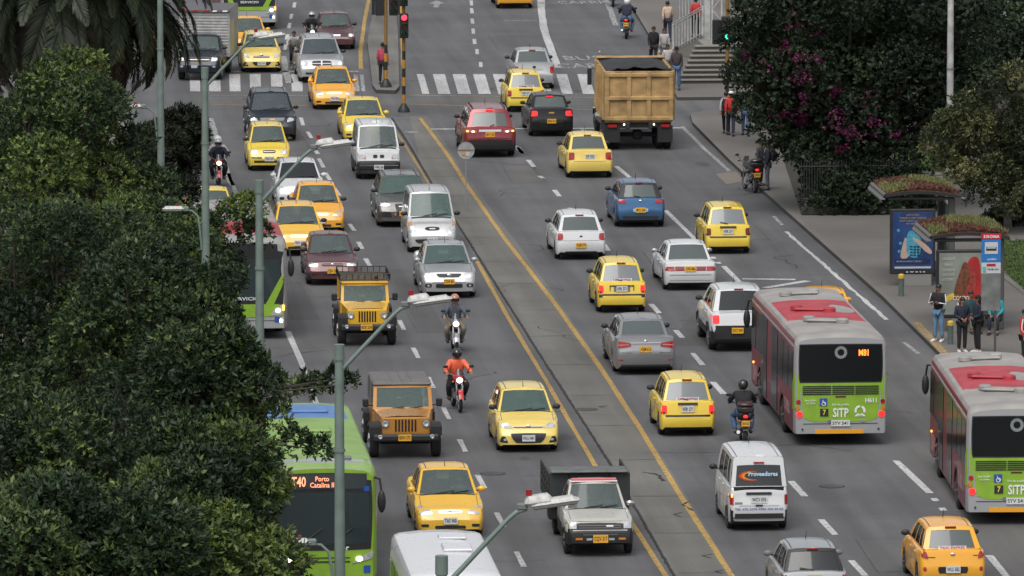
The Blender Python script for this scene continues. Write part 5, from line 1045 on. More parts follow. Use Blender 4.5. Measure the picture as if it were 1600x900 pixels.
mb_ = sitp_bus('red and grey city bus with M81 display, fully in view, seen from behind'); place(mb_, 1313, 697, 'R', 10.4)
rb_ = copy_tree(mb_); rb_['label'] = 'red and grey city bus partly cut off by the right edge of the picture'; place(rb_, 1603, 821, 'R', 10.4, -2.7)
def front_bus(kind, label, px, py):
    L, W, H = 10.4, 2.5, 3.02; root = thing('bus', label, 'bus', group='green fronted buses coming towards the camera'); y0 = -L/2
    roof = BUSGRN2 if kind == 't' else BUSROOF
    bv = bus_shell(root, L, W, H, BUSRED if kind != 't' else BUSGRN, roof, BUSGRN if kind == 't' else BUSGREY)
    S_ = lambda nm, m, q, off=.012, nu=8, nv=4, r=0, d=.04: stick(bv, q, 'F', m, nm, root, off, nu, nv, r, d)
    if kind == 't':
        stick(bv, [(-1.16, 2.4), (1.16, 2.4), (1.16, 5.15), (-1.16, 5.15)], 'T', BUSBLU, 'roof_rear', root, .006, 12, 6)
        stick(bv, [(-1.12, y0+.02), (1.12, y0+.02), (1.12, y0+.75), (-1.12, y0+.75)], 'T', BUSGREY, 'roof_front', root, .006, 12, 4)
        part('roof_hatch', root, ((.0, .2, H+.07), (.9, .8, .08), BUSGRN2)); part('roof_hatch', root, ((.1, 3.4, H+.07), (.9, .5, .08), BUSBLU)); part('air_horn', root, ((.55, y0+.6, H+.06), (.25, .2, .1), GREY))
        S_('fascia', BLACK, Q(-1.13, 1.13, .98, 2.82), .008, 12, 8, .12); S_('destination_window', mat('display_glass', (.05, .06, .065), .1), Q(-1.0, 1.0, 2.44, 2.80), .014, 8, 3)
        S_('windscreen', GLASSF, [(-1.02, 1.12), (1.02, 1.12), (1.08, 2.36), (-1.08, 2.36)], .016, 10, 8, .1)
        yt = y0+.02
        lettering('T40', LEDP, root, (-.60, yt-.085, 2.61), .34, 'F', .24, .02, tilt=-.12); lettering('Porto\nCatalina II', LEDP, root, (-.05, yt-.085, 2.61), .56, 'F', .12, .008, tilt=-.12)
        lettering('igor', WHT, root, (.42, y0-.012, 1.04), .32, 'F', .13, .015)
        both(lambda s: S_('headlight', HEAD, [(s*.62, .66), (s*1.12, .78), (s*1.17, .98), (s*.90, .86)] if s > 0 else [(s*1.12, .78), (s*.62, .66), (s*.90, .86), (s*1.17, .98)], .02, 5, 3, .3))
        both(lambda s: S_('headlamp_bulb', HEADON, Q(s*.82-.08, s*.82+.08, .72, .84), .035, 3, 3, 1)); S_('grille_line', BLACK, Q(-.6, .6, .70, .73), .014, 8, 1); S_('grille_line', BLACK, Q(-.6, .6, .80, .82), .014, 8, 1)
        S_('indicator', AMBER, Q(-1.16, -1.04, .86, .94), .03, 3, 2, .4); S_('route_sign', mat('sign_blue', (.02, .08, .35), .4), Q(.92, 1.08, .45, .62), .02, 2, 2)
        S_('side_sign', mat('sign_blue', (.02, .08, .35), .4), Q(.93, 1.06, 2.38, 2.5), .02, 2, 2)
        for k in (-.5, .2):
            b = MB(); b.tube([(k, y0-.03, 1.16), (k+.45, y0-.02, 1.5)], .02, BLACK, 5); b.build('wiper', root)
        person_in_car(root, .55, y0+.85, 1.15, mat('shirt_blue', (.25, .38, .5), .8)); part('dashboard', root, ((0, y0+.4, 1.1), (2.0, .4, .25), BLACK))
    else:
        S_('fascia', BLACK, Q(-1.14, 1.14, 1.02, 2.86), .008, 12, 8, .1); S_('windscreen', GLASSF, [(-.98, 1.18), (.98, 1.18), (1.06, 2.4), (-1.06, 2.4)], .016, 10, 8, .15)
        both(lambda s: S_('green_arc', BUSGRN, [(s*.55, .98), (s*.78, .92), (s*1.22, 1.9), (s*1.06, 1.9)] if s > 0 else [(s*.78, .92), (s*.55, .98), (s*1.06, 1.9), (s*1.22, 1.9)], .02, 4, 6))
        S_('green_arc', BUSGRN, Q(-.80, .80, .86, 1.02), .021, 10, 2); 
        if kind == 'b': S_('green_panel', BUSGRN, [(-.9, .62), (1.12, .72), (1.2, 1.06), (-1.1, 1.06)], .019, 10, 3)
        both(lambda s: S_('headlight', HEAD, [(s*.72, .72), (s*1.08, .74), (s*1.16, 1.06), (s*.86, .92)] if s > 0 else [(s*1.08, .74), (s*.72, .72), (s*.86, .92), (s*1.16, 1.06)], .024, 5, 4, .3))
        both(lambda s: S_('headlamp_bulb', HEADON, Q(s*.96-.08, s*.96+.08, .80, .94), .045, 3, 3, 1)); S_('indicator', AMBERON, Q(1.08, 1.16, .86, 1.04), .035, 2, 2, .4)
        lettering('SERVICIO', WHT, root, (0, y0-.02, 1.22), .8, 'F', .10, .01); S_('route_sign', mat('sign_blue', (.02, .08, .35), .4), Q(.86, 1.0, .52, .68), .02, 2, 2)
        S_('bumper_line', SEAM, Q(-1.1, 1.1, .56, .575), .01, 8, 1); S_('fog_light', HEADON, Q(1.0, 1.1, .5, .62), .03, 3, 3, 1)
        stick(bv, [(-1.14, y0+1.0), (1.14, y0+1.0), (1.14, y0+4.4), (-1.14, y0+4.0)], 'T', BUSROOFR, 'roof_band', root, .006, 14, 8); vent(root, 0, y0+2.4, H+.04, BUSROOFR); vent(root, 0, y0+7, H+.04, BUSROOF)
        person_in_car(root, .55, y0+.85, 1.15, SHIRT); part('dashboard', root, ((0, y0+.4, 1.1), (2.0, .4, .2), BLACK))
    for s, nm in ((1, 'S'), (-1, 'L')):
        for k in range(5): stick(bv, [(-4.0+k*1.8, 1.4), (-2.3+k*1.8, 1.4), (-2.3+k*1.8, 2.5), (-4.0+k*1.8, 2.5)], nm, GLASSD2, 'side_window', root, .012, 3, 2)
        big_mirror(root, s*1.22, y0+.05, 2.15, s)
    seat_rows(root, L, W, y0, SEATM)
    place(root, px, py, 'F', L); return root
front_bus('t', 'green bus with blue rear roof and orange T40 display behind the left foreground trees', 507, 925)
front_bus('b', 'green fronted bus half hidden by trees beside the yellow off-roader', 384, 531)
front_bus('c', 'far bus with green arc round its windscreen, cut by the top edge', 390, 47)
# white minibus cut by the bottom edge: only its roof shows
def minibus():
    L, W, H = 6.4, 2.12, 2.62; root = thing('minibus', 'white minibus roof with two hatches cut by the bottom edge', 'minibus')
    wp = paint('bus_white', (.66, .67, .69)); bv = bus_shell(root, L, W, H, wp, wp, wp, ax=(1.1, 4.9), WR=.36)
    part('roof_hatch', root, ((.25, L/2-1.35, H+.06), (.62, .5, .05), wp), r=.02); part('roof_hatch', root, ((.25, L/2-2.9, H+.065), (.66, .9, .07), wp), r=.03)
    b = MB(); stick(bv, [(-.9, L/2-.5), (.9, L/2-.5), (.9, L/2-.48), (-.9, L/2-.48)], 'T', SEAM, '', None, .003, 8, 1, mb=b); b.build('roof_seam', root)
    stick(bv, Q(-.9, .9, 1.2, 2.2), 'F', GLASSF, 'windscreen', root, .014, 10, 6, .1); stick(bv, Q(-.85, .85, 1.3, 2.1), 'R', GLASSD2, 'rear_window', root, .014, 8, 4, .1)
    for nm in 'SL':
        for k in range(4): stick(bv, [(-2.6+k*1.35, 1.25), (-1.35+k*1.35, 1.25), (-1.35+k*1.35, 2.1), (-2.6+k*1.35, 2.1)], nm, GLASSD2, 'side_window', root, .012, 3, 2)
    both(lambda s: big_mirror(root, s*1.02, -L/2+.1, 1.9, s))
    p = G(682, 828, H); root.location = (p.x, p.y-L/2, 0)
minibus()
# ---------------------------------------------------------------- off-roaders
def jeep(pm, label, px, py, W=1.87, H=1.80, L=4.1, fend=BLACK, roofm=None, rack=False, wr=.40, plate='BXN 272', hood=1.12):
    root = thing('off_roader', label, 'jeep', group='off-roaders coming towards the camera'); y0 = -L/2; bw = W*.86; hh = hood; roofm = roofm or pm
    b = MB(); n = 10; k = 0
    g0, g1 = y0+.28, y0+1.45
    # hood: curved crown, tapering to the grille
    b.grid(lambda u, v: Vector(((2*u-1)*(bw*(.38+.085*v)), g0+(g1-g0)*v, hh-.06+.06*v+.045*(1-(2*u-1)**4))), 8, 4, pm)
    for s in (1, -1): b.grid(lambda u, v: Vector((s*bw*(.38+.085*v), g0+(g1-g0)*v, .62+(hh-.06+.06*v-.62)*u)), 2, 3, pm)
    rbox(b, (0, y0+.31, .86), (bw*.80, .09, .50), pm, .05)
    rbox(b, (0, y0+1.45+(L-1.6)/2, .78), (bw*.97, L-1.75, .64), pm, .06)
    b.build('body', root, ang=35)
    for i in range(7):
        x = (i-3)*.085*W/1.87; part('grille_slot', root, ((x, y0+.265, .88), (.045, .03, .32), DARK), r=.008)
    both(lambda s: (lambda q: (q.lathe([(0, .001), (-.03, .07), (0, .095)], HEAD, 16, 'y', (s*bw*.33, y0+.255, .93)), q.lathe([(.0, .095), (-.02, .105), (.02, .11)], CHROME if rack else GREY, 16, 'y', (s*bw*.33, y0+.255, .93)), q.build('headlight', root)))(MB()))
    both(lambda s: part('indicator', root, ((s*W*.41, y0+.26, .80), (.14, .05, .07), AMBER), r=.01))
    for s in (1, -1): # fenders over the wheels
        for ya, sl in ((y0+.70, 0), (y0+L-.75, 0)):
            q = MB(); q.grid(lambda u, v: Vector((s*(bw*.40+(W/2-bw*.40)*v), ya+(u-.5)*1.15, .84+.10*math.sin(math.pi*min(1, max(0, u*1.15-.05)))**.5*1.0-.02*v)), 10, 2, fend)
            q.grid(lambda u, v: Vector((s*W/2, ya+(u-.5)*1.15, .82+.10*math.sin(math.pi*min(1, max(0, u*1.15-.05)))**.5-.09*v)), 10, 1, fend); q.grid(lambda u, v: Vector((s*(bw*.40+(W/2-bw*.40)*u), ya-.575, .86-.22*v)), 2, 1, fend)
            q.build('fender', root, ang=50)
            wheel(root, s*(W/2-.13), ya, wr, .24, RIM)
    part('front_bumper', root, ((0, y0+.08, .58), (W*.93, .18, .2), BLACK), r=.05); part('rear_bumper', root, ((0, y0+L-.1, .55), (W*.85, .16, .18), BLACK), r=.05)
    both(lambda s: (lambda q: (q.lathe([(0, .001), (-.02, .045), (0, .06)], HEAD, 12, 'y', (s*W*.36, y0-.015, .62)), q.build('fog_light', root)))(MB()))
    part('axle', root, ((0, y0+.7, .40), (W*.7, .12, .12), DARK), ((0, y0+.45, .52), (W*.6, .3, .16), DARK))
    # windscreen frame and cabin
    zt = H-.06; yw = y0+1.42; b = MB(); zb = hh+.0
    P0 = lambda u, v: Vector(((2*u-1)*bw*(.485-.02*v), yw+.22*v+.03*(2*u-1)**2, zb+(zt-zb)*v))
    for us, vs, m in (((0, .06), (0, 1), pm), ((.94, 1), (0, 1), pm), ((.06, .94), (0, .10), pm), ((.06, .94), (.91, 1), pm)): b.grid(lambda u, v: P0(us[0]+(us[1]-us[0])*u, vs[0]+(vs[1]-vs[0])*v), 4, 4, m)
    b.build('windscreen_frame', root); b = MB(); b.grid(lambda u, v: P0(.06+.88*u, .10+.81*v)+Vector((0, .012, 0)), 8, 4, GLASSG); b.build('windscreen', root)
    yr = y0+L-.35; b = MB(); rbox(b, (0, (yw+.2+yr)/2, zt+.035), (bw*.95, yr-yw-.16, .09), roofm, .04); b.build('roof', root, ang=30)
    if not rack:
        for x in (-.25, 0, .25): part('roof_rib', root, ((x, (yw+.2+yr)/2, zt+.085), (.03, yr-yw-.4, .015), roofm), r=.006)
    for s in (1, -1):
        x = s*bw*.475
        for ya_, yb_ in ((yw+.30, yw+1.15), (yw+1.22, yr-.08)): 
            b = MB(); b.poly([(x, ya_ if ya_ > yw+.4 else ya_-.12, zb+.02), (x, yb_, zb+.02), (x-s*.02, yb_, zt-.04), (x-s*.02, ya_, zt-.04)], GLASSD); b.build('side_window', root, smooth=False)
        part('pillar', root, ((x-s*.01, yw+1.19, (zb+zt)/2), (.05, .07, zt-zb), roofm), r=.01); part('pillar', root, ((x-s*.01, yr-.02, (zb+zt)/2), (.05, .10, zt-zb), roofm), r=.01)
        part('door', root, ((x, yw+.75, hh-.26), (.04, .85, .5), pm), r=.02)
        rbm = MB(); rbox(rbm, (s*(bw*.5+.16), yw+.2, hh+.16), (.16, .09, .22), BLACK, .03); rbm.tube([(s*bw*.48, yw+.25, hh+.08), (s*(bw*.5+.14), yw+.2, hh+.1)], .02, BLACK, 6); rbm.build('side_mirror', root)
    b = MB(); b.poly([(-bw*.4, yr+.04, zb), (bw*.4, yr+.04, zb), (bw*.4, yr, zt-.05), (-bw*.4, yr, zt-.05)], GLASSD); b.build('rear_window', root, smooth=False)
    q = MB(); q.lathe([(-.12, .2), (-.12, .36), (0, .4), (.12, .36), (.12, .2)], TYRE, 20, 'y', (0, y0+L+.05, .95)); q.build('spare_wheel', root)
    for s in (-.36, .36): part('seat', root, ((s, yw+1.0, 1.05), (.48, .14, .7), SEATM), ((s, yw+1.02, 1.48), (.25, .09, .2), SEATM), r=.04)
    person_in_car(root, .36, yw+.8, hh-.42, SHIRT)
    for k in (-.42, .12):
        b = MB(); b.tube([P0(.5+k/bw*.9+.04, .06)+Vector((0, -.02, 0)), P0(.5+k/bw*.9+.26, .13)+Vector((0, -.02, 0))], .014, BLACK, 5); b.build('wiper', root)
    b = MB(); b.box((-.04, y0-.03, .60), (.34, .02, .17), PLY); pl = b.build('number_plate', root, smooth=False); lettering(plate, INK, pl, (-.04, y0-.045, .60), .29, 'F', .09, .012)
    if rack:
        b = MB(); z0, z1 = H+.08, H+.26; x1 = bw*.50
        for z in (z0, z1):
            b.tube([(-x1, yw, z), (x1, yw, z)], .018, BLACK, 5); b.tube([(-x1, yr, z), (x1, yr, z)], .018, BLACK, 5)
            for s in (1, -1): b.tube([(s*x1, yw, z), (s*x1, yr, z)], .018, BLACK, 5)
        for i in range(9):
            x = -x1+2*x1*i/8
            for y in (yw, yr): b.tube([(x, y, z0), (x, y, z1)], .012, BLACK, 5)
        o = b.build('roof_rack', root)
        for i in range(9):
            y = yw+(yr-yw)*i/8; b = MB(); b.tube([(-x1, y, z0), (x1, y, z0)], .014, BLACK, 5)
            for s in (1, -1): b.tube([(s*x1, y, z0), (s*x1, y, z1)], .012, BLACK, 5)
            b.build('slat', o)
        q = MB(); q.lathe([(0, .06), (.09, .06), (.09, .001)], BLACK, 10, 'z', (.35, yw+.25, z0)); q.build('roof_lamp', root)
    p = G(px, py); root.location = (p.x, p.y+L/2, 0); return root
JT = mat('soft_top_grey', (.15, .145, .14), .75, noise=.2)
jeep(YJ, 'yellow off-roader with black roof rack and seven slot grille', 575, 543, W=1.72, H=1.74, L=3.7, fend=BLACK, rack=True, plate='BCK 218', hood=1.14)
jeep(OCHRE, 'ochre off-roader with grey top, black fenders and bumper', 635, 719, W=1.90, H=1.82, L=4.2, roofm=JT, hood=1.15)
# ---------------------------------------------------------------- trucks
def stake_body(root, bv, d):
    y = d['y0']+d['L']+.1; g = mat('steel_dark', (.035, .038, .04), .55, noise=.3); gt = mat('tarp_grey', (.13, .14, .135), .7, noise=.3)
    part('headboard', root, ((0, y, 1.26), (2.0, .06, .74), g)); part('headboard_canopy', root, ((0, y+.25, 1.66), (1.9, .85, .05), gt), r=.02); part('load_floor', root, ((0, y+1.2, .88), (2.0, 2.5, .12), g))
    for s in (1, -1):
        for k in range(5): part('stake', root, ((s*.98, y+.1+k*.55, 1.24), (.06, .07, .72), g), r=.01)
        for z in (1.0, 1.2, 1.4, 1.56): part('side_rail', root, ((s*.98, y+1.2, z), (.04, 2.4, .12), g), r=.01)
        part('headboard_post', root, ((s*.5, y-.045, 1.28), (.05, .04, .70), BLACK), r=.01); part('side_box', root, ((s*.86, y+.35, .62), (.26, .5, .34), BLACK))
    part('roof_light_bar', root, ((0, d['roof'](.5, .1).y, 1.63), (1.1, .16, .07), mat('bar_pink', (.6, .15, .17), .4)), ((0, d['roof'](.5, .1).y-.005, 1.60), (1.14, .18, .03), WHT), r=.012); part('chassis', root, ((0, y+1, .55), (.8, 3.0, .18), DARK))
SPEC['pickup'] = dict(L=2.9, W=1.68, H=1.60, body='hatch', paint=WPICK, belt=1.0, hz=.86, bz=.60, cowl=1.2, rf=1.72, rr=2.55, rb=2.82, wr=.31, lower=.63, clear=.30, ax=(.70, 3.75), nose=.6, mirror=CHROME, antenna=False, rglass=GLASSD,
    front=[('headlight', HEAD, Q(.68, .90, .70, .84), O()), ('headlight_frame', BLACK, Q(.62, .97, .67, .87), O(off=.006)), ('grille', BLACK, Q(-.62, .62, .67, .87), O(nu=8)), ('grille_bar', GREY, Q(-.6, .6, .76, .775), O(nv=1, off=.02)), ('grille_bar', GREY, Q(-.6, .6, .71, .72), O(nv=1, off=.02)), ('nameplate', CHROME, Q(.18, .38, .74, .78), O(nv=1, off=.03, mir=False)),
           ('bumper', BLACK, Q(-1, 1, .36, .60), O(off=.06, nu=12, d=.1)), ('indicator', AMBER, Q(.52, .72, .44, .49), O(off=.08, nv=1)), ('fog_light', HEAD, Q(.24, .40, .43, .48), O(off=.08, nv=1)), ('visor_strip', GREY, Q(-.5, .5, .555, .57), O(nv=1, off=.065))], plates=[('F', .47, 'CQV 317', PLY, .36, .19, 0, .10)], extra=[stake_body])
o = make_car(SPEC['pickup'], 'pickup_truck', 'white old pickup with dark stake body and pink roof bar at the bottom centre', 'truck'); place(o, 938, 871, 'F', 2.9)
def cargo_box(root, bv, d):
    y = d['y0']+2.3; sm = mat('box_aluminium', (.40, .40, .39), .45, .3, noise=.25, nscale=5)
    b = MB(); rbox(b, (0, y+1.5, 1.75), (2.1, 2.9, 1.95), sm, .03); b.build('cargo_box', root)
    for k in range(14): part('corrugation', root, ((0, y+.04, .95+k*.12), (1.96, .03, .05), sm), r=.01)
    part('box_top_frame', root, ((0, y+.02, 2.66), (2.14, .12, .14), mat('frame_grey', (.10, .09, .10), .5)), ((0, y+1.5, 2.735), (2.12, 2.9, .03), mat('frame_grey', (.10, .09, .10), .5)))
    for x in (-.8, -.35, .1): part('reflector', root, ((x, y-.045, 2.66), (.24, .01, .07), TAIL), r=.003)
    for x in (.42, .85): part('reflector', root, ((x, y-.045, 2.66), (.2, .01, .06), WHT), r=.003)
    part('side_panel', root, ((1.056, y+.8, 1.6), (.012, 1.1, 1.2), mat('panel_cream', (.5, .42, .2), .5)), ((1.055, y+2.1, 1.5), (.010, .9, 1.3), mat('panel_sage', (.25, .3, .25), .5)), r=.004); part('chassis', root, ((0, y+1.2, .62), (.8, 3.2, .2), DARK))
SPEC['dmax'] = dict(L=2.9, W=1.80, H=1.72, body='suv', paint=NAVY, belt=1.14, hz=1.0, bz=.68, cowl=1.25, rf=1.85, rr=2.5, rb=2.85, wr=.37, tw=.24, clear=.34, ax=(.85, 3.95), mirror=BLACK, antenna=False, rim=RIM,
    front=[('headlight', HEAD, [(.58, .80), (.93, .84), (.94, 1.02), (.62, .98)], O(r=.2)), grille(.5, .80, .93), ('grille_bar', CHROME, Q(-.5, .5, .86, .885), O(nv=1, off=.02)), ('emblem', mat('gold', (.6, .4, .1), .3, .8), Q(-.1, .1, .85, .90), O(off=.03)), ('number_plate_holder', HEAD, Q(-.3, -.02, .54, .66), O(off=.02, nv=1, mir=False)), ('fog_light', HEAD, Q(.66, .8, .56, .64), O(r=1))], extra=[cargo_box])
o = make_car(SPEC['dmax'], 'box_truck', 'dark navy light truck with corrugated silver cargo box beside the palm', 'truck'); place(o, 318, 127, 'F', 2.9, -9)
def dump_truck():
    root = thing('dump_truck', 'ochre dump truck with six-panel tailgate loaded under a dark tarp', 'truck'); yel = mat('dump_ochre', (.39, .25, .105), .75, noise=.4, nscale=2.5, bump=.4, bscale=3); L = 8.2; yr = L/2
    dk = mat('truck_dark', (.02, .022, .024), .7, noise=.4)
    W = 2.55; z0, z1 = 1.12, 2.95; zm = [(1.28, 1.86), (2.04, 2.68)]; xs = [(-1.0, -.46), (-.26, .28), (.46, 1.0)]
    b = MB(); rbox(b, (0, yr-.08, (z0+z1)/2), (W-.06, .08, z1-z0), yel, .01)
    o = b.build('tailgate', root)
    for z in (z0+.08, 1.95, z1-.14): part('tailgate_rib', o, ((0, yr-.02, z), (W, .13, .16 if z > 1.2 else .14), yel), r=.03)
    for x in (-1.18, -.36, .37, 1.18): part('tailgate_post', o, ((x, yr-.025, (z0+z1)/2), (.18, .11, z1-z0), yel), r=.03)
    for zc_ in (1.57, 2.36):
        for x in (-.77, 0, .77): part('tailgate_panel', o, ((x, yr-.045, zc_), (.52, .02, .46), yel), r=.008)
    for s in (1, -1):
        part('side_wall', root, ((s*(W/2-.04), yr-2.5, (z0+z1)/2), (.08, 4.9, z1-z0), yel), r=.02)
        for k in range(6): part('side_rib', root, ((s*(W/2+.03), yr-.4-k*.85, (z0+z1)/2), (.08, .12, z1-z0), yel), r=.02)
    part('front_wall', root, ((0, yr-4.95, 2.05), (W, .08, 1.9), yel)); part('bed_floor', root, ((0, yr-2.5, z0-.02), (W-.1, 4.9, .1), yel)); part('canopy_edge', root, ((0, yr-4.95, 3.03), (W, .5, .06), yel))
    b = MB(); r2 = random.Random(2)
    hx = [[r2.uniform(0, .09) for _ in range(13)] for _ in range(13)]
    b.grid(lambda u, v: Vector(((2*u-1)*(W/2-.08), yr-.15-4.7*v, 2.88+.26*math.sin(math.pi*u)**.6*(.35+.65*math.sin(math.pi*min(1, v+.12)))+hx[int(u*12)][int(v*12)])), 12, 12, mat('tarp_dark', (.028, .03, .033), .8, noise=.3)); b.build('tarp_load', root, ang=80)
    b = MB(); b.tube([(-1.2, yr-.2, 2.98), (-.2, yr-.6, 3.12), (.8, yr-.4, 3.0)], .06, mat('tarp_dark', (.028, .03, .033), .8), 6); b.build('tarp_fold', root)
    part('chassis', root, ((-.42, yr-3.4, .95), (.16, 7.2, .24), dk), ((.42, yr-3.4, .95), (.16, 7.2, .24), dk), ((0, yr-.25, .95), (2.3, .18, .22), dk)); part('rear_skirt', root, ((0, yr-.3, 1.06), (2.45, .1, .10), mat('rust_cream', (.3, .24, .15), .7, noise=.5)))
    for y in (yr-1.0, yr-2.35): both(lambda s: [wheel(root, s*(1.10-.30*k), y, .52, .27, STEEL) for k in (0, 1)])
    both(lambda s: wheel(root, s*1.08, yr-6.4, .52, .28, STEEL)); part('axle', root, ((0, yr-1.0, .52), (1.6, .16, .16), dk), ((0, yr-1.0, .52), (.36, .34, .34), dk), r=.06)
    both(lambda s: part('mudflap', root, ((s*.97, yr-.12, .62), (.56, .02, .62), BLACK), r=.005)); both(lambda s: part('tail_light', root, ((s*.98, yr-.05, .92), (.34, .05, .12), TAIL), r=.02)); both(lambda s: part('reversing_light', root, ((s*.55, yr-.02, .98), (.06, .04, .06), HEADON), r=.01))
    # cab ahead of the bed
    b = MB(); rbox(b, (0, yr-5.95, 1.9), (2.35, 1.3, 1.9), yel, .12, taper=.94); b.build('cab', root); part('hood', root, ((0, yr-7.2, 1.35), (1.7, 1.4, .8), yel), r=.12); part('front_bumper', root, ((0, yr-8.0, .7), (2.4, .2, .3), CHROME))
    both(lambda s: part('fender', root, ((s*1.0, yr-6.9, 1.1), (.42, 1.3, .14), yel), r=.05)); part('cab_window', root, ((0, yr-5.29, 2.4), (1.2, .02, .5), GLASSD), r=.005); part('windscreen', root, ((0, yr-6.62, 2.4), (2.0, .02, .7), GLASSD), r=.005)
    both(lambda s: part('side_mirror', root, ((s*1.42, yr-6.5, 2.15), (.16, .08, .62), BLACK), ((s*1.3, yr-6.5, 2.45), (.3, .03, .03), BLACK), r=.02)); both(lambda s: part('fuel_tank', root, ((s*1.05, yr-5.0, .8), (.5, 1.2, .5), CHROME), r=.2)); both(lambda s: part('exhaust_stack', root, ((s*1.12, yr-5.2, 2.3), (.14, .14, 1.9), CHROME), r=.06))
    both(lambda s: part('roof_marker', root, ((s*.7, yr-6.4, 2.9), (.5, .12, .08), BUSROOF), r=.03))
    p = G(1003, 236); root.location = (p.x, p.y+L/2, 0); root.rotation_euler = (0, 0, math.pi-R(1.5))
dump_truck()
# ---------------------------------------------------------------- street lamps along the left kerb
POLE = mat('lamp_pole_green', (.165, .215, .19), .55, .1, noise=.22, nscale=3); LHEAD = mat('lamp_head_grey', (.50, .50, .48), .5, noise=.25, nscale=12); LUND = mat('lamp_glass_under', (.22, .21, .2), .3); PHOTO = mat('photocell_red', (.30, .012, .02), .4)
def street_lamp(label, px, py, h=11.0, x0=None, mast=True):
    t = thing('street_lamp', label, 'street lamp', group='street lamps along the left kerb'); p = G(px, py, h)
    b = MB(); b.tube([(0, 0, 0), (0, 0, .4), (0, 0, h*.5), (0, 0, h)], [.125, .115, .105, .078], POLE, 14); rbox(b, (0, 0, .02), (.42, .42, .04), POLE, .01); b.tube([(0, 0, h-.25), (0, 0, h+.03)], .095, POLE, 14)
    for z in (3.2, 6.6, 9.1): b.tube([(0, 0, z), (0, 0, z+.05)], .118 if z < 6 else .105, POLE, 14)
    b.build('pole', t, ang=40)
    if mast:
        b = MB(); b.tube([(.05, 0, h-.42), (.30, 0, h-.16), (.62, 0, h+.18), (.98, 0, h+.56), (1.10, 0, h+.66), (1.25, 0, h+.71)], [.042, .04, .038, .036, .036, .036], POLE, 8); b.build('arm', t, ang=60)
        b = MB(); ro = Matrix.Rotation(-.13, 3, 'Y'); rbox(b, (1.42, 0, h+.84), (.42, .26, .15), LHEAD, .05, rot=ro, taper=.9); rbox(b, (1.66, 0, h+.82), (.72, .30, .09), LHEAD, .03, rot=ro, taper=.8); hd = b.build('lamp_head', t, ang=30)
        b = MB(); rbox(b, (1.66, 0, h+.765), (.66, .26, .05), LUND, .02, rot=ro); b.build('lamp_glass', hd); b = MB(); b.tube([(1.28, 0, h+.90), (1.28, 0, h+.99)], .045, PHOTO, 10); b.build('photocell', hd)
        b = MB(); rbox(b, (1.18, 0, h+.74), (.16, .1, .1), GREY, .02); b.build('bracket', hd)
    b = MB(); z = 7.45; b.tube([(-.1, -.05, z-1.0), (-.15, -.05, z-.45), (-.20, -.05, z-.15), (-.34, -.05, z-.02), (-.52, -.05, z)], .028, POLE, 8); b.build('side_arm', t, ang=60)
    b = MB(); rbox(b, (-.80, -.05, z+.05), (.56, .24, .10), LHEAD, .04, taper=.85); rbox(b, (-.50, -.05, z+.03), (.16, .16, .12), POLE, .02); sh = b.build('side_lamp_head', t, ang=30); b = MB(); b.tube([(-.72, -.05, z+.09), (-.72, -.05, z+.16)], .035, PHOTO, 8); b.build('photocell', sh); b = MB(); rbox(b, (-.82, -.05, z-.005), (.48, .2, .04), LUND, .02); b.build('lamp_glass', sh)
    t.location = (p.x, p.y, .13); return t
street_lamp('tall pale green street lamp farthest up the road beside the palm', 250, -19)
street_lamp('pale green street lamp whose arm reaches over the yellow taxis at the zebra crossing', 320, 115)
street_lamp('pale green street lamp whose head hangs before the white van and white hatchback', 405, 293)
street_lamp('pale green street lamp before the green T40 bus, head beside the yellow off-roader', 530, 552)
street_lamp('nearest street lamp, only its top and arm show over the white minibus', 690, 885)
# ---------------------------------------------------------------- signals
AMB = mat('pole_amber', (.42, .20, .025), .5, noise=.2); SBOX = mat('signal_black', (.016, .017, .02), .5)
def banded_pole(t, h, r=.07, amber_from=1.6):
    z = 0.; k = 0
    while z < h:
        st = .34 if z < amber_from else (h-z); st = min(st, h-z)
        m = (SBOX if k % 2 == 0 else AMB) if z < amber_from else mat('pole_ochre_dull', (.22, .12, .03), .6)
        b = MB(); b.tube([(0, 0, z), (0, 0, z+st)], r, m, 12, cap=z+st >= h); b.build('pole_band', t); z += st; k += 1
    b = MB(); b.tube([(0, 0, 0), (0, 0, .12), (0, 0, .32)], [.24, .22, .09], SBOX, 12); b.build('pole_foot', t, ang=40)
def signal_head(t, x, y, z, face, lit=None, n=3):
    """face -1 shows its lenses to the camera side"""
    b = MB(); rbox(b, (x, y, z), (.34, .22, .32*n), SBOX, .03); o = b.build('signal_head', t)
    for i in range(n):
        zz = z+(.32*(n-1)/2)-.32*i; c = ('red', 'amber', 'green')[i] if n == 3 else ('red', 'green')[i]
        on = lit == c; m = LED('lens_'+c+'_lit', dict(red=(1, .03, .05), amber=(1, .5, .05), green=(.05, 1, .45))[c], 4) if on else mat('lens_'+c+'_off', dict(red=(.08, .008, .008), amber=(.08, .04, .005), green=(.01, .06, .03))[c], .3)
        b = MB(); b.lathe([(face*.115+y, .11), (face*.13+y, .001)], m, 16, 'y', (x, 0, zz)); b.build('lens', o)
        b = MB(); b.grid(lambda u, v: Vector((x+.13*math.cos(math.pi*u), y+face*(.11+.2*v), zz+.02+.13*math.sin(math.pi*u)-.03*v)), 8, 1, SBOX); b.build('visor', o)
t = thing('traffic_signal', 'amber and black signal pole standing on the traffic island', 'traffic signal', at(603, 136, .15)); banded_pole(t, 5.8)
signal_head(t, -.25, 0, 3.35, 1); signal_head(t, .30, 0, 3.35, -1); 
for s in (-1, 1): b = MB(); rbox(b, (s*.5, 0, 3.35), (.12, .22, .9), SBOX, .02); b.build('side_visor', t)
t = thing('traffic_signal', 'black and amber signal pole with a lit red lamp at the median tip', 'traffic signal', at(631, 175, .0)); banded_pole(t, 6.0, amber_from=2.1)
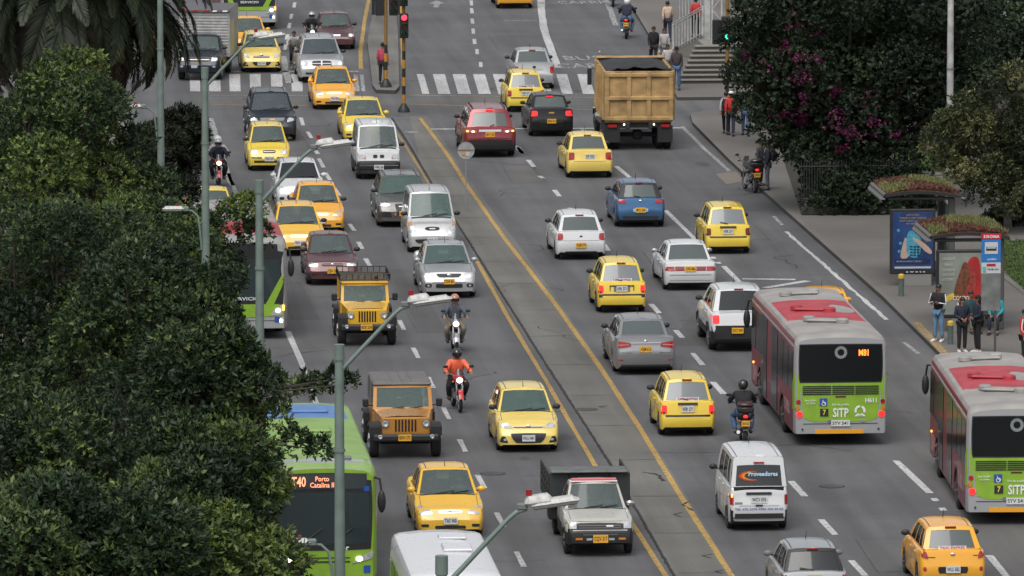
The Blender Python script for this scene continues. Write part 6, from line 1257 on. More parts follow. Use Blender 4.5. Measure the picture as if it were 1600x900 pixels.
signal_head(t, .0, -.18, 3.38, -1, 'red'); signal_head(t, -.02, -.18, 4.62, -1)
t = thing('traffic_signal', 'signal with a lit green lamp at the left edge of the bougainvillea', 'traffic signal', at(1136, 175)); banded_pole(t, 4.6)
signal_head(t, -.08, -.18, 3.25, -1, 'green'); signal_head(t, -.40, .1, 3.1, 1)
# round sign seen from its back
t = thing('road_sign', 'round grey road sign on a thin pole beside the median line', 'road sign', at(728, 330, .0)); sg = mat('sign_back_grey', (.34, .35, .34), .55, .2, noise=.2)
b = MB(); b.tube([(0, 0, 0), (0, 0, 2.35)], .022, mat('galvanised', (.3, .3, .3), .5, .3), 8); b.build('pole', t); b = MB(); b.lathe([(-.035, .001), (-.035, .285), (-.05, .295), (-.02, .295), (-.02, .001)], sg, 28, 'y', (0, 0, 2.1)); d_ = b.build('sign_plate', t)
b = MB(); b.box((0, -.052, 2.11), (.54, .014, .03), mat('brace_brown', (.2, .14, .1), .6)); b.build('brace', d_); b = MB(); b.box((-.08, -.05, 1.98), (.09, .012, .10), mat('sticker_orange', (.6, .22, .05), .6)); b.box((.06, -.05, 1.97), (.14, .010, .14), mat('sticker_grey', (.45, .45, .44), .6)); b.build('sticker', d_)
# right-hand tall pole
t = thing('utility_pole', 'tall weathered white utility pole before the bougainvillea', 'pole', at(1483, 345)); wp_ = mat('pole_white_worn', (.42, .42, .41), .7, noise=.45, nscale=2.2)
b = MB(); b.tube([(0, 0, 0), (0, 0, 6), (0, 0, 12.5)], [.125, .11, .08], wp_, 14); b.build('shaft', t); b = MB(); b.tube([(0, 0, 5.1), (0, 0, 5.16)], .125, GREY, 14); b.build('band', t); b = MB(); b.tube([(0, 0, 2.3), (0, 0, 3.0)], .128, mat('poster_grey', (.12, .12, .12), .8), 14); b.build('bill_wrap', t)
# ---------------------------------------------------------------- bus shelters
SEDR = mat('sedum_rust', (.13, .055, .035), .9, noise=.5, nscale=7); SEDG = mat('sedum_lime', (.16, .165, .06), .9, noise=.4, nscale=7); SHM = mat('shelter_metal', (.10, .10, .095), .45, .3); SHL = mat('shelter_edge', (.17, .17, .168), .5, .2); SHU = mat('shelter_underside', (.16, .155, .14), .6)
def sedum(name, root, z0, x0, x1, y0, y1, seed):
    rg = np.random.default_rng(seed); n = 5200; X = rg.uniform(x0, x1, n); Y = rg.uniform(y0, y1, n); k = np.sin(X*2.6+Y*.9+seed)+.8*np.sin(Y*1.3-X*1.2)+rg.normal(0, .5, n) > .45
    for nm, sel, m, hh in ((name+'_rust', ~k, SEDR, .07), (name+'_lime', k, SEDG, .11)):
        x, y = X[sel], Y[sel]; q = len(x); a = rg.uniform(0, 6.28, q); w_ = .045; h_ = rg.uniform(.4, 1.5, q)*hh; cz = z0+.13*(1-((x-(x0+x1)/2)/((x1-x0)/2))**2)
        v = np.stack([np.stack([x-np.cos(a)*w_, y-np.sin(a)*w_, cz], 1), np.stack([x+np.cos(a)*w_, y+np.sin(a)*w_, cz], 1), np.stack([x+rg.normal(0, .04, q), y+rg.normal(0, .04, q), cz+h_], 1)], 1).reshape(-1, 3)
        me = bpy.data.meshes.new(nm); me.from_pydata(v.tolist(), [], np.arange(3*q).reshape(-1, 3).tolist()); me.materials.append(m); o = link('roof_planting', me, root); o['kind'] = 'stuff'
def shelter(label, px, py, seed):
    """origin under the advert panel; canopy runs along the kerb"""
    t = thing('bus_shelter', label, 'bus shelter', at(px, py), group='bus shelters with planted roofs'); L = 3.4; z = 2.72
    b = MB(); prof = lambda u: Vector(((u*2.35)-.15, 0, z+.16*math.sin(math.pi*(.12+.85*u))-.10*(u < .0)))
    b.grid(lambda u, v: prof(u)+Vector((0, v*L, 0)), 10, 4, SHU); b.grid(lambda u, v: prof(u)+Vector((0, v*L, .10)), 10, 4, SEDR)
    b.grid(lambda u, v: prof(u)+Vector((0, 0, .10*v)), 10, 1, BLACK); b.grid(lambda u, v: prof(u)+Vector((0, L, .10*v)), 10, 1, BLACK); b.build('canopy', t, ang=50)
    b = MB(); b.grid(lambda u, v: Vector((-.15-.12*v, L*u, z+.20-.22*v)), 10, 1, SHL); b.grid(lambda u, v: Vector((-.27, L*u, z-.02-.05*v)), 10, 1, SHM); ed = b.build('canopy_edge', t)
    for i in range(16): part('edge_slot', ed, ((-.215, .12+i*.21, z+.085), (.02, .10, .12), SHM), r=.004)
    both(lambda s: part('canopy_bolt', t, ((2.3 if s > 0 else -.22, -.03, z+.02), (.12, .04, .06), SHL), r=.01))
    sedum('s', t, z+.19, -.10, 2.15, .05, L-.05, seed)
    for y in (.5, L-.5): part('post', t, ((2.0, y, z/2), (.22, .12, z), SHM), r=.03)
    part('beam', t, ((1.0, .5, z-.03), (2.0, .1, .1), SHM), ((1.0, L-.5, z-.03), (2.0, .1, .1), SHM)); part('back_glass', t, ((2.05, L/2, 1.4), (.02, L-1.1, 1.9), glass('shelter_glass', (.12, .14, .14), .6)), r=.004)
    part('bench', t, ((1.72, L/2, .42), (.42, L-1.4, .06), SHM)); part('bench_foot', t, ((1.75, .95, .2), (.1, .1, .4), SHM)); part('bench_foot', t, ((1.75, L-.95, .2), (.1, .1, .4), SHM))
    return t
def advert(t, w, z0, z1, y=0.):
    part('advert_case', t, ((w/2, y, (z0+z1)/2), (w, .16, z1-z0), SBOX), r=.03); part('advert_foot', t, ((w*.62, y, z0/2), (w*.6, .1, z0), mat('foot_grey', (.2, .2, .19), .6)), r=.01)
    return y-.085
A1 = mat('poster_blue', (.022, .052, .16), .25, coat=.4, noise=.5, nscale=1.4); A1T = mat('poster_teal', (.06, .30, .42), .4, noise=.4, nscale=9); A1S = mat('poster_hand', (.42, .30, .24), .5, noise=.2); AGOLD = mat('poster_gold', (.30, .23, .14), .5); A1D = mat('poster_navy', (.01, .02, .06), .4)
sh1 = shelter('farther bus shelter with planted roof and blue poster of a hand holding a card reader', 1390, 447, 1)
y = advert(sh1, 1.42, .38, 2.42)
def card(root, name, pts, yy, m):
    for _ in range(2 if len(pts) > 4 else 0): pts = [q for a_, c_ in zip(pts, pts[1:]+pts[:1]) for q in ((a_[0]*.75+c_[0]*.25, a_[1]*.75+c_[1]*.25), (a_[0]*.25+c_[0]*.75, a_[1]*.25+c_[1]*.75))]
    b = MB(); b.poly([(x, yy, z) for x, z in pts], m); return b.build(name, root, smooth=False)
ps = part('poster', sh1, ((.71, y, 1.42), (1.26, .012, 1.80), A1), r=.003); yy = y-.010
for i, (x, z) in enumerate(((.25, 1.75), (.32, 1.35), (1.1, 1.75), (1.15, 1.5), (.28, 1.1))): b = MB(); b.ball((x, yy, z), (.05, .003, .05), A1T, 8, 5); b.build('poster_bubble', ps)
card(ps, 'poster_hand', [(.30, .88), (.52, .86), (.64, 1.05), (.58, 1.35), (.48, 1.58), (.42, 1.42), (.36, 1.2)], yy, A1S); card(ps, 'poster_hand', [(1.30, .98), (1.32, 1.12), (1.0, 1.42), (.72, 1.55), (.70, 1.46), (.95, 1.25), (1.1, 1.08)], yy-.006, A1S)
rd = card(ps, 'poster_device', [(.52, .95), (.92, .86), (.98, 1.35), (.92, 1.72), (.56, 1.78), (.50, 1.40)], yy-.003, A1T)
for i in range(4):
    for j in range(3): card(ps, 'poster_key', [(.62+j*.11, .95+i*.09-.01*j), (.70+j*.11, .95+i*.09-.01*j), (.70+j*.11, 1.0+i*.09), (.62+j*.11, 1.0+i*.09)], yy-.005, A1D)
card(ps, 'poster_banner', [(.14, .70), (1.26, .70), (1.26, .86), (.14, .86)], yy-.004, A1D); card(ps, 'poster_strip', [(.14, .56), (1.28, .56), (1.28, .62), (.14, .62)], yy-.004, mat('poster_white', (.4, .42, .45), .4))
for s_, z, w_ in (('LLEGA LA NUEVA', 2.24, .4), ('TARJETA DE TODOS', 2.14, .86), ('PARA TODA LA CIUDAD', 2.05, .82), ('MUY PRONTO', 1.96, .4)): lettering(s_, AGOLD, ps, (.70, yy-.006, z), w_, 'F', .055, .01)
lettering('RECARGA RAPIDO Y SEGURO', mat('print_sky', (.25, .35, .5), .5), ps, (.60, yy-.008, .78), .8, 'F', .05, .005); lettering('a w e t a', WHT, sh1, (.8, y-.01, .455), .6, 'F', .05, .01)
sh2 = shelter('nearer bus shelter with planted roof and red food poster, people waiting before it', 1462, 519, 2)
y = advert(sh2, 1.42, .42, 2.46); A2 = mat('poster_grey_green', (.20, .22, .19), .3, coat=.4, noise=.4, nscale=1.2); A2R = mat('poster_red', (.38, .02, .02), .4, noise=.3, nscale=3); A2B = mat('poster_brown', (.16, .055, .025), .45, noise=.6, nscale=9); A2Y = mat('poster_yellow', (.60, .42, .05), .45, noise=.3, nscale=6); A2L = mat('poster_print_red', (.45, .05, .05), .5)
ps = part('poster', sh2, ((.71, y, 1.45), (1.26, .012, 1.84), A2), r=.003); yy = y-.01
card(ps, 'poster_red_shape', [(.62, .62), (1.33, .56), (1.33, 2.2), (1.05, 2.3), (.86, 1.95), (.78, 1.4)], yy, A2R); card(ps, 'poster_food', [(.48, .98), (.80, 1.02), (.98, 1.30), (1.02, 1.70), (.94, 2.08), (.80, 2.12), (.70, 1.80), (.56, 1.42)], yy-.003, A2B); card(ps, 'poster_food', [(.84, 1.2), (1.12, 1.1), (1.2, 1.6), (1.1, 2.0), (1.0, 1.9), (1.0, 1.5)], yy-.004, mat('poster_meat', (.30, .04, .03), .45, noise=.5, nscale=10)); card(ps, 'poster_splash', [(.12, .95), (.34, 1.12), (.55, 1.20), (.50, 1.0), (.30, .90)], yy-.004, A2Y); card(ps, 'poster_splash', [(.9, .62), (1.2, .66), (1.1, .82), (.92, .78)], yy-.005, A2Y)
for s_, z, w_ in (('UN SABOR', 2.20, .36), ('PARA', 2.02, .24), ('COMPARTIR', 1.86, .40), ('CON TODOS', 1.72, .36), ('LO QUIERES', 1.58, .36)): lettering(s_, mat('print_pale', (.5, .5, .47), .5), ps, (.36, yy-.006, z), w_, 'F', .08, .0)
lettering('COMBO', mat('print_cream', (.7, .55, .45), .5), ps, (.74, yy-.008, 1.02), .5, 'F', .13, .02); lettering('8.900', mat('print_cream', (.7, .55, .45), .5), ps, (.78, yy-.008, .82), .34, 'F', .13, .02)
# bus stop sign
t = thing('bus_stop_sign', 'tall blue bus stop sign with red header on a slim pole before the nearer shelter', 'bus stop sign', at(1547, 560)); SB = mat('stop_blue', (.02, .16, .45), .4); sr = mat('stop_red', (.42, .01, .03), .4)
b = MB(); b.tube([(.14, 0, 0), (.14, 0, 3.62)], .035, SHM, 10); b.build('pole', t); part('header', t, ((0, -.05, 3.55), (.58, .05, .16), sr), r=.008); part('route_panel', t, ((0, -.05, 3.13), (.56, .05, .66), SB), r=.008); part('info_panel', t, ((0, -.05, 2.64), (.56, .045, .32), mat('info_white', (.5, .51, .52), .5)), r=.006); part('map_panel', t, ((0, -.05, 1.93), (.56, .04, 1.08), mat('map_grey', (.17, .18, .175), .35, noise=.35, nscale=4)), r=.006)
lettering('510-D06A', WHT, t, (0, -.082, 3.55), .46, 'F', .085, .02); part('pictogram_panel', t, ((0, -.08, 3.22), (.38, .012, .34), mat('info_white', (.5, .51, .52), .5)), r=.003); part('bus_pictogram', t, ((0, -.09, 3.20), (.30, .008, .11), INK), ((0, -.095, 3.225), (.25, .006, .035), mat('info_white', (.5, .51, .52), .5)), r=.003)
lettering('paradero', WHT, t, (.02, -.082, 2.90), .26, 'F', .07, .0); part('info_mark', t, ((0, -.08, 2.73), (.26, .01, .07), sr), ((-.2, -.08, 2.60), (.1, .01, .16), mat('info_teal', (.1, .4, .38), .5)), r=.003); lettering('T40 M81 H611', INK, t, (.06, -.08, 2.60), .34, 'F', .05, .0)
def bollard(px, py, lb):
    t = thing('bollard', lb, 'bollard', at(px, py), group='bollards with yellow tops'); b = MB(); b.tube([(0, 0, 0), (0, 0, .60)], .085, mat('bollard_green', (.09, .125, .115), .6, noise=.2), 12); b.build('shaft', t); b = MB(); b.tube([(0, 0, .56), (0, 0, .66), (0, 0, .70)], [.098, .098, .06], mat('bollard_cap', (.55, .36, .04), .5), 12); b.build('cap', t)
bollard(1408, 463, 'green bollard with yellow cap below the blue poster'); bollard(1485, 538, 'green bollard with yellow cap between the man in stripes and the woman')
# ---------------------------------------------------------------- footbridge stairs and railing
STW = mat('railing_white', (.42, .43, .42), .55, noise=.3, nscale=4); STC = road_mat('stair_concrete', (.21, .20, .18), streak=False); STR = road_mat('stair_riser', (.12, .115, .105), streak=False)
t = thing('stairs', 'concrete footbridge stairs rising behind the dump truck', 'stairs', (0, 0, 0)); a = G(1060, 131, .13)
for i in range(8):
    x0 = a.x+.13*i; b = MB(); y0 = a.y+.33*i; z = .13+.165*(i+1); rbox(b, ((x0+37.5)/2, y0+.20, z-.03), (37.5-x0, .42, .06), STC, .012); b.build('step', t)
    b = MB(); b.box(((x0+37.5)/2+.01, y0+.3, (z-.06)/2), (37.5-x0-.04, .44, z-.06), STR); b.build('step_base', t, smooth=False)
part('landing', t, ((34.6, a.y+4.0, 1.34), (6.6, 2.8, .2), STC)); part('landing_base', t, ((34.6, a.y+4.05, .68), (6.4, 2.7, 1.12), STR))
rl = thing('railing', 'white railing climbing beside the footbridge stairs', 'railing', (0, 0, 0)); P0, P1 = G(1052, 84, .13), Vector((a.x+1.6, a.y+5.2, 1.55))
P0 = Vector((P0.x, P0.y, .2)); P1 = G(1098, 56, 1.2)
for z in (.12, 1.12, 1.22): b = MB(); b.tube([P0+Vector((0, 0, z)), P1+Vector((0, 0, z))], .03, STW, 6); b.build('rail', rl)
for i in range(11): q = P0.lerp(P1, i/10); b = MB(); b.tube([q, q+Vector((0, 0, 1.18))], .024 if i % 10 else .05, STW, 6); b.build('baluster', rl)
P2 = G(1100, 20, 1.5); P3 = G(1062, 38, .6)
rl2 = thing('railing', 'rear white railing behind the person in beige, partly hidden', 'railing', (0, 0, 0))
for z in (.12, 1.1): b = MB(); b.tube([P3+Vector((0, 0, z)), P2+Vector((0, 0, z))], .03, STW, 6); b.build('rail', rl2)
for i in range(9): q = P3.lerp(P2, i/8); b = MB(); b.tube([q, q+Vector((0, 0, 1.12))], .022, STW, 6); b.build('baluster', rl2)
b = MB(); b.poly([P0+Vector((0, .1, -.1)), P1+Vector((0, .1, -1.0)), P1+Vector((0, .1, .05)), P0+Vector((0, .1, .05))], STC); b.build('stringer', rl, smooth=False)
c = thing('column', 'pale footbridge column beside the white railing', 'column', tuple(G(1105, 64, .8))); part('shaft', c, ((0, 0, 2.5), (.26, .26, 6.6), STW)); part('base', c, ((0, 0, -.6), (.4, .4, .3), STC))
c = thing('lattice_column', 'white lattice column of the footbridge left of the green signal', 'column', tuple(G(1120, 76, 1.2)))
both(lambda s: part('chord', c, ((s*.19, 0, 2.3), (.07, .07, 6.6), STW), r=.01))
for i in range(13):
    b = MB(); z = -.9+i*.5; s = 1 if i % 2 else -1; b.tube([(-.19*s, 0, z), (.19*s, 0, z+.5)], .022, STW, 5); b.build('lattice_bar', c)
# ---------------------------------------------------------------- building at the upper right
bl = thing('building', 'pale grey panelled building at the top right corner', 'building', tuple(G(1556, 108, .13))); BW = mat('facade_grey', (.30, .30, .29), .7, noise=.2, nscale=.8)
part('wall', bl, ((9, 5, 6), (18, 10, 12), BW), r=.02)
for i in range(7): part('pilaster', bl, ((.15+i*1.15, -.06, 6), (.14, .16, 12), mat('facade_light', (.42, .42, .41), .65)), r=.02)
for i in range(6):
    for j in range(3): 
        w_ = part('window', bl, ((.74+i*1.15, -.02, 2.2+j*3.2), (.62, .08, 2.2), mat('frame_steel', (.25, .26, .26), .5)), r=.02); part('pane', w_, ((.74+i*1.15, -.065, 2.2+j*3.2), (.50, .02, 2.05), glass('pane_green', (.12, .19, .17), .1)), r=.004)
# ---------------------------------------------------------------- iron fence round the planted bed
fe = thing('iron_fence', 'black iron fence in front of the bougainvillea', 'fence', (0, 0, 0)); f0, f1 = G(1252, 336, .13), G(1434, 334, .13)
part('plinth', fe, ((f0+f1)/2+Vector((0, 0, .0))-Vector((0, 0, .0)), ((f1-f0).x, .2, .3), mat('plinth_dark', (.035, .035, .033), .8)) if False else (tuple((f0+f1)/2+Vector((0, 0, .14))), ((f1-f0).x, .2, .28), mat('plinth_dark', (.035, .035, .033), .8)))
IRON = mat('iron_black', (.014, .014, .015), .6); NB = 44
barm = MB(); barm.tube([(0, 0, 0), (0, 0, 1.55), (0, 0, 1.72)], [.02, .02, .004], IRON, 6); barm = barm.mesh('bar')
for i in range(NB+1): q = f0.lerp(f1, i/NB); link('bar', barm, fe, (q.x, q.y, .3))
for z in (.55, 1.65): b = MB(); b.tube([f0+Vector((0, -.02, z)), f1+Vector((0, -.02, z))], .022, IRON, 5); b.build('rail', fe)
f2 = G(1400, 262, .13); 
fe2 = thing('iron_fence', 'short black iron fence piece beside the strip of grass', 'fence', (0, 0, 0))
for i in range(9): q = f1.lerp(f2, i/8*.9)+Vector((.1, .2, 0)); link('bar', barm, fe2, (q.x, q.y, .13))
for z in (.45, 1.5): b = MB(); b.tube([f1+Vector((.1, .2, z)), f1.lerp(f2, .9)+Vector((.1, .2, z))], .022, IRON, 5); b.build('rail', fe2)
# ---------------------------------------------------------------- foliage
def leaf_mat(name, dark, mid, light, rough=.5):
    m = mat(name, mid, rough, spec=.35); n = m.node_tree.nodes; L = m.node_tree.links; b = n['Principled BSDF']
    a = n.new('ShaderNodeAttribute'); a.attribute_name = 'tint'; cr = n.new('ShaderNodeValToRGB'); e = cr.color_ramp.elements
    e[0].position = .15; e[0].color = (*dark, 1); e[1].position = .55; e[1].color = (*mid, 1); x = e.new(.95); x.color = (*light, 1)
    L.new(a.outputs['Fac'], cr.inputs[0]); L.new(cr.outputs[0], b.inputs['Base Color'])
    tr = n.new('ShaderNodeBsdfTranslucent'); L.new(cr.outputs[0], tr.inputs[0]); mx = n.new('ShaderNodeMixShader'); mx.inputs[0].default_value = .18
    L.new(b.outputs[0], mx.inputs[1]); L.new(tr.outputs[0], mx.inputs[2]); L.new(mx.outputs[0], n['Material Output'].inputs[0]); return m
def unit(v): return v/np.maximum(np.linalg.norm(v, axis=1, keepdims=True), 1e-9)
def leaves(C, D, per, ll, lw, rg, tint, phi=(.5, 1.5), tn=.12):
    """rosettes of diamond leaves at C with axes D"""
    n = len(C); C = np.repeat(C, per, 0); D = np.repeat(D, per, 0); T = np.clip(np.repeat(tint, per)+rg.normal(0, tn, n*per), 0, 1)
    r = unit(rg.normal(size=C.shape)); S_ = unit(np.cross(D, r)); ph = rg.uniform(phi[0], phi[1], len(C))[:, None]
    d = unit(D*np.cos(ph)+S_*np.sin(ph)); w_ = unit(np.cross(d, D)+rg.normal(0, .35, C.shape)); l = (ll*rg.uniform(.45, 1.5, len(C)))[:, None]; w2 = l*lw/ll/2
    base = C+D*(rg.uniform(-.5, .7, len(C))[:, None]*ll*1.1); nn = np.cross(d, w_)
    v = np.stack([base, base+d*l*.5+w_*w2+nn*l*.06, base+d*l-nn*l*.1, base+d*l*.5-w_*w2+nn*l*.06], 1)
    return v.reshape(-1, 3), np.repeat(T, 1)
def leaf_mesh(name, V_, T, m, parent):
    me = bpy.data.meshes.new(name); nf = len(V_)//4
    me.vertices.add(len(V_)); me.vertices.foreach_set('co', V_.astype(np.float32).ravel()); me.loops.add(nf*4); me.loops.foreach_set('vertex_index', np.arange(nf*4, dtype=np.int32))
    me.polygons.add(nf); me.polygons.foreach_set('loop_start', np.arange(0, nf*4, 4, dtype=np.int32)); me.polygons.foreach_set('loop_total', np.full(nf, 4, np.int32))
    at_ = me.attributes.new('tint', 'FLOAT', 'FACE'); at_.data.foreach_set('value', T.astype(np.float32)); me.materials.append(m); me.update(); me.validate(); return link(name, me, parent)
def crown_pts(blobs, n, rg, shell=(.70, 1.06), dens=.1):
    B_ = np.array([(*b[0], b[1]) for b in blobs]); pr = B_[:, 3]**2; pr /= pr.sum(); k = rg.choice(len(B_), n, p=pr); d = unit(rg.normal(size=(n, 3))); d[:, 2] = np.where((d[:, 2] < -.35) & (rg.random(n) < .6), -d[:, 2], d[:, 2])
    rad = rg.uniform(*shell, n); ins = rg.random(n) < dens; rad[ins] = rg.uniform(.3, .7, ins.sum()); P_ = B_[k, :3]+d*(B_[k, 3]*rad)[:, None]*np.array([1, 1, .85])
    keep = np.ones(n, bool)
    for b in B_:
        q = np.linalg.norm((P_-b[:3])/np.array([1, 1, .85]), axis=1); keep &= (q > b[3]*.62) | ins
    return P_[keep], d[keep], k[keep]
BARK = mat('bark_brown', (.075, .058, .045), .9, noise=.4, nscale=6, bump=.6, bscale=12); BARKG = mat('bark_grey', (.14, .13, .115), .9, noise=.4, nscale=6, bump=.6, bscale=12)
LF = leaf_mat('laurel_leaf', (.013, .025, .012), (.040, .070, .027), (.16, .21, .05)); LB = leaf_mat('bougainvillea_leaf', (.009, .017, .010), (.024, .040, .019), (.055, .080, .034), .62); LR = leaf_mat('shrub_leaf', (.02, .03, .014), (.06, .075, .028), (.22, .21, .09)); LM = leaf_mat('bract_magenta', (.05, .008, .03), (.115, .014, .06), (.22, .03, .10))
def tree(name, label, base, blobs, n, lmat, ll, lw, per, seed, group=None, bark=BARK, tr=.22, yb=.0, cat='tree', tb=.42):
    rg = np.random.default_rng(seed); r2 = random.Random(seed); t = thing(name, label, cat, group=group)
    b = MB(); ba = Vector(base); cz = Vector((sum(q[0][0] for q in blobs)/len(blobs), sum(q[0][1] for q in blobs)/len(blobs), 0)); zf = min(q[0][2]-q[1]*.3 for q in blobs); fk = Vector((ba.x*.7+cz.x*.3, ba.y*.7+cz.y*.3, max(1.2, zf*.75)))
    b.tube([ba, ba.lerp(fk, .5)+Vector((.08, .05, 0)), fk], [tr*1.25, tr, tr*.85], bark, 10); b.build('trunk', t, ang=60)
    b = MB()
    for c, r in blobs:
        c = Vector(c); o0 = fk
        if r < .62:
            o0 = min((Vector(q[0]) for q in blobs if q[1] > .7), key=lambda v_: (v_-c).length, default=fk)
            b.tube([o0, o0.lerp(c, .5)+Vector((0, 0, .1)), c], [.035, .022, .008], bark, 5); continue
        m1 = fk.lerp(c, .45)+Vector((r2.uniform(-.3, .3), r2.uniform(-.3, .3), r2.uniform(.0, .4)*r)); b.tube([fk, m1, c, c+(c-m1)*.12], [tr*.4, tr*.26, tr*.10, .01], bark, 6)
        for _ in range(5):
            d = Vector((r2.gauss(0, 1), r2.gauss(0, 1), r2.gauss(.3, .8))).normalized(); s_ = m1.lerp(c, r2.uniform(.4, 1)); b.tube([s_, s_+d*r*.5, s_+d*r*.95+Vector((0, 0, .1))], [tr*.10, tr*.06, .01], bark, 5)
    b.build('limbs', t, ang=60)
    P_, D, k = crown_pts(blobs, n, rg); D = unit(D*.8+np.array([0, 0, .55])+rg.normal(0, .35, D.shape))
    bt = rg.normal(tb, .13, len(blobs)); tint = bt[k]+rg.normal(0, .07, len(P_))+.10*np.sin(P_[:, 0]*1.7+seed)*np.sin(P_[:, 2]*2.1+P_[:, 1])
    young = rg.random(len(blobs)) < yb; up = (P_[:, 2]-np.array([q[0][2] for q in blobs])[k])/np.array([q[1] for q in blobs])[k]; tint = np.where(young[k] & (rg.random(len(P_)) < .55), tint+.32, tint); tint = np.where(rg.random(len(P_)) < .03+yb*.1, tint+.35, tint)
    V_, T = leaves(P_, D, per, ll, lw, rg, tint); leaf_mesh('crown', V_, T, lmat, t); return t, blobs
def px_blobs(c, rx, rz, z, n, r, seed, y=None, depth=2.0):
    """lobes round a crown centre (x,y,z) spread rx sideways, depth along the road and rz up"""
    r2 = random.Random(seed); out = []
    for i in range(n):
        d = Vector((r2.gauss(0, 1), r2.gauss(0, 1), r2.gauss(0, 1))).normalized(); q = r2.uniform(.45, 1)**.6
        out.append(((c[0]+d.x*rx*q, c[1]+d.y*depth*q, c[2]+d.z*rz*q), r*r2.uniform(.7, 1.25)))
    out.append((tuple(c), r*1.5)); return out
def at_px(px, py, Y):
    """point at distance Y along the road seen at px,py"""
    z0, z1 = -20., 27.
    for _ in range(40):
        zm = (z0+z1)/2
        if G(px, py, zm).y > Y: z0 = zm
        else: z1 = zm
    return tuple(G(px, py, (z0+z1)/2))
LG = 'leafy trees lining the left pavement'
def ltree(label, cx, cy, Y, rx, rz, nb, r, seed, n=9800, yb=.25, extra=(), base=None, tb=.42):
    c = at_px(cx, cy, Y); bl = px_blobs(c, rx, rz, 0, nb+9, r*.92, seed, depth=2.2)
    for (ex, ey, er, *eY) in extra: bl.append((at_px(ex, ey, eY[0] if eY else Y), er))
    tree('leafy_tree', label, base or (min(c[0], 5.6), c[1], .13), bl, n, LF, .112, .050, 9, seed, LG, yb=yb, tb=tb)
ltree('leafy tree at the left edge in front of the palm', 20, 330, 203, 2.6, 2.9, 16, 1.15, 11, tb=.5)
ltree('leafy tree with the highest crown, right below the palm fronds', 100, 240, 194, 1.5, 2.1, 16, .95, 12, tb=.52, yb=.45, extra=((130, 105, .62), (100, 110, .7), (150, 165, .45), (195, 245, .55), (170, 300, .8), (255, 295, .6), (230, 300, .8), (215, 220, .5)))
ltree('leafy tree beside the second lamp pole, hiding a yellow taxi', 250, 425, 188, 1.6, 1.9, 15, .9, 13, tb=.48, yb=.25, extra=((385, 330, .55), (360, 345, .6), (400, 365, .45), (330, 420, .9), (240, 440, .9)))
ltree('dark leafy tree in the middle of the left edge', 60, 520, 170, 3.0, 3.0, 18, 1.15, 14, yb=.1)
ltree('dark leafy tree hiding the front of the red roofed bus', 225, 560, 165, 1.85, 2.3, 16, .95, 15, yb=.06, extra=((345, 440, .6), (345, 480, .4), (395, 610, .55), (330, 500, .7), (385, 545, .35), (400, 570, .35), (230, 480, 1.0), (300, 660, 1.0)))
ltree('leafy tree whose branch tips reach the lamp pole before the T40 bus', 330, 700, 141, 1.35, 2.0, 16, .80, 16, yb=.12, extra=((455, 610, .30, 147), (490, 600, .28, 147), (525, 592, .26, 147), (545, 600, .2, 147), (410, 600, .45), (425, 650, .36), (465, 690, .30), (500, 702, .26), (415, 765, .34), (420, 795, .30), (370, 850, .42), (370, 820, .7), (300, 620, .8), (300, 760, .9)))
ltree('broad leafy tree at the lower left edge', 90, 760, 139, 2.6, 2.6, 18, 1.05, 17, yb=.15)
ltree('nearest leafy tree at the bottom left, with yellow green young leaves', 285, 870, 122, 1.35, 1.5, 16, .75, 18, yb=.6, extra=((370, 700, .5), (400, 720, .45), (420, 760, .4), (380, 760, .5), (380, 840, .3)))
ltree('leafy tree filling the bottom left corner', 120, 900, 120, 2.2, 1.6, 14, .85, 19, yb=.2)
bl = px_blobs(at_px(262, 235, 217), .85, 1.2, 0, 9, .62, 45, depth=1.2)+[(at_px(238, 265, 214), .6), (at_px(232, 225, 216), .5), (at_px(245, 300, 214), .6), (at_px(285, 300, 214), .5), (at_px(225, 300, 210), .7)]; tree('palm_skirt_fill', 'dark leafy fill added for the hanging palm skirt behind the farthest lamp pole', (G(262, 420).x, 217, .13), bl, 6500, leaf_mat('dry_dark_leaf', (.008, .011, .007), (.024, .030, .015), (.08, .07, .03)), .16, .05, 8, 45, tr=.14)  # leaf clump added in place of the palm's dark hanging skirt
# bougainvillea mass on the right
c0 = at_px(1340, 120, 249); bl = px_blobs(c0, 3.9, 2.6, 0, 34, 1.15, 21, depth=2.6)
for ex, ey, er in ((1165, 120, .8), (1160, 60, .8), (1175, 170, .7), (1200, 200, .7), (1180, 20, .9), (1240, 20, 1.2), (1330, 0, 1.3), (1440, 10, 1.3), (1520, 40, 1.0), (1540, 120, .9), (1500, 180, .9), (1262, 235, .8), (1295, 262, .8), (1400, 250, 1.0), (1350, 270, 1.0), (1340, 200, 1.5), (1420, 120, 1.6), (1250, 120, 1.5), (1275, 290, .5)): bl.append((at_px(ex, ey, 247), er))
for ex in (1292, 1320, 1345, 1380, 1415): bl += [(at_px(ex, 300, 247.6), .95), (at_px(ex+15, 325, 247.6), .75), (at_px(ex-12, 318, 246.3), .55), (at_px(ex+8, 300, 246.2), .6), (at_px(ex, 334, 246.3), .34), (at_px(ex+16, 280, 246.3), .6)]
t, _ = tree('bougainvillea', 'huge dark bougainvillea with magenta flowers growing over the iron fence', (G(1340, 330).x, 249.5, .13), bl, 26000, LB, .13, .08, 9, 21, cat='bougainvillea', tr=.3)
rg = np.random.default_rng(5); F_ = []
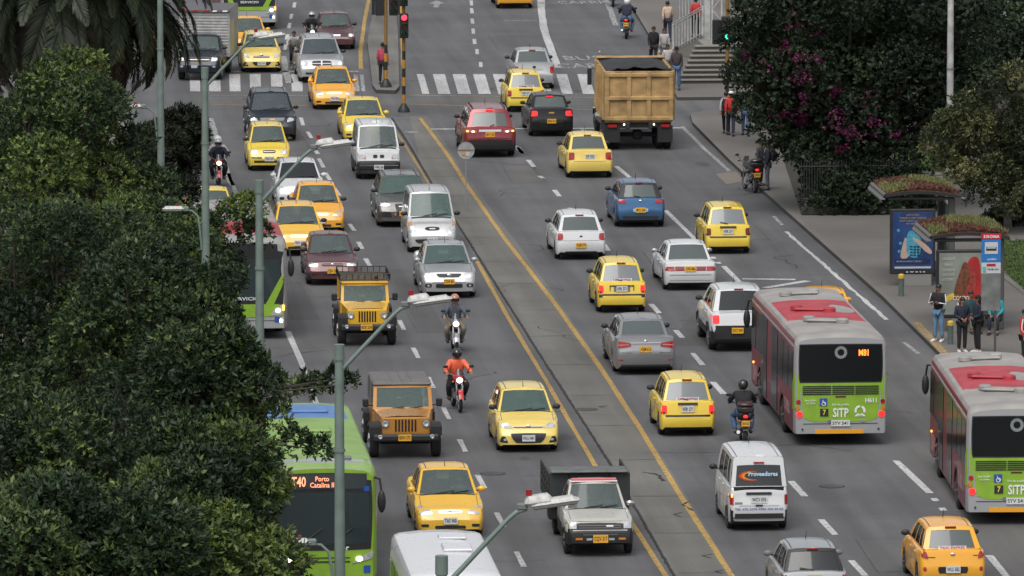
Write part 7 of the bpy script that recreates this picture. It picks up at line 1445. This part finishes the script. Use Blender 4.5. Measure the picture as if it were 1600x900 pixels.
for ex, ey, er, q in ((1235, 77, .35, 26), (1250, 88, .3, 16), (1252, 122, .35, 30), (1276, 92, .3, 14), (1168, 92, .25, 8), (1225, 185, .35, 30), (1262, 192, .5, 30), (1258, 200, .3, 22), (1320, 205, .4, 24), (1330, 212, .35, 18), (1310, 142, .35, 20), (1305, 180, .4, 20), (1365, 195, .35, 16), (1408, 212, .3, 14), (1320, 233, .25, 14), (1255, 155, .25, 12), (1360, 160, .6, 14), (1290, 60, .6, 10), (1480, 80, .6, 8), (1205, 110, .5, 10), (1240, 40, .5, 8), (1520, 5, .3, 8)):
    c = np.array(at_px(ex, ey, 245.6)); F_.append(c+rg.normal(0, er*.45, (q, 3))*np.array([1, 1.2, .8]))
F_ = np.concatenate(F_)
# keep the flowers on the surface of the crown
B_ = np.array([(*b_[0], b_[1]) for b_ in bl]); out = []
for p_ in F_:
    y_ = p_[1]-4.0
    while y_ < p_[1]+4:
        dd = np.linalg.norm((np.array([p_[0], y_, p_[2]])-B_[:, :3])/np.array([1, 1, .85]), axis=1)-B_[:, 3]*1.03
        if dd.min() < 0: break
        y_ += .08
    if dd.min() < 0: out.append((p_[0], y_, p_[2]))
F_ = np.array(out); V_, T = leaves(F_, unit(rg.normal(size=F_.shape)+np.array([0, -1., .3])), 6, .085, .07, rg, np.full(len(F_), .5), phi=(.6, 1.6)); o = leaf_mesh('flowers', V_, T, LM, t); o['kind'] = 'stuff'
# lighter tree on the right edge
c = at_px(1560, 235, 241); bl = px_blobs(c, 2.3, 1.25, 0, 22, .62, 31, depth=2.0)
for ex, ey, er in ((1480, 190, .5), (1460, 215, .45), (1475, 245, .45), (1510, 165, .6), (1560, 140, .7), (1590, 125, .7), (1500, 270, .55), (1530, 300, .6), (1580, 310, .8), (1620, 200, 1.2), (1650, 260, 1.2), (1450, 232, .3)): bl.append((at_px(ex, ey, 240), er))
tree('shrubby_tree', 'olive leaved tree at the right edge above the shelters', (G(1560, 352).x, 241.5, .13), bl, 9500, LR, .10, .05, 8, 31, bark=BARKG, tr=.13, yb=.35)
bl = px_blobs(at_px(1600, 340, 243), 1.6, .5, 0, 10, .5, 32, depth=1.6); tree('low_shrub', 'dark low shrub under the olive tree at the right edge', (G(1600, 365).x, 243, .13), bl, 2200, LB, .10, .06, 8, 32, tr=.06, cat='shrub')
# backdrop hedge behind the bougainvillea so that the far right reads as planting
bl = px_blobs(at_px(1480, 60, 268), 7, 1.6, 0, 20, 1.5, 33, depth=3); tree('background_tree', 'dark trees behind the bougainvillea towards the grey building', (40, 270, .13), bl, 9000, LB, .18, .10, 8, 33, tr=.25)
# ---------------------------------------------------------------- palm
PG = leaf_mat('palm_green', (.007, .012, .007), (.024, .036, .018), (.065, .078, .032)); PO = leaf_mat('palm_olive', (.012, .013, .006), (.045, .042, .015), (.14, .10, .028)); PBR = leaf_mat('palm_brown', (.012, .009, .007), (.035, .025, .016), (.085, .055, .03))
def frond_mesh(L, droop, m, seed, nl=62, ll=.62):
    rg = np.random.default_rng(seed); s = np.linspace(0, 1, nl); ang = .25-droop*s**1.3; ds = L/nl; x = np.cumsum(np.cos(ang)*ds); z = np.cumsum(np.sin(ang)*ds)
    C = np.stack([x, np.zeros(nl), z], 1); tg = unit(np.gradient(C, axis=0)); up = np.stack([-tg[:, 2], np.zeros(nl), tg[:, 0]], 1); V_ = []; T = []
    for sd in (1, -1):
        l = ll*np.sin(np.pi*np.clip(s*.9+.12, 0, 1))**.6*rg.uniform(.85, 1.1, nl); dr = unit(tg*.75+np.array([0, sd*.8, 0])+up*.22+rg.normal(0, .09, (nl, 3))+np.array([0, 0, -.25])); wv = unit(np.cross(dr, up))*.026; tip = C+dr*l[:, None]+np.array([0, 0, -.12])*l[:, None]; mid = C+dr*(l*.5)[:, None]
        V_.append(np.stack([C, mid+wv, tip, mid-wv], 1)); T.append(np.clip(rg.normal(.45, .15, nl)+.25*(s-.5), 0, 1))
    q = np.concatenate(V_).reshape(-1, 3); T = np.concatenate(T); o = leaf_mesh('frond', q, T, m, None); me = o.data; bpy.data.objects.remove(o)
    b = MB(); b.tube([tuple(p_) for p_ in C[::6]], [.05*(1-.85*i/len(C[::6])) for i in range(len(C[::6]))], PO, 5); rm = b.mesh('rachis'); return me, rm
FM = [(frond_mesh(5.7, 1.5+.28*i, PG, 40+i, 130, .72)) for i in range(4)]; FO = [frond_mesh(5.1, 2.1+.2*i, PO, 50+i, 110, .62) for i in range(2)]; FB = [frond_mesh(4.8, 2.3+.15*i, PBR, 60+i, 100, .55) for i in range(3)]
pc = Vector(at_px(100, -50, 250)); pt = thing('palm_tree', 'big date palm with drooping fronds at the top left', 'palm', (pc.x, pc.y, .13)); b = MB(); hz_ = pc.z-.5
b.tube([(0, 0, 0), (0, 0, hz_*.5), (0, 0, hz_)], [.55, .48, .6], BARK, 14); b.build('trunk', pt, ang=60); b = MB(); b.ball((0, 0, hz_), (.75, .75, 1.0), BARK, 12, 8); b.build('crown_base', pt)
r2 = random.Random(4)
def put_fronds(F, n, e0, e1, z0):
    for i in range(n):
        me, rm = F[i % len(F)]; az = i*2.39996+r2.uniform(-.2, .2); el = r2.uniform(e0, e1); M = Matrix.Translation((0, 0, hz_+z0+r2.uniform(-.2, .2))) @ Matrix.Rotation(az, 4, 'Z') @ Matrix.Rotation(-el, 4, 'Y') @ Matrix.Rotation(r2.uniform(-.5, .5), 4, 'X') @ Matrix.Translation((.4, 0, 0)) @ Matrix.Scale(r2.uniform(.85, 1.12), 4)
        o = link('frond', me, pt); o.matrix_local = M; r_ = link('rachis', rm, o)
put_fronds(FM, 64, .15, 1.2, .3); put_fronds(FM, 76, -.25, .25, .0); put_fronds(FO, 40, -.45, .05, -.2); put_fronds(FB, 74, -.75, -.1, -.5)
